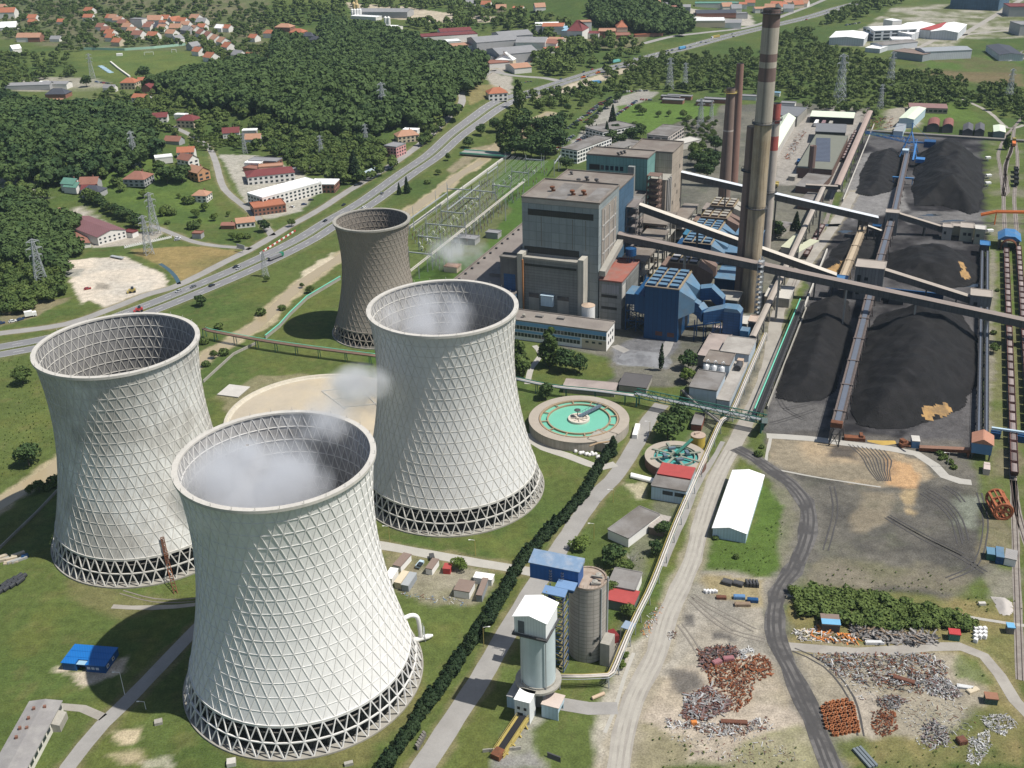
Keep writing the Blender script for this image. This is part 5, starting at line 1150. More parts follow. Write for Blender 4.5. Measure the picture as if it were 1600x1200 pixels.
mb=MB();mb.box(G(957,1000),3,4,3,.4);tag(mb.build('container',M('dark_red_paint',(.16,.02,.02))),'dark red box under the pipes beside the big silo','container')
mb=MB();mb.tube([G(925,1091,.6),G(944,1083,.6)],.6,10);tag(mb.build('pipe',M('tan_pipe',(.45,.34,.24),var=.2)),'short tan pipe lying on the grass by the pale silo','pipe')
# ---------------------------------------------------------------- clarifier tanks
teal=M('mint_tank_water',(.15,.42,.31),rough=.2,var=.12,scale=.1,spec=.5);teal2=M('teal_tank_water',(.07,.30,.28),rough=.12,var=.4,scale=.4,spec=.5)
tankc=M('tank_concrete',(.33,.30,.255),var=.4,scale=.2,streak=.45)
def clarifier(cx,R,ri,rw,h,label,wall,wat,arms):
    t=thing('clarifier',label,'settling tank',cx);mb=MB();mb.lathe([(R,0),(R,h),(R-.05,h+.01)],72,cx);mb.build('wall',wall,t)
    mb=MB();mb.lathe([(R+.15,h),(R+.15,h+.25),(ri,h+.25),(ri,h-.9),(ri-.3,h-.9)],72,cx);mb.build('walkway',M('tank_walkway',(.33,.29,.24),var=.3,scale=.3),t)
    mb=MB();mb.lathe([(ri-.2,h-.6),(.05,h-.6)],64,cx);mb.build('water',wat,t)
    return t
c1=G(904.5,654,4.5);c1.z=0;t=clarifier(c1,23,18.6,14,4.5,'large round settling tank filled with mint green water',tankc,teal,8);trim=M('rusty_trim',(.30,.22,.14),var=.4)
mb=MB();mb.lathe([(14.7,3.6),(14.7,4.75),(14.1,4.75),(14.1,3.6)],64,c1);mb.build('weir_ring',trim,t)
mb=MB()
for k in range(12):
    a=k*math.pi/6+.1;e=Vector((math.cos(a),math.sin(a),0));mb.beam(c1+e*14.5+Vector((0,0,4.5)),c1+e*18.8+Vector((0,0,4.5)),.5,.35)
mb.lathe([(18.3,4.0),(18.3,4.8),(17.5,4.8),(17.5,4.0)],64,c1);mb.build('radial_beam',trim,t)
mb=MB();mb.lathe([(5.0,3.7),(5.0,4.9),(3.9,4.9),(3.9,4.4),(1.2,4.4),(1.2,5.4),(.1,5.4)],32,c1)
for k in range(8):
    a=k*math.pi/4;e=Vector((math.cos(a),math.sin(a),0));mb.beam(c1+e+Vector((0,0,4.8)),c1+e*4.6+Vector((0,0,4.9)),.3)
mb.build('centre_well',M('cream_concrete',(.52,.47,.40),var=.25),t)
mb=MB();e=(G(937,629,5)-G(900,648,5)).normalized();s=Vector((-e.y,e.x,0))
mb.hexa([c1+e*q+s*w+Vector((0,0,5.3)) for q,w in ((0,-1),(15.2,-1),(15.2,1),(0,1))],[c1+e*q+s*w+Vector((0,0,5.8)) for q,w in ((0,-1),(15.2,-1),(15.2,1),(0,1))])
for k in (-1,1):
    mb.beam(c1+s*k+Vector((0,0,6.9)),c1+e*15.2+s*k+Vector((0,0,6.9)),.12)
    for i in range(9): mb.beam(c1+s*k+e*i*1.9+Vector((0,0,5.8)),c1+s*k+e*i*1.9+Vector((0,0,6.9)),.1)
mb.build('scraper_bridge',M('bridge_blue_grey',(.10,.135,.17),var=.4),t)
mb=MB();q=c1-Vector((.6,-1.5,0));mb.beam(q+Vector((0,0,5.4)),q+Vector((0,0,8)),.3);mb.lathe([(1.5,8),(1.5,8.3),(.1,8.6)],12,q);mb.build('drive_canopy',dsteel,t)
t2=thing('inlet_chamber','concrete inlet chamber with rusty pipes on the front of the mint green settling tank','chamber',G(935,703));P=rect((918,700),(948,708),(955,690));body(t2,P,0,4.2,tankc,conc,.2);mb=MB();mb.tube([G(921,697,4.5),G(935,692,5),G(952,690,4.8)],.45,8);mb.build('pipe',trim,t2)
c2=G(1056,713,4.0);c2.z=0;t=clarifier(c2,13.2,9.6,9,4.0,'smaller round settling tank with radial beams and teal water',M('red_brown_tank_wall',(.15,.085,.065),var=.4,streak=.4),teal2,8);mb=MB()
for k in range(8):
    a=k*math.pi/4+.2;e=Vector((math.cos(a),math.sin(a),0));mb.beam(c2+e*2+Vector((0,0,4.6)),c2+e*11.2+Vector((0,0,4.6)),1.0,.4)
mb.lathe([(8.3,3.5),(8.3,4.5),(7.9,4.5),(7.9,3.5)],48,c2);mb.lathe([(2.6,3.5),(2.6,4.8),(2.0,4.8),(2.0,3.5)],24,c2);mb.build('radial_beam',M('green_grey_beam',(.22,.24,.19),var=.4),t);mb=MB();e=Vector((.62,.78,0));mb.beam(c2+Vector((0,0,5.4)),c2+e*14+Vector((0,0,6.2)),1.3,.4);mb.build('service_bridge',gp,t)
mb=MB();
for k in (0,2,4,6): a=k*math.pi/4+.2;mb=MB();mb.box(c2+Vector((5*math.cos(a),5*math.sin(a),4.8)),1.4,3,1,a);mb.build('motor_box',M('bridge_blue_grey',(.10,.135,.17)),t)
t=thing('tank','yellow drum tank with rusty flat top beside the smaller settling tank','tank',G(1090,697));q=G(1090,697);mb=MB();mb.lathe([(3.2,0),(3.2,5.6)],28,q);mb.build('drum',M('mustard_paint',(.46,.34,.06),var=.3,streak=.3),t,True);mb=MB();mb.lathe([(3.3,5.6),(3.3,5.8),(.05,6.1)],28,q);mb.box(q+Vector((-.5,.5,6)),2.4,.8,.7,.5);mb.build('top',M('rusty_tank_top',(.36,.28,.22),var=.5,scale=.8),t)
# round sandy basin
cb=G(497,650);t=thing('settling_basin','wide shallow round basin of pale sand behind the nearest cooling tower','basin',cb);mb=MB();mb.lathe([(44,0),(44,1.3),(42.8,1.3),(42.3,.5),(41.5,.15)],96,cb);mb.build('rim',M('pale_basin_rim',(.46,.42,.34),var=.3,scale=.3,streak=.3),t)
mb=MB();mb.lathe([(42.2,.12),(.05,.12)],96,cb);mb.build('sand_bed',M('wet_sand',(.45,.38,.27),rough=.6,var=.25,scale=.04,stain=(.36,.32,.26),stain_amt=.6),t);mb=MB();A,B_,C_=G(503,612),G(560,605),G(595,640)
for a,b in ((A,B_),(A,G(540,640)),(B_,C_),(G(520,625),G(575,618)),(G(535,637),G(590,632))): mb.beam(a+Vector((0,0,.3)),b+Vector((0,0,.3)),.5)
mb.build('channel_grid',concl,t)
# ---------------------------------------------------------------- sheds, offices and stores near the road
def flat(label,A,B,C,h,wall,roof,name='building',cat='building',par=.3,g=None,z=None,wins=0):
    P=rect(A,B,C,h);t=thing(name,label,cat,ctr(P));body(t,P,0,h,wall,roof,par)
    if wins:
        for i in (0,1):
            n_=max(2,int((P[i+1]-P[i]).length/3.5));win_row(t,*((P[i],P[i+1]) if (P[1]-P[0]).cross(P[2]-P[0]).z > 0 else (P[i+1],P[i])),h*.45,h*.75,n_,.5)
    return t,P
def gable_on(t,P,h,rise,wall,roof,long=None,over=.4):
    """walls and pitched roof on four corners; ridge runs along the longer side unless long gives the side index"""
    mb=MB();mb.prism([(p.x,p.y) for p in P],P[0].z if False else t['zb'] if 'zb' in t else 0,h);z0=h
    if long is None: long=0 if (P[1]-P[0]).length > (P[2]-P[1]).length else 1
    a,b,c,d=[Vector((p.x,p.y,h)) for p in (P if long == 0 else P[1:]+P[:1])]
    r0,r1=(a+d)/2+Vector((0,0,rise)),(b+c)/2+Vector((0,0,rise));mb.add([a,d,r0],[(0,1,2)]);mb.add([b,c,r1],[(0,1,2)]);w=mb.build('wall',wall,t)
    mb=MB();x=(b-a).normalized()*over;up=Vector((0,0,.04));th=Vector((0,0,.22))
    for e0,e1 in ((a,b),(d,c)):
        o=(e0-(r0-Vector((0,0,rise))));o=o.normalized()*over+Vector((0,0,-over*rise/max(o.length,.1)));q=[e0+o-x+up,e1+o+x+up,r1+x+up,r0-x+up];mb.hexa(q,[p+th for p in q])
    return w,mb.build('roof',roof,t)
t=thing('warehouse','long white gabled warehouse beside the dirt road','warehouse',G(1166,840));P=rect((1114,825),(1166,834),(1199,744),4.4);gable_on(t,P,4.4,1.5,palebl,M('white_roof_sheet',(.80,.80,.78)))
t,P=flat('pump house with red rear roof and grey front roof beside the smaller settling tank',(1018,760),(1072,769),(1088,734),6,palebl,roofgrey,wins=0);n_=(P[2]-P[1]);mb=MB();mb.prism([P[0]+n_*.48,P[1]+n_*.48,P[2],P[3]],6.96,7.05);mb.prism([P[0]+n_*.48,P[1]+n_*.48,P[2],P[3]],6.36,6.6);mb.build('red_roof',redroof,t);win_row(t,P[0]+(P[1]-P[0])*.3,P[1],3.2,5,2,.85)
flat('grey flat roofed office with white side wall among trees near the big silo',(950,828),(982,842),(1006,795),4,white,roofgrey,'office_building','office',.2)
t,P=flat('small brown and grey roofed shed right of the grey flat roofed office',(1014,824),(1036,829),(1054,810),3,M('brown_boards',(.14,.11,.09),var=.3,corr=1),M('grey_brown_sheet',(.33,.30,.27),var=.4,corr=2),'shed','shed',0)
flat('dark flat link between grey office and brown shed',(1002,815),(1015,818),(1020,805),3,conc,roofgrey,'shed','shed',0)
t,P=flat('long grey roofed store with red front annex right of the big silo',(950,915),(992,923),(1008,897),4.2,white,roofgrey,'store','store',.2)
t,P=flat('red roofed green walled annex right of the big silo',(947,937),(990,946),(994,924),3.6,M('green_grey_wall',(.12,.15,.13),var=.3),redroof,'store','store',0,wins=0);strip_on(t,'window',P[0]+(P[1]-P[0])*.55,P[0]+(P[1]-P[0])*.75,1.6,2.6,glass)
t,P=flat('small brick shed with grey roof under trees by the green truss',(1080,663),(1096,665),(1095,646),3,M('brick_red_wall',(.22,.08,.05),var=.3),roofgrey,'shed','shed',0)
flat('low dark roofed shed behind the green pipe bridge',(967,602),(1010,607),(1020,588),3,conc,M('dark_felt',(.09,.085,.085),var=.3),'shed','shed',.1)
flat('flat grey pavilion behind the mint green settling tank',(880,605),(960,612),(950,598),3,conc,M('rosy_roof_felt',(.32,.27,.245)),'shed','shed',.1)
mb=MB()
for i in range(2): mb.tube([G(986,741+i*3,.8),G(1022,750+i*3,.8)],.8,10)
tag(mb.build('wrapped_pipe',white),'pair of long white wrapped pipes lying left of the pump house','pipe')
mb=MB();mb.box(G(994,677),2.2,11,2.2,-.25);tag(mb.build('bag_stack',white),'stack of white bags beside the mint green settling tank','bags')
bagm=M('white_bag',(.68,.67,.66),var=.2,scale=.8)
for i in range(14):
    p=G(897+i*3.0+random.uniform(-1,1),705+i*.75+random.uniform(-2.5,2.5));mb=MB();mb.lathe([(.2,0),(.8,.2),(.85,.8),(.5,1.3),(.1,1.35)],7,p);tag(mb.build('bag',bagm),'white bulk bag in the row in front of the mint green settling tank','bag','white bags before the settling tank')
# blue cabin on the lawn, long grey house at lower left
t=thing('cabin_building','bright blue low cabin building on the lawn half in the tower shadow','building',G(140,1030));bm2=M('vivid_blue_roof',(.012,.13,.40),rough=.4,var=.12,corr=1.1);P=rect((96,1035.5),(163,1041),(180,1012),3);e1=(P[1]-P[0]);e2=(P[2]-P[1]);L_=[P[0]-e2*.0,P[0]+e1*.30,P[0]+e1*.36+e2*.22,P[0]+e1*.5+e2*.10,P[0]+e1,P[2],P[3]+e1*.06,P[3]+e1*.05]
L_=[P[0],P[0]+e1*.32,P[0]+e1*.32+e2*.25,P[0]+e1*.55+e2*.25,P[0]+e1*.55,P[1],P[2],P[3]]
mb=MB();mb.prism(L_,0,2.9);mb.build('wall',M('vivid_blue_wall',(.012,.075,.22),rough=.5,var=.2,corr=.9),t);mb=MB();mb.prism([p+(p-ctr(P)).normalized()*.3 for p in L_],2.903,3.15,bottom=True)
for f in (.33,.66): mb.beam(P[0]+e2*f+Vector((0,0,.2)),P[1]+e2*f+Vector((0,0,.2)),.12)
mb.build('roof',bm2,t);mb=MB();mb.prism([P[0]+e1*.33+e2*.02,P[0]+e1*.54+e2*.02,P[0]+e1*.54+e2*.24,P[0]+e1*.33+e2*.24],2.5,2.7,bottom=True);mb.build('porch_roof',M('pale_blue_sheet',(.25,.4,.5)),t)
for f in (.62,.72,.82): strip_on(t,'window',P[0]+e1*(f-.035),P[0]+e1*(f+.035),1.2,2.1,M('pale_window',(.5,.55,.6)),.1)
for f in (.2,.6): strip_on(t,'window',P[1]+e2*(f-.07),P[1]+e2*(f+.07),1.0,2.2,white,.1);strip_on(t,'pane',P[1]+e2*(f-.04),P[1]+e2*(f+.04),1.25,1.95,glass,.14)
t=thing('barrack','long grey roofed white house with brick chimneys at the lower left corner','house',G(40,1150));P=rect((-22,1220),(47,1097.5),(89.5,1108),4.0);gable_on(t,P,4.0,.7,offw,M('grey_slate_roof',(.23,.22,.215),var=.35,scale=.3,stain=(.32,.31,.29),stain_amt=.4))
d=(P[1]-P[0]);n_=(P[2]-P[1])
for f,g_ in ((.50,.25),(.62,.2),(.62,.42),(.75,.3),(.88,.3),(.9,.62)): mb=MB();mb.box(Vector((*(P[0]+d*f+n_*g_)[:2],4.2)),.8,.8,1.3,.3);mb.build('chimney',M('chimney_brick',(.2,.1,.07),var=.3),t)
win_row(t,P[3],P[2],1.9,3.2,10,.7)
mb=MB();q=P[3].lerp(P[2],.72);o_=n_.normalized();mb.hexa([q+o_*.02-Vector((0,0,q.z))+x for x in (Vector(),d.normalized()*6,d.normalized()*6+o_*2.5,o_*2.5)],[Vector((*(q+x)[:2],z)) for x,z in ((Vector(),3.4),(d.normalized()*6,3.4),(d.normalized()*6+o_*2.5,2.6),(o_*2.5,2.6))]);mb.build('porch',conc,t)
# materials lying on the lawn at far left
for i in range(10):
    p=G(3+random.uniform(0,30),872+random.uniform(-6,8));mb=MB();mb.box(p,random.uniform(3,6),random.uniform(.8,1.6),random.uniform(.5,1.2),random.uniform(.2,.8));tag(mb.build('crate',M('pallet_wood',(.42,.36,.27),var=.35) if i % 3 else M('grey_boards',(.3,.3,.29),var=.3)),'wooden crate in the loose pile at the left edge of the lawn','crate','crates at the left edge of the lawn')
for i in range(11):
    p=G(2+i*3.3,926-i*1.7-(i % 3)*4);mb=MB();mb.tube([p+Vector((0,0,.8))-UU*2,p+Vector((0,0,.8))+UU*2],.85,10);tag(mb.build('hose_coil',M('black_plastic',(.035,.037,.042),rough=.5,var=.4)),'black plastic roll in the pile at the left edge of the lawn','roll','black rolls at the left edge of the lawn')
mb=MB();mb.box(G(40,871),2.4,1.2,1.4,.5);mb.box(G(36,873),1,1,1,.5);tag(mb.build('small_tractor',bluem),'small blue machine by the crates at the left edge of the lawn','machine')
mb=MB();mb.box(G(248,1130),2.4,2,1,.3);tag(mb.build('manhole_box',conc),'small concrete box on the lawn left of the nearest cooling tower','box')
mb=MB();mb.box(G(362,1194),2.6,2.4,1.4,.2);tag(mb.build('valve_box',concl),'pale valve box at the foot of the nearest cooling tower','box')
mb=MB();mb.box(G(545,1195),2.6,1.2,1,.3);tag(mb.build('bench_block',conc),'grey block on the grass at the bottom edge beside the nearest tower','box')
t,P=flat('pale concrete slab on the lawn beside the sandy basin',(340,617),(372,621),(388,605),.25,concl,concl,'concrete_slab','slab',0)
# containers and huts by the road behind the nearest cooling tower
def cont(label,A,B,C,h,wall,roof,name='container'): return flat(label,A,B,C,h,wall,roof,name,'container',0)[0]
brs=M('brown_sheet_roof',(.20,.15,.125),var=.3)
cont('white container with brown roof, leftmost by the pale path',(614,883),(626,886),(637,866),2.6,white,brs);cont('white container with brown roof beside a small red shed',(665,888),(675,890),(686,875),2.6,white,brs);cont('small red shed beside a round bush',(692,889),(703,890),(709,882),2.2,redp,redroof,'shed');cont('grey container at the yard behind the nearest cooling tower',(627,914),(638,916),(648,896),2.6,M('grey_container',(.26,.28,.3),var=.2),steel);cont('cream curved roof container left of the grey container',(616,910),(626,912),(637,894),2.6,M('cream_wall',(.52,.45,.33)),M('cream_wall',(.52,.45,.33)))
cont('white container almost hidden by the nearest cooling tower',(600,903),(612,905),(624,890),2.6,white,white);cont('brown roofed white hut in the small group by the hedge',(709,922),(733,926),(744,910),3,white,brs,'hut');cont('long grey brown hut right end of the small group by the hedge',(744,930),(753,931),(763,905),2.8,M('grey_container',(.26,.28,.3)),brs,'hut');cont('pale roofed container behind the small hut group',(740,903),(768,907),(770,898),2.6,white,white)
t=thing('van','small pale blue van among the containers','van',G(656,883));mb=MB();mb.box(G(656,883,.4),1.8,4,1,-.4);mb.build('body',palebl,t);mb=MB();mb.box(G(656,883,1.4),1.6,2.2,.7,-.4);mb.build('windows',glass,t)
mb=MB();mb.box(G(675,873),1.8,3,1.6,.2);tag(mb.build('machine',dsteel),'dark machine at the pale path behind the containers','machine')
# street lamps
def lamp(px,py,h,label,mt=None,arm=(-1,0)):
    b_=G(px,py);t=thing('street_lamp',label,'street lamp',b_);mb=MB();mb.tube([b_,b_+Vector((0,0,h))],[.12,.08],6);mb.build('pole',mt or yellow,t);mb=MB();mb.beam(b_+Vector((0,0,h)),b_+Vector((arm[0]*1.8,arm[1]*1.8,h+.3)),.1);mb.box(b_+Vector((arm[0]*2,arm[1]*2,h+.15)),.8,.35,.18);mb.build('lamp_head',white,t)
lamp(743,868,7,'yellow lamp post on the lawn below the grey cooling tower');lamp(609,846,7,'yellow lamp post between the nearest and the grey cooling tower');lamp(756,1010,8,'yellow lamp post in the hedge by the plant road',None,(1,0));lamp(928,842,7,'yellow lamp post at the grass corner near the grey flat roofed office',None,(-1,0));lamp(958,785,6,'yellow lamp post at the lawn edge left of the pump house');lamp(1015,680,7,'yellow lamp post between the two settling tanks');lamp(195,1085,9,'white lamp post in the tower shadow beside the blue cabin building',white);lamp(1480,730,7,'pale lamp post on the grass island by the concrete apron',concl,(-1,0));lamp(228,1108,3,'short white post at the shadow edge on the lawn',white)
# red rusty drum frame, huts and heaps on the right
t=thing('drum_cage','huge rusty open drum frame lying on grass at the right edge','drum frame',G(1563,800));A,B_=G(1558,782,3.6),G(1568,800,3.6);dx=(B_-A).normalized();A=B_-dx*11;s=Vector((-dx.y,dx.x,0));rm=M('orange_rust',(.30,.10,.045),var=.5,scale=.5);mb=MB()
for q in (A,A+dx*5.5,B_):
    mb=MB()
    for rr_ in (3.6,3.0): mb.tube([q+s*rr_*math.cos(a)+Vector((0,0,rr_*math.sin(a))) for a in np.linspace(0,2*math.pi,25)],.35,6,0,False)
    mb.build('ring',rm,t)
mb=MB()
for k in range(10): a=k*math.pi/5;o_=s*3.4*math.cos(a)+Vector((0,0,3.4*math.sin(a)));mb.beam(A+o_,B_+o_,.5 if k % 2 else .9)
for k in range(6): a=k*math.pi/3;mb.beam(B_,B_+s*3.2*math.cos(a)+Vector((0,0,3.2*math.sin(a))),.5)
mb.build('bars',rm,t)
t,P=flat('blue box hut in the cabin cluster at the right edge',(1557,870),(1569,872),(1570,857),3,bluem,bluelt,'hut','hut',0);flat('dark teal roofed hut left in the cabin cluster at the right edge',(1543,866),(1557,868),(1558,858),2.6,gp,M('teal_sheet',(.10,.2,.28)),'hut','hut',0);t,P=flat('white walled grey corrugated shed right in the cabin cluster',(1570,872),(1588,876),(1590,862),3,white,M('grey_corrugated',(.27,.26,.25),corr=1.4),'shed','shed',0)
t,P=flat('hut with brown and blue roof before the scrap yard shrubs',(1285,976),(1313,978),(1314,962),3.2,dsteel,M('brown_sheet_roof',(.20,.15,.125)),'hut','hut',0);mb=MB();q=[P[0],P[1],P[1].lerp(P[2],.5),P[0].lerp(P[3],.5)];mb.prism([p+(p-ctr(P)).normalized()*.3 for p in q],3.6,3.72);mb.build('blue_roof_half',M('sky_blue_sheet',(.14,.34,.52),var=.25),t)
flat('small red roofed kiosk on the grass right of the timber piles',(1484,991),(1501,993),(1502,985),2.6,gp,redp,'kiosk','hut',0);flat('tiny blue roofed hut on dry grass at the right edge',(1575,981),(1586,982),(1586,975),2.6,concd,M('sky_blue_sheet',(.14,.34,.52)),'hut','hut',0);t,P=flat('little green hut with rusty roof at the end of the scrap yard',(1541,1092),(1560,1094),(1557,1084),2.2,M('dark_green_wall',(.06,.10,.08)),M('rust_sheet',(.26,.13,.08),var=.4),'hut','hut',0)
heap([(1545,932),(1552,937),(1562,960),(1575,964),(1583,958),(1582,942),(1570,934)],3,.55,'pale gravel heap at the right edge by the thin footpath',71,[M('pale_gravel',(.40,.37,.34),var=.3,scale=.5)],'gravel_heap','gravel heap',step=.7,lump=.3)
mb=MB();mb.box(G(1534,945),2.4,1.2,1,0);tag(mb.build('container',concl),'small white box beside the pale gravel heap','container')
# ---------------------------------------------------------------- houses and works beyond the highway
RC={'o': ('orange',M('orange_roof_tiles',(.33,.125,.07),var=.35,scale=.3)),'b': ('brown',M('brown_roof_tiles',(.235,.11,.08),var=.35,scale=.3)),'t': ('tan',M('tan_roof_tiles',(.36,.20,.13),var=.3,scale=.3)),'r': ('dark red',M('dark_red_roof_tiles',(.15,.04,.04),var=.3)),
      'g': ('grey',M('grey_roof_tiles',(.22,.22,.225),var=.3)),'k': ('charcoal',M('charcoal_roof_tiles',(.055,.06,.075),var=.3)),'w': ('white',M('white_roof_sheet',(.8,.8,.78))),'n': ('green',M('green_roof_sheet',(.10,.22,.17),var=.3)),'u': ('pale blue',M('pale_blue_sheet',(.25,.4,.5)))}
WC={'w': ('white walled',M('house_white',(.66,.64,.60),var=.2)),'c': ('cream walled',M('house_cream',(.52,.44,.32),var=.2)),'o': ('ochre walled',M('house_ochre',(.45,.24,.13),var=.2)),'b': ('brick walled',M('house_brick',(.25,.12,.085),var=.3)),'g': ('grey walled',M('house_grey',(.33,.33,.33),var=.25)),'p': ('pink walled',M('house_pink',(.55,.28,.27),var=.2))}
HOUSES=[]
def house(px,py,w,d,rot,h,rc,wc,place,style='g',rise=None,win=0,label=None,name='house',cat='house'):
    """px, py: middle of the roof in the photo; w along the ridge, d across (metres)"""
    p=G(px,py,h)
    for _ in range(5): p=G(px,py,h+float(hill(p.x,p.y)))
    zb=float(hill(p.x,p.y))-.3;r=math.radians(rot);a=Vector((math.cos(r),math.sin(r),0));n=Vector((-a.y,a.x,0));c=Vector((p.x,p.y,0))
    P=[c-a*w/2-n*d/2,c+a*w/2-n*d/2,c+a*w/2+n*d/2,c-a*w/2+n*d/2];lb=label or f'{RC[rc][0]} roofed {WC[wc][0]} house {place}'
    t=thing(name,lb,cat,(p.x,p.y,zb));rise=d*.36 if rise is None else rise;zt=zb+h;wm,rm=WC[wc][1],RC[rc][1]
    if not label: HOUSES.append(t)
    mb=MB();mb.prism([(q.x,q.y) for q in P],zb,zt);up=Vector((0,0,zt));ov=.6
    if style in 'gh':
        hip=d*.4 if style == 'h' else 0
        r0,r1=c-a*(w/2-hip)+Vector((0,0,zt+rise)),c+a*(w/2-hip)+Vector((0,0,zt+rise))
        if style == 'g': mb.add([P[0]+up,P[3]+up,r0],[(0,1,2)]);mb.add([P[1]+up,P[2]+up,r1],[(0,1,2)])
        mb.build('wall',wm,t);mb=MB();E_=[q+(q-c).normalized()*ov+Vector((0,0,zt-.15)) for q in P]
        if style == 'g': r0=r0-a*ov;r1=r1+a*ov
        u2=Vector((0,0,.15));mb.add([e+u2 for e in E_]+[r0+u2,r1+u2],[(0,1,5,4),(2,3,4,5),(1,2,5),(3,0,4)] if style == 'h' else [(0,1,5,4),(2,3,4,5)])
        mb.add(E_+[r0,r1],[(4,5,1,0),(5,4,3,2)]+([(5,2,1),(4,0,3)] if style == 'h' else []));
        ro=mb.build('roof',rm,t)
        if w < 22:
            q=c+a*w*.18+n*d*.12;mb=MB();mb.box(q+Vector((0,0,zt+rise*.5)),.8,.8,rise*.5+1.0,r);ch=mb.build('chimney',M('chimney_brick',(.2,.1,.07)),ro);ch.parent=ro
    else:
        mb.build('wall',wm,t);mb=MB();mb.prism([q+(q-c).normalized()*.35 for q in P],zt+.003,zt+.4,bottom=True)
        if style == 'f':
            for i in range(4): A,B_=P[i]+Vector((0,0,zt+.6)),P[(i+1) % 4]+Vector((0,0,zt+.6));mb.beam(A,B_,.3,.5)
        mb.build('roof',rm,t)
    if win:
        Q=sorted(range(4),key=lambda i: (P[i]+P[(i+1) % 4]).y)[:2]
        for i in Q:
            A,B_=P[i],P[(i+1) % 4];L_=(B_-A).length;k=max(2,int(L_/win))
            fl=[(.35,.75)] if h < 5 else [(.12,.36),(.6,.84)] if h < 9 else [(.08,.24),(.40,.56),(.70,.86)]
            for f0,f1 in fl: win_row(t,Vector((A.x,A.y,0)),Vector((B_.x,B_.y,0)),zb+h*f0,zb+h*f1,k,.5)
    return t
PT='behind the football pitch';D1=-12
for x,y,rc,wc,rt_,w,d in [(139,9,'o','w',-25,15,11),(174,25,'o','w',-25,15,11),(186,30,'t','w',-25,15,11),(178,25.5,'t','w',-25,13,11),(193,35,'b','o',-25,15,11),(200,41,'t','w',-25,14,11),(208,47,'t','w',-25,14,11),(217,53,'b','w',-25,16,12),(159,41,'b','w',-25,13,11),(167,46,'b','o',-25,13,11),(173,51,'o','w',-25,14,11),(175,57.5,'o','w',-25,14,11),(185,64.5,'o','c',-25,14,11),(232,41,'b','w',-20,13,10),(240,54.5,'o','w',-20,15,11),(256,36,'o','w',-30,12,10),(255,42.5,'t','w',-30,14,11),(269,51,'t','w',-30,15,11),(277,60,'g','w',60,13,11),(285,32,'o','w',-20,15,11),(291,37.5,'t','w',-20,14,10),(241,18.5,'t','w',-10,22,14),(246,9,'k','g',-20,16,12),(231,9,'b','w',-20,13,11),(271,10,'t','c',-15,17,12),(271,18,'o','w',40,15,12),(259,26,'o','w',-20,14,11)]: house(x,y,w*1.1,d*1.3,rt_,6,rc,wc,PT)
PE='right of the football pitch'
for x,y,rc,wc,rt_,w,d in [(306,26,'t','w',-30,16,12),(316,33,'g','w',-15,15,12),(305,45,'t','w',-50,14,12),(316,51,'b','w',-50,14,12),(327,55,'b','w',-50,14,12),(338,60,'t','w',-50,14,12),(349,64,'t','w',-50,14,12),(357,72,'o','w',-45,14,12),(311,79,'o','w',-40,14,11),(330,88,'o','w',-40,15,12),(373,84,'g','w',-35,14,11),(391,88,'o','w',-45,13,11),(302,71,'g','g',50,13,11),(312,11,'o','w',-20,12,10),(340,9,'w','w',-30,13,10),(352,8,'o','w',-30,11,10),(288,7,'g','g',-40,17,12),(397,58,'o','w',-30,12,10)]: house(x,y,w*1.1,d*1.3,rt_,6,rc,wc,PE)
PL='among trees in the upper left corner'
for x,y,rc,wc,rt_,w,d,h in [(13,18,'o','w',0,24,15,10),(52,27,'o','w',-10,14,11,6),(51,33,'o','o',-10,11,9,5),(96,33,'o','w',-10,10,9,5),(15,41,'w','w',5,22,16,5),(38,57,'t','w',-5,17,12,7),(56,57,'t','b',-5,17,12,7),(24,75,'w','w',40,11,10,6),(139,25,'o','w',-10,15,10,6),(88,60,'g','w',-10,14,9,4),(5,10,'t','c',-10,11,9,6)]: house(x,y,w*1.1,d*1.3,rt_,h,rc,wc,PL)
PQ='at the top edge beside the upper road'
for x,y,rc,wc,rt_ in [(1023,4,'t','w',10),(1035,9,'g','w',-20),(1048,3,'o','w',0),(1052,14,'b','w',20),(1203,11,'t','w',-15),(1222,9,'o','w',30),(1232,12,'g','w',-10),(1246,6,'o','c',10),(1256,4,'t','w',-30),(1135,9,'t','w',5),(1150,12,'g','w',0),(1172,3,'o','w',-10),(843,9,'t','w',10),(760,6,'o','w',-15),(783,12,'t','c',0),(735,4,'g','w',10)]: house(x,y,16,15,rt_,6,rc,wc,PQ)
house(212,5,22,14,-20,13,'g','w','','f',label='tall white apartment house at the top edge among orange roofs',name='apartment_house')
house(45,131,52,14,2,6,'g','g','','g',2.2,label='long grey roofed open barn below the football pitch',name='barn',cat='barn');house(88,129,32,14,-8,6,'g','w','','g',2,label='grey roofed white shed right of the long barn',name='shed',cat='shed');house(68,128,10,9,0,5,'w','w','','f',label='small white flat shed between the barn and the grey roofed shed',name='shed',cat='shed')
house(91,144.5,24,17,-5,5,'k','b','','h',5,label='house with broad charcoal hipped roof below the long barn');house(89,158,15,13,0,7,'t','p','','g',3,label='tan roofed pink house below the charcoal hipped roof');house(118,171,34,13,8,5,'k','g','','h',3,label='long low charcoal roofed house above the left forest');house(143,166,18,12,5,5,'r','g','','h',3,label='low dark red roofed wing at the end of the long charcoal house')
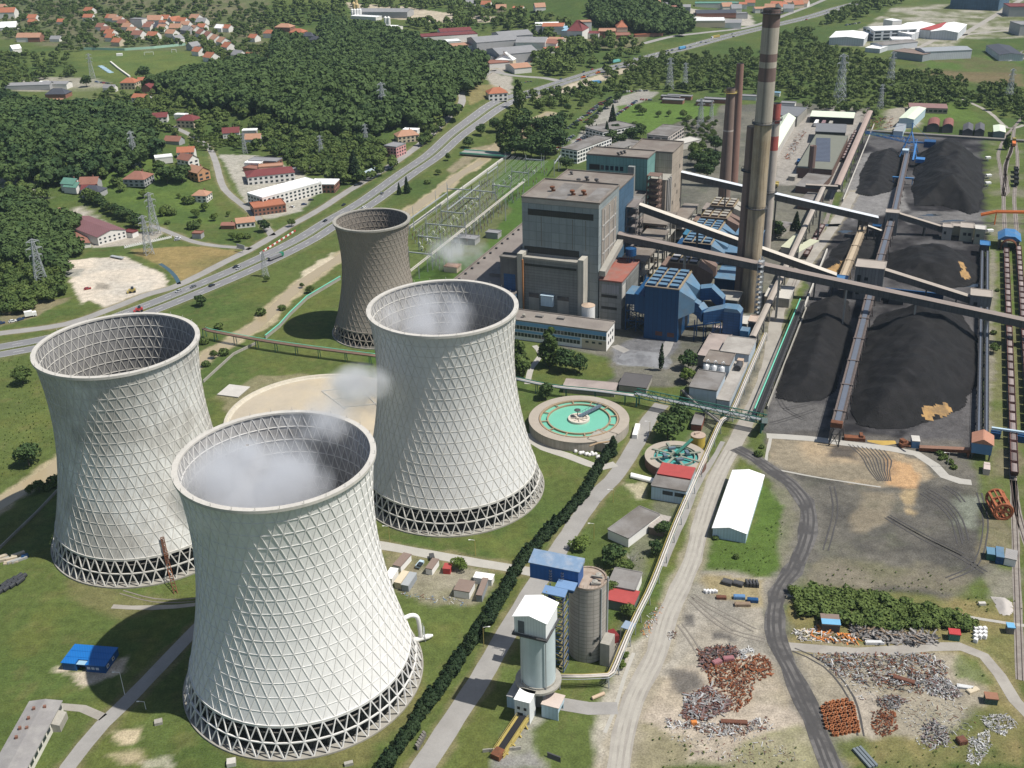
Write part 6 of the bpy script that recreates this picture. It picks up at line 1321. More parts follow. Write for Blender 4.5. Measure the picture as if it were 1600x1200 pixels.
house(203,127,18,15,-8,8,'o','c','','h',4.5,label='large bright orange hipped roof house at the pitch corner',win=4);house(233,135,13,12,70,7,'r','b','','g',4,label='dark red roofed brick house right of the large orange hipped one');house(221,151,18,12,-20,6,'o','w','','g',3.5,label='orange roofed house beside the white greenhouse',win=4);house(222,124,9,8,0,4,'o','b','','g',label='tiny orange roofed hut between two larger houses at the pitch corner',name='hut',cat='hut');house(172,136,14,9,-10,5,'g','w','','g',label='pale house with grey roof near the parked cars by the pitch')
house(252,158,15,7,5,2.4,'w','w','','h',1.4,label='small white tunnel greenhouse',name='greenhouse',cat='greenhouse')
house(247,181,18,12,8,5.5,'r','w','','g',3.4,label='dark red roofed white house beside the right edge of the left forest',win=4);house(295,185,18,16,-15,7,'r','c','','h',4,label='maroon hipped roof house in front of the main forest',win=4);house(283,178.5,12,7,-15,4,'w','w','','f',label='white flat annex behind the maroon hipped house',name='annex')
house(272,218,15,10,-15,4,'b','g','','g',label='brown roofed hut at the bend of the village road');house(291,235,14,11,5,6.5,'o','w','','g',3.5,label='bright orange roofed house beside the village road',win=4);house(293,247,14,11,-35,6.5,'b','w','','g',4,label='brown roofed white gabled house below the bright orange one',win=4);house(309,265,15,12,-40,7,'t','o','','g',4,label='tan roofed ochre house near the village road',win=4);house(255,244,14,9,20,5,'w','w','','f',label='white flat house left of the bright orange one');house(214,265,18,17,-10,6,'b','g','','h',4.5,label='house with brown pyramid roof at the forest foot',win=4)
house(138,270,14,12,0,6,'b','g','','g',label='dark brown roofed house half hidden under the left forest edge');house(137,283,10,9,0,4,'r','g','','g',label='small red roofed shed under the left forest edge',name='shed',cat='shed');house(109,273,12,11,-20,6,'n','w','','g',3.4,label='green roofed house, upper of two, at the left forest edge');house(113,279,12,10,-20,5,'n','w','','g',3,label='green roofed house, lower of two, at the left forest edge');house(145,291,16,12,-15,5,'k','g','','h',3.5,label='charcoal hipped house at the left forest edge')
house(361,205,15,11,10,5,'r','w','','g',4,label='dark red gabled house beside the nursery rows');house(396,215,14,11,0,6,'t','w','','g',label='tan roofed house right of the nursery rows');house(390,202,13,8,0,4,'w','g','','f',label='white flat shed above the nursery rows',name='shed',cat='shed')
house(315,302,12,11,-10,5.5,'t','w','','h',3,label='tan hipped house in the meadow above the dry field',win=3);house(383,344,13,10,15,4.2,'t','w','','g',2.5,label='brown roofed white bungalow near the service road',win=3);house(358,349,10,8,-5,3.2,'b','b','','g',1,label='brown shed left of the white bungalow',name='shed',cat='shed');house(309,363,6.5,5.5,-10,4,'b','g','','f',label='tiny brown roofed hut at the dry field',name='hut',cat='hut')
# meadow hall and works yard
t=thing('hall','long maroon roofed white hall beside the gravel turning lot','hall',G(150,365));P=rect((152,371),(196,359),(137,338),6);gable_on(t,P,6,2.6,WC['w'][1],M('maroon_sheet_roof',(.17,.085,.09),var=.25,corr=2),long=1);win_row(t,P[0],P[1],3.6,4.8,6,.4);win_row(t,P[0],P[1],1.0,2.2,6,.4);win_row(t,P[1],P[2],3.4,4.6,10,.5)
house(124,370,34,9,118,3.6,'b','w','','g',.8,label='brown lean-to along the left side of the maroon hall',name='lean_to',cat='shed');house(91,331,18,6,105,4.5,'t','w','','g',1,label='narrow house behind the maroon hall among trees');house(204,361,8,6,-25,4,'r','w','','f',label='low porch wing at the front corner of the maroon hall',name='porch',cat='shed')
house(414,249,26,12,-15,6,'g','b','','f',label='grey roofed brick workshop, upper left in the works yard',name='workshop',cat='workshop',win=4);house(421,268,38,20,18,7,'r','w','','h',3,label='maroon roofed long workshop in the works yard',name='workshop',cat='workshop',win=4);house(402,262,22,10,-25,4,'b','b','','f',label='brown garage row at the left of the works yard',name='garage',cat='garage');house(397,253,14,9,-15,5,'w','w','','f',label='white box building at the back of the works yard',name='workshop',cat='workshop');house(423,258,20,10,10,6,'t','c','','f',label='pale flat roofed block behind the maroon workshop',name='workshop',cat='workshop')
house(445,293,56,20,46,9,'w','w','','f',label='long white flat roofed building with blue lower walls beside the highway',name='commercial_building',cat='building',win=4);house(418,318,24,16,22,6,'o','b','','f',label='unfinished brick building with orange rim before the long white building',name='brick_building',cat='building',win=3);house(507,284,20,15,-8,7,'c' if 'c' in RC else 'w','b','','f',label='brick two storey building with pale flat roof beside dark conifers',name='brick_building',cat='building',win=3.2);house(478,262,40,5,12,2.5,'g','g','','f',label='low grey garage strip below the scrub slope',name='garage',cat='garage')
house(617,226,15,13,60,9,'g','p','','f',label='pink house with grey roof beside the highway',win=3);house(635,209,20,13,20,6,'t','c','','h',4,label='tan roofed house behind the pink house',win=4);house(642,200,14,8,-15,4,'w','w','','f',label='white roofed shed behind the pink house',name='shed',cat='shed');house(776,143,20,16,12,8,'o','w','','h',4.5,label='orange hipped white house between the two roads',win=4)
for x,y,rc,wc,w,d,lb in [(445,41,'t','b',26,18,'tan hipped mansion above the main forest'),(466,49,'o','o',22,17,'bright orange villa above the main forest'),(482,55,'k','g',18,13,'charcoal roofed villa beside the bright orange villa'),(493,61,'k','g',15,12,'charcoal gabled house right of the charcoal villa'),(497,73,'r','b',16,11,'dark red roofed house at the edge of the main forest'),(421,51,'o','w',16,11,'orange roofed house left of the tan mansion'),(419,95,'t','c',20,17,'brown pyramid roofed yellow house left of the main forest')]: house(x,y,w,d,-18,7,rc,wc,'','h',4.5,label=lb)
# upper works belt
for x,y,w,d,rt_,h,rc,wc,st,lb in [(600,16,90,22,-13,9,'g','g','g','long grey industrial hall in the pale yard at the top'),(572,25,50,10,-30,5,'w','w','f','white low works beside the yellow plant'),(611,42,24,20,-20,6,'w','w','g','white roofed works with twin silos above the forest'),(700,53,80,18,12,8,'r','w','f','long white works with dark red roof, upper row'),(710,46,46,18,12,9,'r','w','g','dark red roofed hall at the top of the white works'),(675,54,36,14,12,7,'n','w','f','green roofed low hall left of the long white works'),(725,69,60,14,18,6,'t','w','f','long tan roofed shed below the white works'),(707,63,20,11,15,6,'w','w','f','small white block before the long tan shed'),(709,77,22,13,-20,7,'w','g','f','white roofed block at the edge of the main forest'),
      (770,60,60,28,18,12,'g','g','g','large grey steel warehouse, left of the grey warehouse pair'),(800,52,46,26,18,12,'g','g','g','large grey steel warehouse, back right of the grey warehouses'),(800,78,52,30,20,12,'g','g','g','large grey steel warehouse, nearest of the grey warehouses'),(832,62,40,26,-10,10,'g','w','g','grey gabled warehouse right of the grey warehouses'),(767,86,36,22,15,7,'g','g','f','low grey workshop below the grey warehouses'),(777,96,26,14,15,6,'b','w','f','brown roofed store below the grey warehouses'),(790,92,12,14,70,7,'w','c','h','cream fronted small house near the grey warehouses'),(858,64,34,20,-25,8,'b','w','g','brown roofed white hall right of the grey warehouses'),(862,75,22,12,10,5,'o','w','g','orange roofed sheds in the yard right of the warehouses'),(870,60,20,14,-20,9,'t','c','g','tan gabled house at the yard corner'),(810,102,22,19,20,7,'t','w','g','tan roofed white house beside the highway junction'),
      (865,20,30,18,-8,11,'o','w','g','orange roofed large house left of the red roofed block'),(903,19,22,20,-20,15,'r','w','h','tall white block with dark red roof at the top'),(888,22,14,16,-15,11,'u','w','f','pale blue roofed block beside the tall white one'),(855,33,34,20,0,9,'w','k' if 'k' in WC else 'g','f','white roofed dark walled hall at the top'),(880,31,12,10,-10,9,'u','w','g','small pale blue gabled house at the top'),(924,31,26,12,-20,7,'r','w','g','dark red roofed low house at the top'),(949,46,24,18,-8,8,'t','b','f','flat roofed brick block below the top hill'),(971,38,15,13,0,9,'o','c','h','orange hipped small house under the top hill'),(968,53,30,16,0,4,'b','b','f','brick ruin beside the flat roofed brick block'),(1013,53,40,4,8,3,'o','b','f','long brick boundary house below the top hill'),(810,11,16,12,-10,7,'o','w','g','orange roofed house alone at the top edge'),
      (914,2,18,12,0,12,'t','w','f','white apartment block cut by the top edge'),(1106,30,48,20,-8,9,'w','c','f','white roofed long factory right of the top hill'),(1140,33,34,18,-12,8,'g','w','g','grey roofed hall beside the white roofed factory'),(1118,18,60,20,-6,7,'k','b','g','dark roofed long barn behind the white roofed factory'),(1158,20,18,8,0,8,'g','g','f','grey block behind the tallest chimney top'),(1120,4,70,14,-10,8,'n','w','f','green roofed row house at the top edge'),(1067,9,24,16,-10,7,'g','g','g','grey roofed house right of the top hill'),(1158,5,18,14,-10,8,'o','w','g','orange roofed house at the top edge behind the chimney'),(1215,4,20,16,-20,8,'o','w','g','orange roofed house beside the upper road'),(1236,2,22,14,-20,8,'t','w','g','tan roofed house at the top edge beside the upper road'),(1187,12,18,12,0,7,'t','w','g','tan roofed house just right of the tallest chimney top'),
      (1395,31,16,12,20,12,'w','w','f','small white block behind the tall white hall'),(1595,8,40,24,-10,14,'r','g','f','dark hall with red band at the top right corner'),(1598,36,20,20,0,14,'g','g','f','dark office block at the right edge'),(1408,60,26,14,-10,6,'w','w','f','small white annex in the yard of the white complex')]:
    house(x,y,w,d*1.65,rt_,h,rc,wc,'',st,None if st !='g' else d*.15,label=lb,name='factory_hall' if w > 30 else 'block',cat='industrial building' if w > 24 else 'house',win=0)
for x,y,lb in [(554,20,'leftmost of the three silos of the pale yard'),(559,22,'middle of the three silos of the pale yard'),(557,14,'tall thin yellow tower of the pale yard')]:
    b_=Gh(x,y);mb=MB();h=18 if 'tower' not in lb else 26;mb.lathe([(3,0),(3,h-3),(.4,h)],16,b_);tag(mb.build('silo',M('cream_silo',(.52,.40,.2),var=.2)),lb,'silo')
for i in range(4):
    b_=Gh(551+i*4.2,27);mb=MB();mb.lathe([(2.3,0),(2.3,12),(.4,13.5)],14,b_);tag(mb.build('silo',white),'white silo in the row of four above the forest','silo','row of four white silos')
for i in range(2):
    b_=Gh(603+i*5,41);mb=MB();mb.lathe([(2.6,0),(2.6,13),(.4,15)],14,b_);tag(mb.build('silo',white),('left','right')[i]+' of the two white silos on the works above the forest','silo')
# plant offices and workshops at the back
def pblock(lb,roofpx,h,wall,roof,wins=0,name='office_building',cat='office',par=.4,gable=0):
    P=rect(*roofpx,h);t=thing(name,lb,cat,ctr(P))
    if gable: gable_on(t,P,h,gable,wall,roof)
    else: body(t,P,0,h,wall,roof,par)
    if wins:
        ccw=(P[1]-P[0]).cross(P[2]-P[0]).z > 0
        for i in (0,1):
            A,B_=(P[i],P[i+1]) if ccw else (P[i+1],P[i]);k=max(2,int((B_-A).length/wins))
            for f0,f1 in ((.12,.32),(.45,.62),(.74,.9)) if h > 9 else ((.3,.7),): win_row(t,A,B_,h*f0,h*f1,k,.72)
    return t
pblock('white three storey office with grey flat roof, nearer of two by the car park',((877,232),(902,236),(929,212)),11,white,roofgrey,4);pblock('white office with grey flat roof, farther of two by the car park',((915,200),(942,207),(955,187)),10,white,roofgrey,4)
pblock('pale canteen building with white roof patches behind the beige boiler house',((1011,211),(1044,214),(1060,197)),12,M('pale_rosy_wall',(.46,.41,.37),var=.2),roofgrey,6,'canteen','building');pblock('low flat annex right of the pale canteen',((1051,221),(1068,225),(1078,214)),5,concl,concl,0,'annex','building');pblock('low grey pavilion among trees behind the teal boiler house',((945,230),(970,234),(974,217)),5,offw,roofgrey,0,'pavilion','building');pblock('narrow grey roofed wing beside the beige boiler house',((986,236),(1000,236),(1005,224)),8,offw,roofgrey,0,'wing','building')
wr=M('white_roof_sheet',(.8,.8,.78));gsh=M('grey_blue_roof',(.26,.28,.3),var=.2);hw=M('pale_hall_wall',(.50,.52,.54),var=.2,corr=3)
for lb,r_,h,wl,rf_,gb in [('large white factory hall, lower left of the white complex',((1296,59),(1350,61),(1364,51)),9,hw,wr,2),('tall white factory hall with window rows in the white complex',((1349,42),(1366,48),(1392,32)),14,hw,wr,2.5),('broad white gabled hall in the middle of the white complex',((1380,51),(1425,54),(1446,37)),9,hw,wr,2.5),('red roofed bay between two white halls',((1437,46),(1454,47.5),(1470,35)),11,hw,redroof,0),('white hall right of the red roofed bay',((1454.5,49),(1497,51),(1507,38)),10,hw,wr,2.5),('grey gabled workshop below the tall white hall',((1360,67),(1379,71),(1392,57)),7,hw,roofgrey,1.5),('grey blue hall in the lower part of the white complex',((1430,75),(1446,81),(1481,65)),10,hw,gsh,2),('brown roofed grey shed row at the front of the white complex',((1395,80),(1442,86),(1444,80)),8,gsh,brs,0),('low white sheds before the white complex',((1352,75),(1375,77),(1379,72)),5,hw,wr,0),('dark grey roofed depot at the right edge',((1541,71),(1562,86),(1580,73)),7,hw,MATS['charcoal_roof_tiles'],2),('huge dark clad store at the top right',((1486,-3),(1562,0),(1568,-12)),16,MATS['blue_grey_cladding'],gsh,0)]: pblock(lb,r_,h,wl,rf_,10 if 'rows' in lb else 0,'factory_hall','industrial building',.3,gb)
pg=M('pale_green_roof',(.58,.64,.50),rough=.6,var=.12,corr=2.2)
pblock('long hall with pale green gabled roof right of the striped chimney',((1205,248),(1243,184),(1222,180)),9,concl,pg,0,'workshop_hall','industrial building',gable=4);pblock('dark grey roofed hall behind the pale green roofed hall',((1205,180),(1246,183),(1254,168)),9,conc,M('blue_grey_roof',(.15,.155,.165),var=.25),0,'workshop_hall','industrial building')
pblock('long open shed with pale green roof at the far end of the workshop yard',((1266,182),(1334,185),(1335,176)),6,darkin,pg,0,'shed','shed',0);pblock('workshop with grey green roof and skylight strip',((1245,262),(1300,266),(1318,213)),8,M('brown_brick_wall',(.14,.09,.075),var=.3),M('grey_green_roof',(.16,.165,.135),var=.25),0,'workshop','industrial building',.3);pblock('rear hall with twin grey roofs behind the skylight workshop',((1274,206),(1321,208),(1326,195)),10,m_dk,M('blue_grey_roof',(.15,.155,.165)),0,'workshop','industrial building',.2);pblock('low brick wing with grey roof before the skylight workshop',((1243,291),(1280,295),(1289,274)),5,M('brown_brick_wall',(.14,.09,.075)),roofgrey,0,'workshop','industrial building',.2)
P=rect((1273,252),(1297,253),(1310,217),8.4);mb=MB()
for i in range(18): A=P[1].lerp(P[2],i/18);B_=P[0].lerp(P[3],i/18);d=(P[2]-P[1])/18;mb.hexa([B_,A,A+d*.6,B_+d*.6],[q+Vector((0,0,1.0)) for q in (B_+d*.25,A+d*.25,A+d*.4,B_+d*.4)])
tag(mb.build('skylight',M('skylight_glass',(.09,.105,.14),rough=.3,var=.3)),'ridged skylight strip on the grey green workshop roof','skylight')
b_=G(1266,278);mb=MB();mb.lathe([(2.9,0),(2.7,26),(2.3,26),(.1,24)],8,b_);tag(mb.build('chimney',M('square_brick_stack',(.15,.10,.085),var=.25,streak=.2)),'short dark brick chimney in front of the skylight workshop','chimney')
pblock('store with pale green roof and blue white walls beyond the coal yard',((1405,185),(1428,187),(1434,168)),8,palebl,pg,0,'store','industrial building',gable=1);pblock('small pale blue store before the pale green roofed one',((1396,205),(1411,206),(1413,194)),5,palebl,M('grey_blue_roof',(.26,.28,.3),var=.2),0,'store','industrial building',0);pblock('long low brick barrack beyond the coal yard',((1421,168),(1481,170),(1481,163)),5,M('pale_brick_wall',(.3,.24,.21),var=.3),M('brick_roof_sheet',(.22,.13,.12),var=.3),4,'barrack','building',0);pblock('pale green roofed hut at the far right corner of the coal yard',((1553,206),(1571,207),(1571,197)),6,M('grey_green_pier',(.16,.2,.19)),pg,0,'hut','hut',gable=1)
for i,(x0,x1,yb,yt,mt,lb) in enumerate([(1447,1466,207,185,M('rust_red_sheet',(.20,.085,.07),var=.4,corr=1.4),'rusty barrel roofed hangar, left of four beyond the coal yard'),(1471,1488,208,190,M('rust_red_sheet',(.20,.085,.07)),'rusty barrel roofed hangar, second of four beyond the coal yard'),(1503,1519,213,194,M('dark_sheet',(.09,.09,.10),var=.3,corr=1.4),'dark grey gabled hangar, third of four beyond the coal yard'),(1522,1537,213,194,M('dark_sheet',(.09,.09,.10)),'dark grey gabled hangar, rightmost of four beyond the coal yard')]):
    A,B_=G(x0,yb),G(x1,yb);d=B_-A;L_=26;n_=UU;t=thing('hangar',lb,'hangar',(A+B_)/2+n_*L_/2);k=9 if i < 2 else 3;pr=[]
    for j in range(k): a=math.pi*j/(k-1);pr.append((A+B_)/2-d/2*math.cos(a)+Vector((0,0,(5+3.5*math.sin(a)) if k > 3 else (5+2.2*math.sin(a)))))
    mb=MB();mb.add([A]+pr+[B_],[tuple(range(k+2))]);mb.add([p+n_*L_ for p in [A]+pr+[B_]],[tuple(range(k+1,-1,-1))])
    for q,q2 in ((A,pr[0]),(pr[-1],B_)): mb.quad(q,q2,q2+n_*L_,q+n_*L_)
    mb.build('wall',dsteel,t);mb=MB();[mb.quad(pr[j]+Vector((0,0,.05))-n_*.3,pr[j+1]+Vector((0,0,.05))-n_*.3,pr[j+1]+Vector((0,0,.05))+n_*(L_+.3),pr[j]+Vector((0,0,.05))+n_*(L_+.3)) for j in range(k-1)];mb.build('roof',mt,t)
for px,w,lb,mt in [((1213,292),8,'yellow wheel loader in the workshop yard',yellow),((1247,256),9,'blue lorry beside the skylight workshop',bluem)]:
    p=G(*px);t=thing('vehicle',lb,'lorry',p);mb=MB();mb.box(p+Vector((0,0,.8)),w*.6,2.5,2,RZ);mb.build('body',mt,t);mb=MB();mb.box(p+UU*w*.42+Vector((0,0,.8)),2.2,2.4,2.6,RZ);mb.build('cab',mt,t);mb=MB();mb.box(p+Vector((0,0,.1)),w,2.2,.8,RZ);mb.build('wheels',rubber,t)
for i,(x,y) in enumerate([(1275,196),(1286,197),(1297,198)]):
    p=G(x,y);mb=MB();mb.box(p+Vector((0,0,.8)),15,3,3.2,RZ);tag(mb.build('carriage',(white,M('rust_mauve',(.22,.14,.15)),conc)[i]),('white','mauve','grey')[i]+' rail van parked before the long open shed','rail van')
for x,y,w,d,lb in [(1052,155,22,9,'left of the low brown huts behind the lawn'),(1062,149,26,8,'middle of the low brown huts behind the lawn'),(1048,150,20,7,'hindmost of the low brown huts behind the lawn'),(1101,158,16,10,'low grey hut right of the brown huts'),(1120,154,26,9,'long pale hut behind the dark brown chimney'),(1165,149,24,9,'long pale hut behind the striped chimney'),(1090,234,10,8,'small pale shed among trees behind the beige boiler house'),(1232,160,14,10,'small gabled hut behind the dark grey roofed hall'),(1207,144,16,6,'blue hut in the scrub right of the chimneys')]:
    house(x,y,w,d,-22,4,'u' if 'blue' in lb else 'g','b' if 'brown' in lb else 'w','','f',label=lb,name='hut',cat='hut')
pblock('pale khaki shed, long one of two right of the tallest chimney',((1220,386),(1233,388),(1243,366)),4,concl,M('khaki_roof',(.44,.45,.33),var=.15),0,'shed','shed',0);pblock('pale khaki shed, wider one of two right of the tallest chimney',((1234,392),(1248,395),(1257,372)),4,concl,M('khaki_roof',(.44,.45,.33)),0,'shed','shed',0);pblock('small grey shed behind the striped chimney foot',((1204,358),(1222,361),(1229,347)),4,conc,roofgrey,0,'shed','shed',0);pblock('low red brown shed between dirt road and the long straight conveyor',((1246,318),(1272,321),(1282,303)),4,M('brown_brick_wall',(.14,.09,.075)),roofgrey,0,'shed','shed',.2);pblock('small grey block left of the dirt road by the workshop',((1232,276),(1242,277),(1245,268)),3,conc,conc,0,'shed','shed',0)
for x,y in [(1543,251),(1544,279),(1543,291),(1546,366)]: mb=MB();p=G(x,y);mb.box(p+Vector((0,0,2)),4,2.6,1.4,.1);mb.beam(p,p+Vector((0,0,2.2)),.5);tag(mb.build('sign_box',white),'white box on a post along the right edge of the far coal yard','box','white boxes along the far coal yard')
pud=M('puddle_water',(.035,.045,.055),rough=.06,var=.2,spec=.8)
for x,y,a,b_ in [(1366,282,9,5),(1352,287,5,3),(1425,341,12,3.5),(1455,336,9,2.5),(1485,345,10,3),(1300,352,9,6),(1320,362,6,3),(1516,446,8,5),(1332,337,8,3),(1240,505,4,2)]:
    p=G(x,y);mb=MB();mb.prism([(p.x+math.cos(t_)*a*(.75+.3*math.sin(t_*3+x)),p.y+math.sin(t_)*b_*(.75+.3*math.cos(t_*2+y))) for t_ in np.linspace(0,6.1,18)],0,.05);tag(mb.build('puddle',pud),kind='structure')
# football ground: boundary wall, goals, mast, benches
mb=MB();A=[Gh(*p) for p in [(122,78),(150,78),(195,79),(240,76),(290,71)]]
for a,b in zip(A[:-1],A[1:]): mb.beam(a+Vector((0,0,1.6)),b+Vector((0,0,1.6)),.4,3.2)
tag(mb.build('boundary_wall',M('mint_wall',(.38,.58,.46),var=.3)),'long mint green wall along the far side of the football pitch','wall')
for x,y,lb in [(233,86,'white football goal on the far side of the pitch'),(272,82,'small white football goal near the pitch corner')]:
    p=G(x,y);mb=MB();w=12 if x < 250 else 6;s=Vector((1,.1,0));mb.beam(p-s*w/2,p-s*w/2+Vector((0,0,4)),.5);mb.beam(p+s*w/2,p+s*w/2+Vector((0,0,4)),.5);mb.beam(p-s*w/2+Vector((0,0,4)),p+s*w/2+Vector((0,0,4)),.5);tag(mb.build('football_goal',white),lb,'goal')
mb=MB();mb.box(G(187,87),8,4,3,.2);tag(mb.build('dugout',white),'white dugout box on the football pitch','dugout')
mb=MB();[mb.box(G(158+i*3.5,104+i*2.3),10,6,.6,-.9) for i in range(5)];tag(mb.build('grandstand',M('blue_grey_seats',(.3,.42,.5),var=.4)),'blue grey stand of benches left of the pitch','stand')
mb=MB();P=[G(*p) for p in [(173,98),(185,108),(203,121)]];[mb.beam(a+Vector((0,0,1)),b+Vector((0,0,1)),2,2) for a,b in zip(P[:-1],P[1:])];tag(mb.build('low_wall',offw),'pale low wall between the stand and the pitch','wall')
# ---------------------------------------------------------------- bridge over the river
t=thing('bridge','road bridge with green parapet over the river','bridge',G(755,240));A,B_=G(722,238,2),G(795,243,2);mb=MB();mb.beam(A,B_,11,1.2);mb.build('deck',m_road,t);mb=MB()
s=(B_-A).normalized();s=Vector((-s.y,s.x,0))*5.6
for k in (-1,1): mb.beam(A+s*k+Vector((0,0,.9)),B_+s*k+Vector((0,0,.9)),.35,1.3)
mb.build('parapet',M('mint_green_pipe',(.16,.5,.36)),t);mb=MB();[mb.beam(A.lerp(B_,f)-Vector((0,0,3)),A.lerp(B_,f)-Vector((0,0,.6)),3,8) for f in (.35,.7)];mb.build('pier',conc,t)
# fences and walls by the switchyard
def wallrun(pts,h,mt,lb,name='wall',th=.4,cap=None):
    P=[G(*p) for p in pts];mb=MB()
    for a,b in zip(P[:-1],P[1:]): mb.beam(a+Vector((0,0,h/2)),b+Vector((0,0,h/2)),th,h)
    o=tag(mb.build(name,mt),lb,'wall')
    if cap:
        mb=MB();[mb.beam(a+Vector((0,0,h+.15)),b+Vector((0,0,h+.15)),th+.3,.3) for a,b in zip(P[:-1],P[1:])];c=mb.build('coping',cap,None);c.parent=o;c.matrix_parent_inverse=o.matrix_world.inverted() if False else Matrix.Translation(-o.location)
wallrun([(415,530),(437,512),(453,494),(480,468),(532,437)],2.2,conc,'grey lawn wall with mint green coping left of the brown cooling tower',cap=M('mint_green_pipe',(.16,.5,.36)))
wallrun([(640,357),(700,312),(785,250)],1.6,concl,'pale concrete wall between the river and the switchyard',th=1.6)
wallrun([(318,598),(365,555),(400,538)],1.5,conc,'low grey wall right of the weathered cooling tower')
wallrun([(0,858),(60,800),(90,768)],1.2,conc,'low grey wall in the tower shadow at the left edge')
mb=MB();A,B_=G(195,388),G(268,372);n_=22
for i in range(n_+1): p=A.lerp(B_,i/n_);mb.box(p,.5,.5,1.9)
mb.beam(A+Vector((0,0,.8)),B_+Vector((0,0,.8)),.2,1.2);tag(mb.build('fence',white),'white post fence before the maroon roofed hall','fence')
mb=MB();mb.beam(G(560,275,1.6),G(586,263,1.6),.3,3);tag(mb.build('billboard',M('pale_billboard',(.55,.65,.72),var=.2)),'long pale blue advertising hoarding beside the service road','billboard')
mb=MB();mb.beam(G(370,384,4),G(382,387,4),.3,3.2);mb.beam(G(371,384),G(371,384,3),.2);mb.beam(G(381,387),G(381,387,3),.2);tag(mb.build('billboard',steel),'small billboard at the junction by the dry field','billboard')
t=thing('barrier','red and white roadside barrier row near the highway','barrier',G(430,385));mb=MB();mw_=MB();A,B_=G(406,397),G(462,361)
for i in range(16): p,q=A.lerp(B_,i/16)+Vector((0,0,.5)),A.lerp(B_,(i+.9)/16)+Vector((0,0,.5));(mb if i % 2 else mw_).beam(p,q,.5,1)
mb.build('red_block',redp,t);mw_.build('white_block',white,t)
# ---------------------------------------------------------------- pylons
def make_pylon(h,label,arms=3):
    t=thing('power_pylon',label,'pylon',(0,0,0));mb=MB();b_=h*.10;wq=.28
    def w(z): return b_*(1-z/h)**.85+.45
    lv=[h*(1-(1-i/9)**1.25) for i in range(10)]
    for z0,z1 in zip(lv[:-1],lv[1:]):
        w0,w1=w(z0),w(z1);c0=[(-w0,-w0),(w0,-w0),(w0,w0),(-w0,w0)];c1=[(-w1,-w1),(w1,-w1),(w1,w1),(-w1,w1)]
        for i in range(4):
            j=(i+1) % 4;mb.beam((*c0[i],z0),(*c1[i],z1),wq*1.2);mb.beam((*c0[i],z0),(*c1[j],z1),wq*.7);mb.beam((*c0[j],z0),(*c1[i],z1),wq*.7);mb.beam((*c1[i],z1),(*c1[j],z1),wq*.7)
    mb.build('lattice',steel,t)
    for k in range(arms):
        z=h*(.95-.14*k);L_=h*(.12+.03*(k % 2));mb=MB()
        for s in (-1,1):
            for y in (-.5,.5): mb.beam((0,y*1.5,z),(s*L_,0,z+.3),wq);mb.beam((0,y*1.5,z+1.8),(s*L_,0,z+.3),wq*.8)
            mb.beam((s*L_,0,z+.3),(s*L_,0,z-1.8),.2)
        mb.build('cross_arm',steel,t)
    return t
py0=make_pylon(32,'tall lattice pylon at the edge of the left wood beside the gravel lot');first=True
for x,y,h,rz,lb in [(67,450,32,.6,None),(233,397,27,.6,'lattice pylon in front of the dry field and the white post fence'),(243,365,30,.6,'rusty footed pylon behind the maroon roofed hall'),(213,262,30,1,'pylon against the left forest above the pyramid roof house'),(573,234,23,.6,'pylon on the scrub slope above the highway'),(600,192,38,.6,'pylon in front of the dark main forest'),(503,251,22,.6,'slim pylon above the works yard'),(383,240,18,.6,'pylon beside the works yard and nursery'),(1046,140,34,.4,'left of two pylons in the scrub beyond the lawn'),(1070,139,28,.4,'right of two pylons in the scrub beyond the lawn'),(1311,160,48,.3,'tall pylon in the scrub behind the workshop yard'),(1390,134,36,.3,'pylon behind the wooded strip near the white complex'),(1375,170,24,.3,'short pylon behind the store yard'),(1575,158,32,.3,'pylon at the right edge beyond the railway junction'),(1094,201,28,.2,'pylon on the lawn left of the dark brown chimney'),(1111,190,20,.2,'small pylon close behind the dark brown chimney'),(415,432,17,.6,'brown pylon beside the highway verge'),(145,123,30,.3,'thin lattice mast left of the football pitch')]:
    p=Gh(x,y)
    if first: py0.location=p;py0.rotation_euler.z=rz;py0['group']='power pylons';first=False
    else: dup(py0,p,rz,lb,'power pylons',(h/32*.9,h/32*.9,h/32))
# ---------------------------------------------------------------- switchyard
t=thing('busbar_gantry','long pale busbar gantry on tall posts through the switchyard','gantry',G(730,380));A,B_=G(640,424,9.5),G(818,284,9.5);mb=MB();s=Vector((-(B_-A).y,(B_-A).x,0)).normalized()*.7
for k in (-1,1): mb.beam(A+s*k,B_+s*k,.35,.5)
for i in range(80): mb.beam(A.lerp(B_,i/80)+s,A.lerp(B_,(i+.5)/80)-s,.2)
mb.build('beam',M('pale_gantry_steel',(.52,.49,.44),var=.2),t)
for i in range(17): mb=MB();p=A.lerp(B_,i/16);mb.beam((p.x,p.y,0),(p.x,p.y,9.4),.55);mb.build('post',steel,t)
PORT=[((655,392),(690,396)),((690,352),(726,356)),((738,318),(775,322)),((700,316),(738,318)),((800,288),(826,291)),((822,268),(850,270)),((666,372),(728,378)),((718,330),(750,332)),((640,418),(676,422)),((762,292),(778,280)),((770,310),(798,313)),((866,276),(876,262)),((640,366),(700,322)),((700,350),(750,310))]
for i,(a,b) in enumerate(PORT):
    a,b=G(*a),G(*b);t=thing('portal_frame','steel portal frame of the switchyard','portal',(a+b)/2,'switchyard portal frames');mb=MB();mb.beam(a+Vector((0,0,10.5)),b+Vector((0,0,10.5)),.7,.7);mb.build('beam',steel,t)
    for q in (a,b): mb=MB();mb.beam(q,q+Vector((0,0,14)),.5);mb.build('post',steel,t)
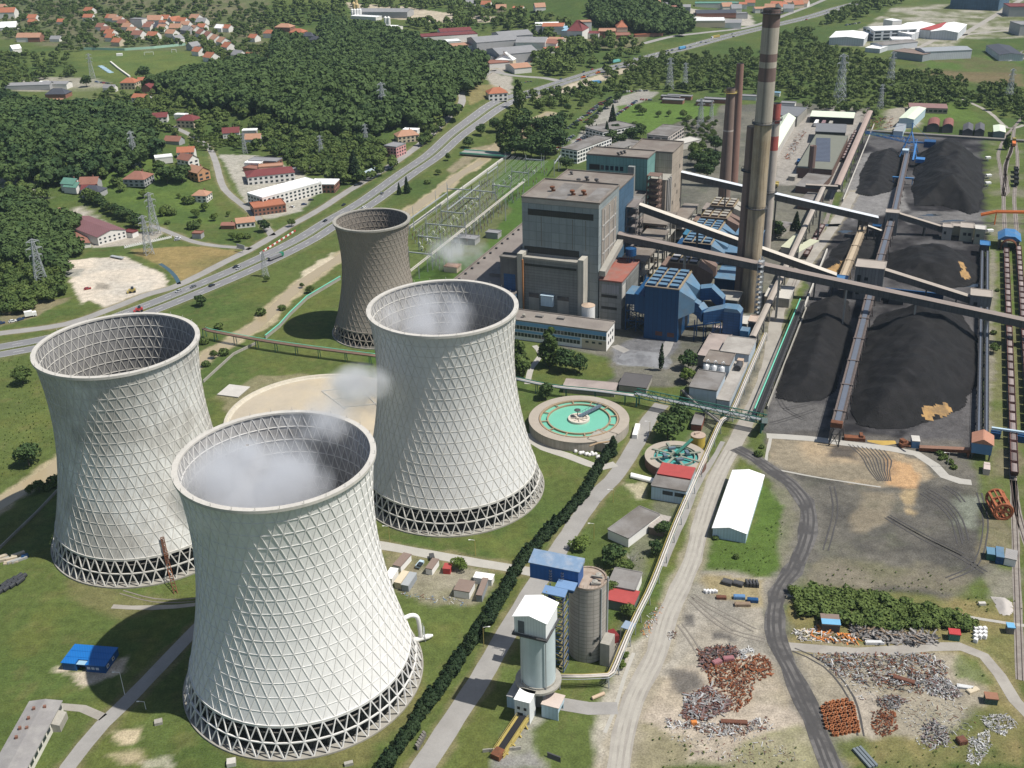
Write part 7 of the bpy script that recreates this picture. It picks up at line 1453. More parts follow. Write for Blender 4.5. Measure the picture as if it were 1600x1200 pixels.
def mk_post(label):
    t=thing('insulator_post',label,'insulator',(0,0,0),'switchyard insulator posts');mb=MB();mb.beam((0,0,0),(0,0,2.6),.4);mb.build('stand',steel,t);mb=MB();mb.lathe([(.25,2.6),(.4,2.9),(.22,3.2),(.4,3.5),(.22,3.8),(.38,4.1),(.12,4.6)],8,(0,0,0));mb.build('insulator',M('brown_porcelain',(.12,.07,.06),rough=.3),t);return t
ip=mk_post('insulator post standing in the switchyard rows');cbk=thing('circuit_breaker','white headed circuit breaker in the switchyard rows','switchgear',(0,0,0),'switchyard circuit breakers');mb=MB();mb.box((0,0,0),1,1.4,2.2);mb.build('base',steel,cbk);mb=MB();mb.tube([(0,-1.4,2.4),(0,-1,4),(0,0,4.7),(0,1,4),(0,1.4,2.4)],.35,6);mb.build('arch',white,cbk)
k=0
for j in range(9):
    f=(j+.5)/9;A=G(642,372).lerp(G(690,425),f);B_=G(792,258).lerp(G(862,268),f);n_=34
    for i in range(n_):
        if random.random() < (.16 if i < 18 else .45) or (j < 3 and i > 24): continue
        br_=j in (2,3,6) and i % 2 == 0;dup(cbk if br_ else ip,A.lerp(B_,(i+random.uniform(-.15,.15))/n_),RZ+.07,None,None,.72 if br_ else 1.0)
for j in range(7):
    f=(j+.2)/7;A=G(642,372).lerp(G(690,425),f)+Vector((0,0,8.6));B_=G(792,258).lerp(G(862,268),f)+Vector((0,0,8.6));mb=MB()
    for o in (-1.5,0,1.5): mb.tube(smooth_path([A+VV*o,A.lerp(B_,.25)+VV*o-Vector((0,0,.9)),A.lerp(B_,.5)+VV*o,A.lerp(B_,.75)+VV*o-Vector((0,0,.9)),B_+VV*o],12),.07,4)
    tag(mb.build('busbar_wires',steel),'set of three slack busbar wires over the switchyard','wires','switchyard busbar wires')
ip.location=G(660,372);cbk.location=G(668,380);cbk.scale=(.72,.72,.72)
for i,(x,y,h) in enumerate([(668,370,20),(682,335,18),(700,325,20),(647,360,18),(790,270,18),(724,318,15),(772,303,18),(846,262,12),(790,345,17),(873,268,16),(742,365,17)]):
    b_=G(x,y);mb=MB();mb.tube([b_,b_+Vector((0,0,h))],[.38,.1],6);tag(mb.build('lightning_mast',steel),'tall grey lightning mast in the switchyard','mast','switchyard lightning masts')
house(729,370,16,9,-22,4,'g','g','','f',label='low grey relay house, larger, beside the turbine hall');house(771,362,9,7,-22,4,'g','g','','f',label='low grey relay house, smaller, beside the turbine hall');house(707,415,9,7,-22,3.5,'t','c','','f',label='tan relay hut near the grey cooling tower rim',name='hut',cat='hut')
# ---------------------------------------------------------------- cars and lorries
CC={'white': (.7,.7,.69),'silver': (.40,.41,.42),'black': (.02,.02,.024),'dark blue': (.025,.05,.13),'red': (.35,.03,.03),'grey': (.15,.155,.16)};CAR={}
def make_car(c,far=False):
    t=thing('car',c+' car','car',(0,0,0));mt=M('car_paint_'+c.replace(' ','_'),CC[c],rough=.25,var=.05,spec=.6);mb=MB()
    mb.hexa([(-2.2,-.86,.3),(2.2,-.86,.3),(2.2,.86,.3),(-2.2,.86,.3)],[(-2.15,-.84,.95),(2.1,-.8,.82),(2.1,.8,.82),(-2.15,.84,.95)]);mb.hexa([(-1.35,-.6,1.42),(.5,-.6,1.42),(.5,.6,1.42),(-1.35,.6,1.42)],[(-1.3,-.58,1.47),(.45,-.58,1.47),(.45,.58,1.47),(-1.3,.58,1.47)]);mb.build('body',mt,t)
    mb=MB();mb.hexa([(-1.95,-.78,.93),(1.15,-.78,.86),(1.15,.78,.86),(-1.95,.78,.93)],[(-1.4,-.62,1.41),(.55,-.62,1.41),(.55,.62,1.41),(-1.4,.62,1.41)]);mb.build('windows',glass,t)
    if not far:
        for x in (-1.35,1.35):
            for y in (-.8,.8): mb=MB();mb.tube([(x,y-.1,.32),(x,y+.1,.32)],.33,8);mb.build('wheel',rubber,t)
    return t
USED=set()
def car(p,rz,c,label,group,far=True):
    k=(c,far)
    if k not in CAR: CAR[k]=make_car(c,far)
    if k not in USED: USED.add(k);o=CAR[k];o.location=p;o.rotation_euler=(0,0,rz);o['label']=label;o['group']=group;return o
    return dup(CAR[k],p,rz,label,group)
# on the highway: photo pixel of each car
for x,y,c in [(279,456,'silver'),(331,447,'black'),(368,418,'black'),(373,420,'silver'),(302,449,'grey'),(508,346,'black'),(537,321,'black'),(568,325,'white'),(597,303,'grey'),(702,214,'black'),(714,210,'silver'),(717,227,'white'),(687,234,'dark blue'),(741,210,'black'),(759,185,'silver'),(773,178,'black'),(836,142,'dark blue'),(856,141,'black'),(864,137,'black'),(876,124,'dark blue'),(912,113,'black'),(919,120,'grey'),(925,109,'red'),(963,104,'dark blue'),(976,98,'grey'),(983,95,'black'),(991,92,'silver'),(1000,89,'dark blue'),(1013,87,'silver'),(1024,85,'white'),(1043,80,'black'),(1050,79,'dark blue'),(1079,74,'grey'),(1087,68,'white'),(1095,67,'dark blue'),(1103,67,'black'),(1146,58,'black'),(1144,54,'grey'),(1292,19,'silver'),(1307,12,'white'),(1260,31,'red'),(1336,4,'black')]:
    p=G(x,y,.06);i=min(range(len(HP)-1),key=lambda j: (HP[j]-p).length);d=HP[i+1]-HP[i];side=1 if d.cross(p-HP[i]).z > 0 else -1;car(p,math.atan2(d.y,d.x)+(0 if side < 0 else math.pi),c,f'{c} car on the highway','cars on the highway',x > 620)
for x,y,c,a,lb in [(609,265,'black',.6,'black car on the service road below the scrub slope'),(665,229,'grey',.6,'grey car on the service road near the pink house'),(557,290,'black',.6,'black car on the service road near the brick building'),(278,373,'white',.4,'white car, one of two, at the local road end by the dry field'),(277,375.5,'silver',.4,'silver car, one of two, at the local road end by the dry field'),(198,369,'white',2.4,'white car at the front of the maroon hall'),(174,376,'silver',2.4,'silver car by the corner of the maroon hall'),(20,503,'white',.6,'white car on the verge at the left edge'),(32,500,'dark blue',.9,'dark blue car beside the white van at the left edge'),(2,506,'dark blue',.6,'dark blue car cut by the left edge'),(137,452,'red',.5,'dark red car on the gravel lot'),(456,324,'white',2.6,'white car in front of the long white building'),(475,320,'dark blue',.3,'dark blue car in front of the long white building'),(486,313,'black',.3,'black car in front of the long white building'),(350,265,'white',.2,'white car in the works yard, upper'),(352,293,'white',1,'white car in the works yard, lower'),(358,291,'silver',1,'silver car in the works yard'),(731,182,'grey',.8,'grey car at the bend of the service road'),(734,184,'dark blue',.8,'dark blue car at the bend of the service road'),(757,131,'red',.6,'red car by the forest edge road')]: car(G(x,y,.08),a,c,lb,'cars off the highway',False)
mb=None
def lorry(px,py,rz,L_,cabm,boxm,lb,z=.06,tip=False):
    t=thing('lorry',lb,'lorry',(0,0,0));mb=MB();mb.box((L_/2-1.1,0,.5),2.2,2.4,2.4);mb.build('cab',cabm,t);mb=MB();mb.box((-.9,0,1.0),L_-2.6,2.5,1.6 if tip else 2.8);mb.build('cargo_body',boxm,t);mb=MB();mb.box((L_/2-.15,0,1.6),.4,2.1,.8);mb.build('windscreen',glass,t)
    for x in (-L_/2+1.2,-L_/2+2.5,L_/2-1.4):
        for y in (-1.05,1.05): mb=MB();mb.tube([(x,y-.15,.5),(x,y+.15,.5)],.5,8);mb.build('wheel',rubber,t)
    t.location=G(px,py,z);t.rotation_euler.z=rz
lorry(431,404,.95,13,greenm,M('lorry_grey',(.2,.2,.21)),'green cabbed tipper lorry on the highway',tip=True);lorry(1118,59.5,3.8,16,white,yellow,'yellow tank lorry on the far highway');lorry(1066,77,.75,14,bluem,M('lorry_sky_blue',(.10,.3,.5)),'sky blue lorry on the far highway');lorry(963,98,.7,14,greenm,M('lorry_teal',(.15,.42,.38)),'teal lorry on the far highway');lorry(931,131,.3,13,bluem,M('lorry_sky_blue',(.10,.3,.5)),'blue lorry by the roadworks');lorry(1162 - 72,11,.1,16,white,bluem,'blue trailer parked in the yard at the top',0);lorry(48,495,.5,7,white,white,'white van on the verge at the left edge',.05)
for x,y,c,lb in [(207,457,yellow,'orange wheel loader on the gravel lot'),(218,487,redp,'red tractor beside the highway above the weathered tower'),(912,122,og,'orange roadworks machine, left'),(935,115,og,'orange roadworks machine, right')]:
    p=G(x,y);t=thing('wheel_loader',lb,'loader',p);mb=MB();mb.box(p+Vector((0,0,.9)),4.2,2.2,1.5,.4);mb.box(p+Vector((-2.6,-1,.3)),1,2.6,1,.4);mb.build('body',c,t);mb=MB();mb.box(p+Vector((.3,0,2.4)),1.6,1.8,1.3,.4);mb.build('cab',glass,t)
    for dx in (-1.3,1.3):
        for dy in (-1.1,1.1): mb=MB();q=p+Vector((dx*.92-dy*.39,dx*.39+dy*.92,.75));mb.tube([q-Vector((-.39,.92,0))*.25,q+Vector((-.39,.92,0))*.25],.75,10);mb.build('wheel',rubber,t)
t=thing('trailer','flat grey trailer at the far side of the gravel lot','trailer',G(183,402));mb=MB();mb.box(G(183,402,.8),11,2.5,.5,-.5);mb.build('deck',steel,t);mb=MB();mb.box(G(185,404,.1),3,2.2,.7,-.5);mb.build('axle',rubber,t)
# parked rows: staff car park
cl=list(CC);r2=random.Random(5)
for (a,b,n) in [((880,240),(925,203),14),((885,203),(940,160),16),((905,190),(955,152),16),((912,193),(962,156),14),((960,182),(995,158),16),((973,144),(1012,142),10),((995,156),(1020,157),6),((868,236),(896,212),9)]:
    A,B_=G(*a),G(*b);ang_=math.atan2((B_-A).y,(B_-A).x)+math.pi/2
    for i in range(n):
        c=r2.choice(cl)
        if r2.random() < .12: continue
        car(A.lerp(B_,(i+.5)/n)+Vector((r2.uniform(-.4,.4),r2.uniform(-.4,.4),.05)),ang_,c,f'{c} car parked in the staff car park behind the power station','cars in the staff car park')
for pts,n,pl in [(((148,128),(170,131)),9,'beside the football pitch'),(((872,95),(898,88)),10,'in the yard beside the highway junction'),(((800,135),(830,128)),9,'at the highway junction yard'),(((10,292),(62,312)),9,'in the yard at the left edge'),(((1320,40),(1345,36)),8,'beside the white factory complex'),(((376,286),(396,284)),5,'in the works yard'),(((815,95),(832,98)),5,'before the grey warehouses')]:
    A,B_=G(*pts[0]),G(*pts[1]);ang_=math.atan2((B_-A).y,(B_-A).x)+1.4
    for i in range(n): c=r2.choice(cl);car(A.lerp(B_,(i+.5)/n)+Vector((r2.uniform(-1,1),r2.uniform(-2,2),.05)),ang_,c,f'{c} car parked {pl}',f'cars parked {pl}')
# ---------------------------------------------------------------- trees
def leafmat(name,c1,c2):
    m=bpy.data.materials.new(name);m.use_nodes=True;nt=m.node_tree;N=nt.nodes;L=nt.links;b=N['Principled BSDF'];b.inputs['Roughness'].default_value=.75;b.inputs['Specular IOR Level'].default_value=.15
    a=N.new('ShaderNodeAttribute');a.attribute_name='tint';oi=N.new('ShaderNodeObjectInfo');ad=N.new('ShaderNodeMath');ad.operation='MULTIPLY_ADD';L.new(oi.outputs['Random'],ad.inputs[0]);ad.inputs[1].default_value=.45;L.new(a.outputs['Fac'],ad.inputs[2])
    mx=N.new('ShaderNodeMix');mx.data_type='RGBA';L.new(ad.outputs[0],mx.inputs[0]);mx.inputs[6].default_value=(*c1,1);mx.inputs[7].default_value=(*c2,1);L.new(mx.outputs[2],b.inputs['Base Color']);return m
lf_dark=leafmat('dark_foliage',(.022,.048,.019),(.062,.098,.030));lf_mid=leafmat('mid_foliage',(.036,.066,.018),(.092,.128,.034));lf_con=leafmat('conifer_foliage',(.012,.028,.013),(.03,.05,.02));lf_light=leafmat('light_foliage',(.05,.085,.018),(.10,.14,.03))
bark=M('tree_bark',(.09,.07,.055),var=.4)
def crown_np(lobes,n,s,rng,flat=.55):
    """lobes: (cx, cy, cz, rx, ry, rz); leaf clumps scattered over and just inside the lobes"""
    lob=np.array(lobes);A=(lob[:,3]*lob[:,5]);pick=rng.choice(len(lob),n,p=A/A.sum());l=lob[pick]
    d=rng.normal(size=(n,3));d[:,2]=np.where(d[:,2] < -.3*np.abs(d[:,2]).max(),np.abs(d[:,2]),d[:,2]);d /=np.linalg.norm(d,axis=1)[:,None]
    rad=rng.uniform(.72,1.06,n)**.7;c=l[:,:3]+d*l[:,3:]*rad[:,None]
    nr=d/l[:,3:];nr /=np.linalg.norm(nr,axis=1)[:,None];nr=nr+rng.normal(size=(n,3))*flat;nr /=np.linalg.norm(nr,axis=1)[:,None]
    t=np.cross(nr,rng.normal(size=(n,3)));t /=np.linalg.norm(t,axis=1)[:,None];b=np.cross(nr,t);sz=s*rng.uniform(.6,1.35,n)[:,None]
    v=np.stack([c-t*sz-b*sz*.7,c+t*sz-b*sz*.7,c+t*sz*.8+b*sz*.8,c-t*sz*.8+b*sz*.8],1);tint=np.clip(rng.uniform(0,.5,len(lob))[pick]+rng.uniform(0,.35,n),0,1)
    return v.reshape(-1,3),np.repeat(tint,4)
def leaf_mesh(name,v,tint,mat):
    me=bpy.data.meshes.new(name);n=len(v);me.vertices.add(n);me.vertices.foreach_set('co',v.astype(np.float32).ravel());me.loops.add(n);me.loops.foreach_set('vertex_index',np.arange(n));me.polygons.add(n//4);me.polygons.foreach_set('loop_start',np.arange(n//4)*4);me.polygons.foreach_set('loop_total',np.full(n//4,4));me.update()
    a=me.attributes.new('tint','FLOAT','POINT');a.data.foreach_set('value',tint.astype(np.float32));me.materials.append(mat);return me
def lobes_round(rng,h,r,k):
    L=[(0,0,h*.58,r*.72,r*.72,h*.34)]
    for i in range(k):
        a=i*2*math.pi/k+rng.uniform(-.5,.5);q=r*rng.uniform(.35,.72);z=h*rng.uniform(.38,.78);s=r*rng.uniform(.38,.58);L.append((q*math.cos(a),q*math.sin(a),z,s,s,s*.85))
    L.append((rng.uniform(-.2,.2)*r,rng.uniform(-.2,.2)*r,h*.84,r*.45,r*.45,h*.16));return L
def lobes_column(rng,h,r,k):
    L=[]
    for i in range(k): f=i/(k-1);rr_=r*(.65+.5*math.sin(math.pi*min(1,f*1.05+.08)))*(1-.55*f**2.5);L.append((rng.uniform(-.25,.25)*r,rng.uniform(-.25,.25)*r,h*(.14+.78*f),rr_,rr_,h*.8/k*1.1))
    return L
def lobes_cone(rng,h,r,k):
    L=[]
    for i in range(k):
        f=i/k;rr_=r*(1-f)**.85+.15;L.append((0,0,h*(.10+.86*f),rr_,rr_,h/k*.75))
    return L
TREES={}
def make_tree(kind,lobes,n,s,mat,h,tr):
    rng=np.random.default_rng(len(TREES)+3);v,ti=crown_np(lobes(rng),n,s,rng);t=thing(kind,kind,'tree',(0,0,0));me=leaf_mesh('crown',v,ti,mat);o=bpy.data.objects.new('crown',me);COL.objects.link(o);o.parent=t;mb=MB()
    mb.tube([(0,0,-.5),(.05*h*.1,0,h*.3),(0,.04*h*.1,h*.62)],[tr,tr*.7,tr*.25],7)
    for i in range(4): a=i*1.6+.4;z=h*(.28+.07*i);mb.tube([(0,0,z),(math.cos(a)*h*.14,math.sin(a)*h*.14,z+h*.17)],[tr*.4,tr*.12],5)
    mb.build('trunk',bark,t);TREES[kind]=[t,h,False]
for nm,mat in (('broadleaf_tree',lf_mid),('dark_tree',lf_dark),('light_tree',lf_light)): make_tree(nm,lambda r: lobes_round(r,10,4.6,9),1000,.46,mat,10,.35)
make_tree('poplar_tree',lambda r: lobes_column(r,20,4.2,9),1500,.55,lf_mid,20,.5);make_tree('spruce_tree',lambda r: lobes_cone(r,16,3.2,12),1100,.42,lf_con,16,.3);make_tree('hedge_tree',lambda r: lobes_column(r,6,1.7,6),620,.34,lf_con,6,.15);make_tree('bush',lambda r: [(0,0,1.2,2,2,1.3)]+[(math.cos(a)*1.2,math.sin(a)*1.2,1+.4*math.sin(a*3),1.1,1.1,1) for a in np.arange(0,6,1.2)],420,.3,lf_mid,3,.12);make_tree('cypress_tree',lambda r: lobes_column(r,14,1.3,9),700,.34,lf_con,14,.2)
def tree(kind,px,py,h,label,group=None,wide=1.0,P=None):
    p=P if P is not None else Gh(px,py);T=TREES[kind];s=h/T[1];rz=random.uniform(0,6.28);sc=(s*wide,s*wide*random.uniform(.9,1.1),s)
    if not T[2]: T[2]=True;o=T[0];o.location=p;o.rotation_euler.z=rz;o.scale=sc;o['label']=label;
    else: o=dup(T[0],p,rz,label,None,sc)
    if group: o['group']=group
    elif 'group' in o: del o['group']
    return o
HEDGE=path_px([(600,1203),(607,1197),(640,1152),(675,1100),(712,1045),(750,990),(775,952),(797,915),(806,897),(832,865),(875,820),(912,775),(940,727),(958,704)],2.7)
for p in HEDGE: tree('hedge_tree',0,0,random.uniform(5.0,6.8),'dark evergreen in the long clipped row along the plant road','evergreens along the plant road',random.uniform(1.0,1.3),p+Vector((random.uniform(-.5,.5),random.uniform(-.5,.5),0)))
for k,x,y,h,w,lb in [('poplar_tree',858,573,22,1.0,'tallest broad tree in front of the low white office'),('dark_tree',884,580,12,1,'left of two round dark trees before the low white office'),('dark_tree',905,583,10,1,'right of two round dark trees before the low white office'),('poplar_tree',812,590,21,1.0,'tall tree hugging the right side of the grey cooling tower'),('dark_tree',853,624,9,.9,'dark tree behind the mint green settling tank'),('cypress_tree',1033,579,15,.9,'slim dark cypress beside the grey ash heap'),('dark_tree',1075,577,10,1,'round tree left of the grey blue plant'),('light_tree',1073,598,8,1.1,'light green tree left of the grey blue plant'),('dark_tree',1043,686,12,1.1,'large dark tree between the two settling tanks'),('dark_tree',1060,668,11,1,'dark tree under the green truss bridge'),
    ('dark_tree',957,884,9,1.1,'dark round tree behind the big silo'),('broadleaf_tree',975,897,6.5,1.2,'low round tree right of the big silo top'),('light_tree',905,858,5,1.6,'light green bush beside the blue penthouse'),('dark_tree',1036,838,7,1,'dark tree by the brown shed'),('dark_tree',1025,866,6,1,'dark tree under the white pipe pair'),('broadleaf_tree',983,965,5.5,1.2,'round tree right of the big silo foot'),('broadleaf_tree',953,930,6,1,'tree against the big silo side'),('light_tree',970,1045,3,1.1,'small bush under the white pipe pair, lower'),('light_tree',976,1030,3,1,'small bush under the white pipe pair, upper'),('spruce_tree',956,712,10,1.2,'dark conifer at the far end of the evergreen row'),
    ('broadleaf_tree',37,600,10,1.1,'round tree on the meadow left of the weathered cooling tower'),('dark_tree',46,727,11,1.1,'dark round tree on the meadow at the left edge'),('light_tree',719,890,5,1.2,'round bush beside the containers'),('dark_tree',414,362,9,1,'dark tree at the service road junction'),('broadleaf_tree',456,354,6,1,'bush at the service road before the long white building'),('spruce_tree',636,302,14,1,'conifer beside the highway opposite the river, taller'),('spruce_tree',624,304,10,1,'conifer beside the highway opposite the river, smaller'),('spruce_tree',555,282,26,1.2,'tall dark conifer right of the brick building'),('broadleaf_tree',533,285,18,.8,'tall tree right of the brick building'),('poplar_tree',792,243,36,1,'tallest poplar beside the river bridge'),('poplar_tree',811,172,30,.9,'tall poplar beside the highway junction'),('dark_tree',732,231,10,1,'tree on the river bank by the bridge'),('dark_tree',752,212,11,1,'tree beside the highway left of the poplars, nearer'),('dark_tree',775,207,14,1,'tree beside the highway left of the poplars, farther'),('broadleaf_tree',700,251,7,.8,'lone small tree on the highway verge'),
    ('spruce_tree',957,198,22,1,'tall dark conifer between the two white offices'),('spruce_tree',948,219,18,1,'dark conifer in front of the farther white office'),('cypress_tree',932,214,12,1,'slim conifer, right one by the white offices'),('cypress_tree',925,213,12,1,'slim conifer, left one by the white offices'),('dark_tree',885,266,12,1,'dark tree at the near corner of the nearer white office'),('dark_tree',1147,348,11,.9,'dark tree between the chimneys'),('spruce_tree',1243,360,14,1.2,'dark tree by the khaki shed right of the chimneys'),('dark_tree',1211,372,12,1.1,'dark tree right of the striped chimney foot'),('poplar_tree',1572,234,14,1,'tree at the railway junction'),('broadleaf_tree',1552,552,6,1,'tree in the verge by the right hand belts'),('dark_tree',315,478,7,1.1,'round tree on the highway verge'),('dark_tree',262,288,15,1.2,'left of two big dark trees above the meadow'),('dark_tree',285,286,15,1.1,'right of two big dark trees above the meadow'),('dark_tree',225,124,16,1.2,'big dark tree at the near pitch corner'),('dark_tree',136,136,14,1,'dark tree beside the car yard below the pitch')]: tree(k,x,y,h,lb,None,w)
def many(kinds,pts,h0,h1,label,group):
    for x,y in pts: h=random.uniform(h0,h1);tree(random.choice(kinds),x,y,h,label,group,random.uniform(.9,1.2))
DT=['dark_tree','broadleaf_tree','dark_tree']
many(DT,[(805,245),(818,243),(830,247),(803,225),(815,215),(828,222),(838,232),(848,238),(858,228),(866,215),(840,212),(852,205),(802,205),(818,198),(868,240),(852,248),(875,225)],14,22,'tree in the dense grove beside the river bridge','trees in the grove by the bridge')
many(DT,[(843,167),(857,163),(871,155),(886,174),(907,170),(918,158),(950,170),(965,160),(878,190),(893,186),(900,200),(938,178),(930,190),(922,200),(912,208)],6,10,'tree among the rows of the staff car park','trees in the staff car park')
many(DT,[(977,216),(1000,216),(964,214),(985,222),(992,210),(955,222),(970,228)],9,15,'tree behind the teal boiler house','trees behind the teal boiler house')
many(['broadleaf_tree'],[(997,175),(1004,180),(1029,183),(1045,182),(1067,185)],6,10,'small tree standing alone on the green lawn by the car park','single trees on the car park lawn')
many(DT,[(1090,258),(1098,266),(1108,250),(1118,236),(1104,278),(1112,268),(1085,246),(1096,240),(1120,255),(1093,275)],10,15,'tree in the clump left of the dark brown chimney','trees left of the dark brown chimney')
many(['light_tree','broadleaf_tree'],[(1068+i % 7*8+random.uniform(-3,3),192+i//7*8+random.uniform(-2,2)) for i in range(35)],4,7,'young tree in the planted plot before the dark brown chimney','young trees of the planted plot')
many(DT,[(140+i*8.5,315+i*4.6+random.uniform(-3,3)) for i in range(10)],7,11,'tree in the line behind the maroon roofed hall','trees behind the maroon roofed hall')
many(['bush','light_tree'],[(260,332),(268,336),(254,338),(307,340),(303,357),(357,338),(312,350),(262,350),(320,330),(335,345),(295,318),(280,310),(225,310),(364,375),(375,378),(386,372)],3,7,'bush on the meadow above the dry field','bushes on the meadow')
many(['bush','broadleaf_tree'],[(342,514),(319,537),(350,554),(322,572),(485,458),(441,484),(417,440),(408,492),(685,273),(668,287),(640,300),(472,450),(335,560),(75,765),(62,768),(48,772),(88,758)],3,6,'bush on the river bank along the highway','bushes along the river')
many(['bush'],[(1460,705),(1468,710),(1476,716),(1484,724),(1490,732),(1470,718),(1552,522),(1558,455),(1185,712),(1190,700),(1118,842),(1150,872),(1400,650)],1.6,2.6,'low bush beside the coal yard roads','low bushes around the coal yard')
many(['light_tree','broadleaf_tree'],[(300+i % 10*7.5,216+i//10*7+random.uniform(-2,2)) for i in range(36)],3.5,5.5,'small tree in the nursery rows beside the village road','nursery row trees')
# scattered trees of the village, kept off roads and houses
OCC=[(o.location.x,o.location.y-4,14) for o in bpy.data.objects if o.parent is None and o.get('category') in ('house','industrial building','building','hut','shed')]
def PXY(x,y,z):
    d=np.stack([x,y,z-CAM_H],-1);f=d@np.array(FW);return 800+FPX*(d@np.array(RT))/f,600-FPX*(d@np.array(UPV))/f
RP=[]
for mb_,nm,mt in ROADS:
    if nm not in ('road_markings',): RP +=mb_.v[::4]
RP=np.array([r[:2] for r in RP]);OC=np.array(OCC)
def scatter(poly,sp,rng,zc=5,avoid=True,dens=1.0):
    W=[G(*p) for p in poly];x0,x1=min(p.x for p in W)-30,max(p.x for p in W)+30;y0,y1=min(p.y for p in W)-60,max(p.y for p in W)+30
    x,y=np.meshgrid(np.arange(x0,x1,sp),np.arange(y0,y1,sp));x=(x+rng.uniform(-.45,.45,x.shape)*sp).ravel();y=(y+rng.uniform(-.45,.45,y.shape)*sp).ravel()
    k=rng.random(len(x)) < dens;x,y=x[k],y[k];z=hill(x,y);u,v=PXY(x,y,z+zc);k=inpoly(u,v,poly);x,y,z=x[k],y[k],z[k]
    if avoid and len(x):
        d=np.min(np.hypot(x[:,None]-RP[None,:,0],y[:,None]-RP[None,:,1]),1) > 7;d &=np.min(np.hypot(x[:,None]-OC[None,:,0],y[:,None]-OC[None,:,1])-OC[None,:,2],1) > 0;x,y,z=x[d],y[d],z[d]
    return x,y,z
def mass(name,label,polys,sp,h0,h1,mats,n,s,rngseed,dens=1.0,avoid=True,cat='woodland',wide=1.0,trunk=True):
    rng=np.random.default_rng(rngseed);T=[]
    for k in range(5): T.append(crown_np(lobes_round(rng,10,4.9*wide,6),n,s*wide,rng,.34))
    V,TI=[],[]
    for poly in polys:
        x,y,z=scatter(poly,sp,rng,h0*.5,avoid,dens)
        for i in range(len(x)):
            v,ti=T[rng.integers(5)];a=rng.uniform(0,6.28);h=rng.uniform(h0,h1)/10;w=h*rng.uniform(.85,1.15);c,s_=math.cos(a)*w,math.sin(a)*w
            V.append(np.stack([v[:,0]*c-v[:,1]*s_+x[i],v[:,0]*s_+v[:,1]*c+y[i],v[:,2]*h+z[i]-.1*h],1));TI.append(np.clip(ti+rng.uniform(-.25,.55)+(.5 if rng.random() < .1 else 0),0,1.7))
    V=np.concatenate(V);TI=np.concatenate(TI);o=V.mean(0);o[2]=0;me=leaf_mesh(name,V-o,TI,mats);ob=bpy.data.objects.new(name,me);COL.objects.link(ob);ob.location=o;tag(ob,label,cat,None,'stuff')
mass('forest','dense dark broadleaf forest on the hill above the highway',[[(235,132),(290,118),(330,108),(420,93),(436,60),(470,66),(500,75),(505,30),(540,40),(600,48),(640,60),(700,80),(757,98),(752,122),(724,150),(712,178),(690,195),(640,190),(600,198),(560,212),(500,206),(462,196),(400,172),(330,168),(290,150)]],9.6,12,21,lf_dark,420,.92,5,.96)
mass('forest','dark broadleaf forest on the left slope below the barn',[[(0,150),(55,165),(110,172),(200,172),(236,196),(245,236),(214,256),(150,270),(95,288),(60,276),(0,280)]],8.6,11,19,lf_dark,420,.85,6,.96)
mass('forest','dark wood at the left edge above the gravel lot',[[(0,305),(45,312),(85,330),(112,345),(128,385),(100,405),(96,420),(0,400)]],7.6,10,17,lf_dark,460,.75,7,.95);mass('scrub_wood','lower green wood around the tall pylon at the left edge',[[(0,400),(98,412),(104,455),(60,478),(25,492),(0,490)]],5.5,5,9,lf_mid,300,.75,8,.95)
mass('scrub_wood','lighter scrub wood on the slope between forest and highway',[[(400,172),(470,198),(560,214),(604,224),(618,250),(612,272),(562,288),(520,285),(460,262),(428,240),(405,215)],[(690,190),(700,215),(660,218),(640,205)],[(640,195),(690,195),(668,222),(655,225)]],7,6,12,lf_mid,360,.75,9,.85)
mass('forest','dark wooded hill at the top edge beyond the highway',[[(925,0),(920,22),(940,40),(985,38),(1010,50),(1075,50),(1084,40),(1060,12),(1040,-10),(940,-10)]],9,13,18,lf_dark,200,1.0,10,.95)
mass('scrub','green scrub between the highway and the power station',[[(945,110),(1000,95),(1060,85),(1140,85),(1175,70),(1180,140),(1130,150),(1040,140),(1000,138),(960,128)],[(1205,60),(1260,45),(1290,70),(1340,85),(1440,120),(1500,125),(1600,138),(1600,175),(1530,170),(1440,160),(1385,168),(1350,168),(1250,158),(1205,150)],[(800,150),(870,140),(960,125),(1000,140),(950,150),(850,175)],[(1180,100),(1200,60),(1205,150),(1180,150)]],9,3.5,11,lf_mid,220,.8,11,.62)
mass('woodland','trees and gardens between the far works at the top',[[(700,0),(800,15),(880,30),(930,60),(960,50),(1010,55),(960,75),(890,88),(840,50),(700,40)],[(520,0),(700,0),(690,12),(520,14)],[(640,30),(740,38),(740,52),(640,45)],[(440,0),(540,5),(535,40),(500,34),(440,42)],[(830,90),(870,78),(960,70),(1000,62),(1010,75),(960,98),(890,118),(840,112)],[(820,45),(880,55),(920,62),(880,75),(830,60)],[(1340,0),(1420,0),(1330,30),(1270,42)]],13,7,15,lf_mid,150,1.1,12,.62)
mass('woodland','trees between the houses of the village at the top left',[[(0,0),(160,0),(150,20),(135,45),(160,75),(90,80),(95,62),(0,60)],[(0,85),(60,82),(100,75),(120,118),(60,128),(0,140)],[(150,0),(440,0),(440,90),(380,95),(330,95),(290,70),(180,70),(130,40)],[(335,90),(440,60),(420,95),(330,108)]],12.5,6,11,lf_mid,200,.9,13,.6)
mass('woodland','garden trees around the houses below the main forest',[[(236,130),(290,150),(330,168),(400,180),(405,215),(380,245),(340,215),(290,210),(240,205),(240,190),(200,170),(140,160),(150,142),(210,140)],[(240,240),(300,250),(320,285),(280,290),(230,285)],[(150,268),(215,262),(240,285),(180,300),(140,292),(100,300)],[(350,190),(410,190),(400,240),(360,240)],[(0,280),(95,285),(130,300),(60,310),(0,290)]],9,5,11,lf_mid,240,.85,14,.55)
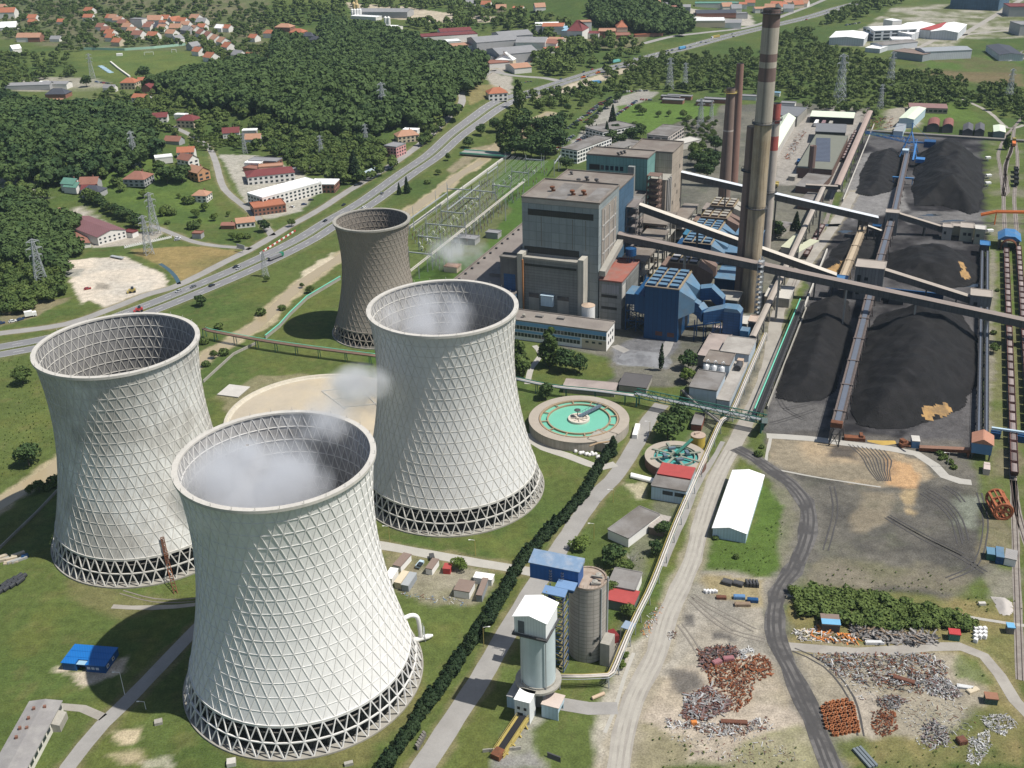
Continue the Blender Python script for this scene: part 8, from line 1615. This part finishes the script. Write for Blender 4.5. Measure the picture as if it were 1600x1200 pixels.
mass('scrub','scrub and young trees on the right beyond the storage sheds',[[(1440,110),(1500,118),(1490,160),(1440,165),(1390,165),(1400,140)],[(1500,150),(1600,150),(1600,195),(1560,180),(1510,165)],[(1205,155),(1260,160),(1350,168),(1380,190),(1350,180),(1210,165)]],9,4,10,lf_mid,220,.85,15,.6)
mass('shrubs','dense green shrub belt along the scrap yard',[[(1234,922),(1275,918),(1340,928),(1400,938),(1470,955),(1525,970),(1515,985),(1440,978),(1380,985),(1335,975),(1250,962)]],2.4,2.0,3.6,lf_mid,170,.85,16,1.0,False,'shrubs',1.5)
mass('weeds','low weeds and tufts over the dry ground of the scrap yard and the meadow',[[(1000,1110),(1090,1150),(1260,1170),(1290,1200),(940,1200)],[(1300,1160),(1480,1165),(1600,1090),(1600,1200),(1320,1200)],[(1480,1040),(1540,1050),(1560,1090),(1500,1080)],[(0,560),(60,560),(85,700),(0,760)],[(1100,850),(1165,855),(1225,800),(1215,900),(1095,890)],[(1250,880),(1520,900),(1480,930),(1260,915)],[(1500,930),(1600,940),(1600,1020),(1530,1010)],[(985,860),(1060,720),(1085,730),(1010,870),(975,960)]],2.6,.3,.8,lf_light,30,1.7,17,.6,True,'weeds')
# bare tree
b_=G(986,888);t=thing('bare_tree','bare pale tree beside the grey flat roofed office','tree',b_);mb=MB();mb.tube([b_,b_+Vector((0,0,3))],[.25,.15],6);mb.build('trunk',concl,t);mb=MB()
for i in range(26): a=i*2.4;e=b_+Vector((math.cos(a)*random.uniform(1,3.2),math.sin(a)*random.uniform(1,3.2),random.uniform(4,8)));s_=b_+Vector((0,0,random.uniform(1.5,3)));m_=s_.lerp(e,.5)+Vector((0,0,.6));mb.tube([s_,m_,e],[.09,.06,.02],4)
mb.build('branches',concl,t)
# ---------------------------------------------------------------- scrap yard
def scrap(name,label,poly,n,s0,s1,hh,pal,seed,cat='scrap heap',longp=.4,stuff=True):
    r=random.Random(seed);W=[G(*p) for p in poly];P=[(p.x,p.y) for p in W];xs=[p[0] for p in P];ys=[p[1] for p in P];mb=MB();k=0;mats=[m for m in pal]
    while k < n:
        x,y=r.uniform(min(xs),max(xs)),r.uniform(min(ys),max(ys));A=np.array([x]);B_=np.array([y]);d=float(sdist(A,B_,P)[0])
        if d < 0: continue
        z=min(hh,.2+d*.35)*r.uniform(.2,1.0);L_=r.uniform(s0,s1)*(2.2 if r.random() < longp else 1);w=r.uniform(.12,.7)*s1*.42;a=r.uniform(0,6.28);el=r.uniform(-.5,.5);dv=Vector((math.cos(a)*math.cos(el),math.sin(a)*math.cos(el),math.sin(el)))*L_/2;c=Vector((x,y,z))
        if r.random() < (.55 if longp < .2 else .93): mb.beam(c-dv,c+dv,w,r.uniform(.1,.5)*w,r.randrange(len(mats)),Vector((r.uniform(-.6,.6),r.uniform(-.6,.6),1)))
        else: q=c;mb.lathe([(w*.6,0),(w*.75,w*.5),(w*.3,w*.9)],6,q,r.randrange(len(mats)))
        k +=1
    o=mb.build(name,mats);tag(o,label,cat,None,'stuff' if stuff else None)
ru=M('bright_rust',(.20,.068,.028),var=.5,scale=.8);ru2=M('dark_rust',(.13,.055,.035),var=.5,scale=.8);ru3=M('mauve_rust',(.17,.11,.105),var=.4,scale=.8);alu=M('dull_aluminium',(.27,.275,.28),rough=.5,var=.3);wsc=M('white_scrap',(.52,.52,.51),var=.2);wood=M('grey_timber',(.26,.245,.23),var=.4,scale=.8);wood2=M('brown_timber',(.22,.16,.11),var=.4,scale=.8);orp=M('orange_scrap',(.55,.2,.05),var=.35,scale=.6);blsc=M('blue_scrap',(.10,.2,.35),var=.3)
scrap('scrap_heap','bright rust red heap of ring shaped scrap in the middle of the yard',[(1098,1040),(1130,1035),(1160,1030),(1190,1022),(1208,1035),(1205,1055),(1180,1068),(1172,1095),(1155,1112),(1135,1108),(1140,1085),(1110,1070)],700,.7,1.8,1.8,[ru,ru,ru2],1,longp=.1)
scrap('scrap_heap','heap of dark brown pipes behind the bright rust heap',[(1092,1020),(1105,1012),(1150,1010),(1158,1022),(1140,1032),(1110,1040),(1100,1050)],220,1,2,1.2,[ru2,ru3,dsteel],2,longp=.8)
scrap('scrap_heap','white sheet scrap between pipes and rust heap',[(1150,1018),(1175,1012),(1180,1022),(1165,1032),(1152,1030)],70,.6,1.4,.9,[wsc,alu],3)
scrap('scrap_heap','heap of brown beams and grey plates left of the bright rust heap',[(1068,1090),(1090,1078),(1110,1072),(1130,1085),(1145,1100),(1130,1115),(1110,1122),(1095,1130),(1068,1125)],480,.7,2.2,1.2,[ru3,ru2,wood,alu],4,longp=.6)
scrap('scrap_heap','grey mixed scrap at the lower middle of the yard',[(1040,1122),(1065,1128),(1110,1130),(1150,1130),(1200,1120),(1208,1140),(1160,1150),(1110,1152),(1085,1140),(1045,1138)],520,.4,1.2,.7,[alu,ru2,wood,wsc],5)
scrap('scrap_heap','long heap of rusty and white scrap along the dirt track',[(1265,1022),(1330,1020),(1400,1022),(1450,1020),(1478,1035),(1480,1070),(1440,1085),(1400,1080),(1340,1068),(1300,1050)],1700,.4,1.3,.9,[ru,ru2,ru2,wood,wood,alu,alu,wsc,dsteel,dsteel],6)
scrap('scrap_heap','grey scrap heap in the right part of the yard',[(1440,1060),(1480,1060),(1505,1085),(1490,1095),(1450,1085)],480,.4,1.2,.8,[alu,wood,ru3,dsteel,wsc],7);scrap('scrap_heap','grey wire and metal heap in front of the yard',[(1440,1135),(1460,1125),(1480,1140),(1485,1160),(1455,1172),(1440,1160)],240,.5,1.4,.9,[wood,dsteel,alu,ru3],8);scrap('scrap_heap','grey tangle between rust drums and rings',[(1370,1090),(1395,1085),(1420,1095),(1400,1110),(1372,1105)],300,.4,1.1,.8,[alu,wood,ru2,dsteel],9);scrap('scrap_heap','thin white and grey scrap near the end of the yard',[(1530,1120),(1570,1115),(1590,1130),(1570,1150),(1545,1140)],260,.35,1.1,.5,[wsc,alu,wood],10);scrap('scrap_heap','pale rubble scrap at the lower right',[(1515,1155),(1545,1140),(1550,1165),(1530,1195),(1510,1192)],320,.35,1.0,.5,[alu,wsc,wood],11)
scrap('scrap_heap','rusty ring scrap right of the bare gravel strip',[(1362,1115),(1380,1105),(1400,1115),(1402,1140),(1385,1152),(1362,1145)],230,.7,1.6,1.1,[ru,ru2],12,longp=.1)
scrap('timber_pile','long pile of grey timber before the shrub belt',[(1325,980),(1370,975),(1400,985),(1450,990),(1470,995),(1455,1008),(1410,1006),(1370,1004),(1335,995)],520,1.2,2.6,1.3,[wood,wood,wood2,dsteel],13,'timber pile',.8);scrap('scrap_heap','pile of bright orange scrap parts left of the grey timber',[(1255,985),(1285,980),(1310,988),(1345,998),(1340,1008),(1300,1004),(1275,1002)],130,1,2.4,1.1,[orp,orp,wsc,wood2],14);scrap('scrap_heap','cream and grey broken boxes at the left end of the orange scrap',[(1238,985),(1262,982),(1275,1000),(1250,1003)],90,.7,1.6,.8,[wsc,wood,M('cream_wall',(.52,.45,.33))],15)
scrap('rubble','strip of mixed rubble along the white pipe pair',[(1000,985),(1015,960),(1030,940),(1038,950),(1020,985),(1010,1000)],110,.3,.9,.4,[wsc,alu,ru3,orp],16,'rubble');scrap('rubble','small rubble patch beside the dirt road fork',[(1040,988),(1058,986),(1060,994),(1045,1000)],60,.3,.8,.4,[wsc,alu,ru2,dsteel],17,'rubble');scrap('rubble','rusty scrap line along the pale green roofed hall',[(1225,245),(1243,215),(1258,200),(1256,212),(1240,240),(1232,250)],130,1,3,1.2,[ru2,ru,alu,wood],18,'rubble');scrap('rubble','rusty parts in the store yard beyond the coal yard',[(1355,185),(1395,183),(1392,202),(1355,203)],120,1,3,1.5,[ru2,ru,dsteel],19,'rubble');scrap('rubble','scattered bits around the containers behind the nearest cooling tower',[(620,925),(660,930),(700,932),(740,940),(730,948),(680,942),(630,932)],90,.3,.9,.35,[wsc,ru2,wood,blsc],20,'rubble');scrap('rubble','pale scrap spread at the dark grey roofed depot',[(1560,80),(1600,78),(1600,95),(1565,96)],120,1,4,1.5,[wsc,alu,wood],21,'rubble')
scrap('scrap_heap','thin litter of grey and rusty bits between the heaps right of the coal road',[(1290,1040),(1400,1085),(1500,1100),(1530,1120),(1500,1170),(1440,1170),(1400,1110),(1340,1095)],520,.25,.8,.25,[alu,wood,ru2,wsc,dsteel],31,'litter')
scrap('scrap_heap','thin litter of pale bits at the lower middle of the yard',[(1040,1140),(1100,1150),(1200,1150),(1260,1190),(1150,1195),(1060,1170)],260,.25,.8,.25,[alu,wood,ru2,wsc,ru3],32,'litter')
# coiled drums in rows
dr=None;k=0
for i in range(9):
    for j in range(8):
        x=1283+j*6.6+i*1.5;y=1098+i*6.0+(j-4)*-1.1;
        if (i == 0 and j in (0,7)) or (i > 6 and j < 1): continue
        p=G(x,y)+Vector((random.uniform(-.2,.2),random.uniform(-.2,.2),0));a=random.uniform(0,6.28)
        if dr is None:
            mb=MB();mb.lathe([(.62,0),(.62,.25),(.5,.3),(.5,.7),(.62,.75),(.62,1.0),(.3,1.0),(.3,.6)],12,(0,0,0));dr=mb.build('rusty_drum',M('drum_rust',(.25,.09,.035),var=.5,scale=1.0,objrand=.6),None,False,(0,0,0));tag(dr,'rusty round drum in the orderly block of the scrap yard','drum','rusty drums in the scrap yard');dr.location=p;dr.rotation_euler.z=a
        else: c=dr.copy();COL.objects.link(c);c.location=p;c.rotation_euler.z=a
# single pieces
def piece(name,label,px,sx,sy,sz,rz,mt,cat,lid=None,group=None):
    p=G(*px);mb=MB();mb.box(p,sx,sy,sz,rz);mb.box(p+Vector((0,0,sz)),sx*.86,sy*.8,sz*.12,rz,0)
    for s in (-1,1): mb.box(p+Vector((math.cos(rz)*s*sx*.3,math.sin(rz)*s*sx*.3,0)),.15,sy*1.06,sz*1.02,rz)
    tag(mb.build(name,mt),label,cat,group)
for n_,l_,px,a,b,c,rz,mt,cat in [('container','mauve skip on the pipe heap, right',(1138,1032),3.6,1.8,1.3,.1,M('mauve_paint',(.27,.12,.13)),'skip'),('container','mauve skip on the pipe heap, left',(1120,1037),3.2,1.8,1.2,.5,M('mauve_paint',(.27,.12,.13)),'skip'),('trough','long rusty trough inside the long scrap heap',(1412,1065),6.5,1.8,1.1,-.5,ru2,'trough'),('girder','long dark rust girder at the lower middle scrap',(1147,1130),8,1.6,.8,-.1,ru2,'girder'),('skip','rust brown open skip on the grass in front',(1502,1160),2.6,2.4,1.4,.2,ru2,'skip'),('container','white chest lying before the timber pile',(1366,1006),6,1.4,1.0,-.05,wsc,'chest'),('container','white slab lying on the grass right of the scrap',(1508,1075),5,1.6,.7,-.3,wsc,'slab'),('container','cream slab lying on the grass right of the scrap',(1520,1080),4,1.8,.7,.4,M('cream_wall',(.52,.45,.33)),'slab'),('machine','small orange machine beside the grey mixed scrap',(1084,1132),1.8,1.3,1.2,.1,orp,'machine'),('skip','dark blue skip in the store corner by the dirt road',(1155,935),4,1.8,1.2,-.1,blsc,'skip'),('skip','blue skip, rightmost in the store corner by the dirt road',(1176,940),3.8,1.8,1.2,-.15,bluem,'skip'),('skip','rusty brown trough in the store corner by the dirt road',(1127,935),3.5,1.6,.9,-.1,ru2,'skip'),('timber_pile','tan timber stack in the store corner by the dirt road',(1160,946),5.5,1.8,1,-.05,wood2,'timber'),('frame_stack','grey metal frame, left, in the store corner',(1136,912),3.6,2.6,1.3,-.5,dsteel,'frame'),('frame_stack','grey metal frame, right, in the store corner',(1153,914),3.6,2.4,1.2,-.5,dsteel,'frame')]: piece(n_,l_,px,a,b,c,rz,mt,cat)
for i in range(4): piece('panel_stack','upright dark panel stack in the store corner by the dirt road',(1167+i*5.2,914+i*.3),.9,3,1.6,0,dsteel,'panels',None,'dark panel stacks in the store corner')
for i in range(10): piece('bulk_bag','white and grey cube bag in the block on dry grass',(1524+(i % 3)*7,985+i//3*6),1.3,1.3,1.3,.1*i,bagm,'bag',None,'cube bags on dry grass')
for i in range(8): piece('bulk_bag','white bag in the row at the store corner',(1101+i*2.6,925+(i % 2)*1.5),.9,.9,1,.2*i,bagm,'bag',None,'white bags at the store corner')
mb=MB();A,B_=G(1338,1170),G(1365,1200)
for o in (-1,0,1): n_=Vector((-(B_-A).y,(B_-A).x,0)).normalized()*o*1.1;mb.beam(A+n_+Vector((0,0,.4)),B_+n_+Vector((0,0,.4)),.8)
tag(mb.build('beam_stack',M('slate_beams',(.14,.165,.18),var=.3)),'slate grey beams lying on the grass at the bottom edge','beams')
for i,(x,y) in enumerate([(1265,930),(1284,933)]): mb=MB();mb.box(G(x,y),1.6,7,.9,.3);tag(mb.build('beam_stack',M('slate_beams',(.14,.165,.18))),('left','right')[i]+' bundle of slate grey beams inside the shrub belt','beams')
# concrete posts by the hedge at the bottom
for i in range(6): mb=MB();p=G(652+i*2.2,1170-i*4);mb.box(p,.7,1.4,1.6,.6);tag(mb.build('concrete_block',concd),'upright concrete block beside the evergreen row','block','concrete blocks beside the evergreen row')
# ---------------------------------------------------------------- steam
def steam(name,label,c,rx,ry,rz,dens,seed,scale=.09,thr=.46,cyl=False):
    mb=MB()
    if cyl: mb.lathe([(rx,-rz),(rx,rz)],40,c);mb.f.append(tuple(range(39,-1,-1)));mb.m.append(0);mb.f.append(tuple(range(40,80)));mb.m.append(0)
    else:
        k=12;prof=[(max(.02,math.sin(math.pi*i/k)),-math.cos(math.pi*i/k)) for i in range(k+1)]
        for r_,z_ in prof: mb.v +=[(c[0]+rx*r_*math.cos(2*math.pi*j/24),c[1]+ry*r_*math.sin(2*math.pi*j/24),c[2]+rz*z_) for j in range(24)]
        for i in range(k):
            for j in range(24): mb.f.append((i*24+j,i*24+(j+1) % 24,(i+1)*24+(j+1) % 24,(i+1)*24+j));mb.m.append(0)
    m=bpy.data.materials.new(name);m.use_nodes=True;nt=m.node_tree;N=nt.nodes;L=nt.links;N.remove(N['Principled BSDF']);v=N.new('ShaderNodeVolumePrincipled');v.inputs['Color'].default_value=(.93,.94,.96,1);v.inputs['Anisotropy'].default_value=.2;L.new(v.outputs[0],N['Material Output'].inputs['Volume'])
    tc=N.new('ShaderNodeTexCoord');n=N.new('ShaderNodeTexNoise');n.inputs['Scale'].default_value=scale;n.inputs['Detail'].default_value=5;n.inputs['Roughness'].default_value=.6;mp=N.new('ShaderNodeMapping');mp.inputs['Location'].default_value=(seed*13.1,seed*7.7,seed*3.3);L.new(tc.outputs['Object'],mp.inputs[0]);L.new(mp.outputs[0],n.inputs['Vector'])
    sc3=N.new('ShaderNodeVectorMath');sc3.operation='DIVIDE';L.new(tc.outputs['Object'],sc3.inputs[0]);sc3.inputs[1].default_value=(rx,ry,rz);ln=N.new('ShaderNodeVectorMath');ln.operation='LENGTH';L.new(sc3.outputs[0],ln.inputs[0])
    fo=N.new('ShaderNodeMapRange');fo.inputs[1].default_value=.25;fo.inputs[2].default_value=1.0;fo.inputs[3].default_value=1;fo.inputs[4].default_value=0;L.new(ln.outputs['Value'],fo.inputs[0])
    nr=N.new('ShaderNodeMapRange');nr.inputs[1].default_value=thr;nr.inputs[2].default_value=thr+.25;nr.inputs[3].default_value=0;nr.inputs[4].default_value=dens;L.new(n.outputs['Fac'],nr.inputs[0]);mu=N.new('ShaderNodeMath');mu.operation='MULTIPLY';L.new(fo.outputs[0],mu.inputs[0]);L.new(nr.outputs[0],mu.inputs[1]);L.new(mu.outputs[0],v.inputs['Density'])
    o=mb.build(name,m,None,True,c);tag(o,label,'steam',None,'stuff');return o
x,y=TW[0];steam('steam_cloud','white steam filling the mouth of the nearest cooling tower',(x-6,y-6,75),25,23,14,.42,1,.085,.37)
x,y=TW[2];steam('steam_cloud','thin steam drifting in the mouth of the grey cooling tower',(x-6,y+2,75),21,20,12,.26,2,.09,.40)
x,y=TW[2];steam('steam_cloud','wisp of steam beside the shaft of the grey cooling tower',(x-31,y-28,62),15,10,9,.45,3,.1,.38)
steam('steam_cloud','wisp of steam curling over the rear rim of the nearest cooling tower',(TW[0][0]+10,TW[0][1]+20,82),15,11,8,.2,7,.1,.40)
p=G(560,618,25);steam('steam_cloud','faint steam drifting over the sandy basin',tuple(p),24,15,12,.14,4,.08,.40)
p=G(715,395,14);steam('steam_cloud','thin steam drifting over the switchyard',tuple(p),22,26,10,.15,5,.08,.42)
# ---------------------------------------------------------------- tell look-alike houses and cars apart by their place
from collections import defaultdict
from bpy_extras.object_utils import world_to_camera_view
bpy.context.view_layer.update()
def spread(objs,noun):
    by=defaultdict(list)
    for o in objs: by[o['label']].append(o)
    for lb,L_ in by.items():
        if len(L_) < 2: continue
        L_.sort(key=lambda o: world_to_camera_view(SC,cam,o.location).x)
        for i,o in enumerate(L_):
            if i < 12: o['label']=lb+', '+ords(i)+' from left'
            else: o['label']=lb+', '+(['rightmost','second from right','third from right','fourth from right'][min(3,len(L_)-1-i)])
spread(HOUSES,'houses')
spread([o for o in bpy.data.objects if o.parent is None and o.get('group') == 'cars on the highway'],'cars')
# ---------------------------------------------------------------- thin summer haze
mb=MB();mb.box((0,1400,-1.6),3400,3300,248)
m=bpy.data.materials.new('haze');m.use_nodes=True;N=m.node_tree.nodes;N.remove(N['Principled BSDF']);v=N.new('ShaderNodeVolumePrincipled');v.inputs['Color'].default_value=(.62,.80,1,1);v.inputs['Density'].default_value=3e-5;v.inputs['Anisotropy'].default_value=0
m.node_tree.links.new(v.outputs[0],N['Material Output'].inputs['Volume']);tag(mb.build('haze',m),kind='stuff')
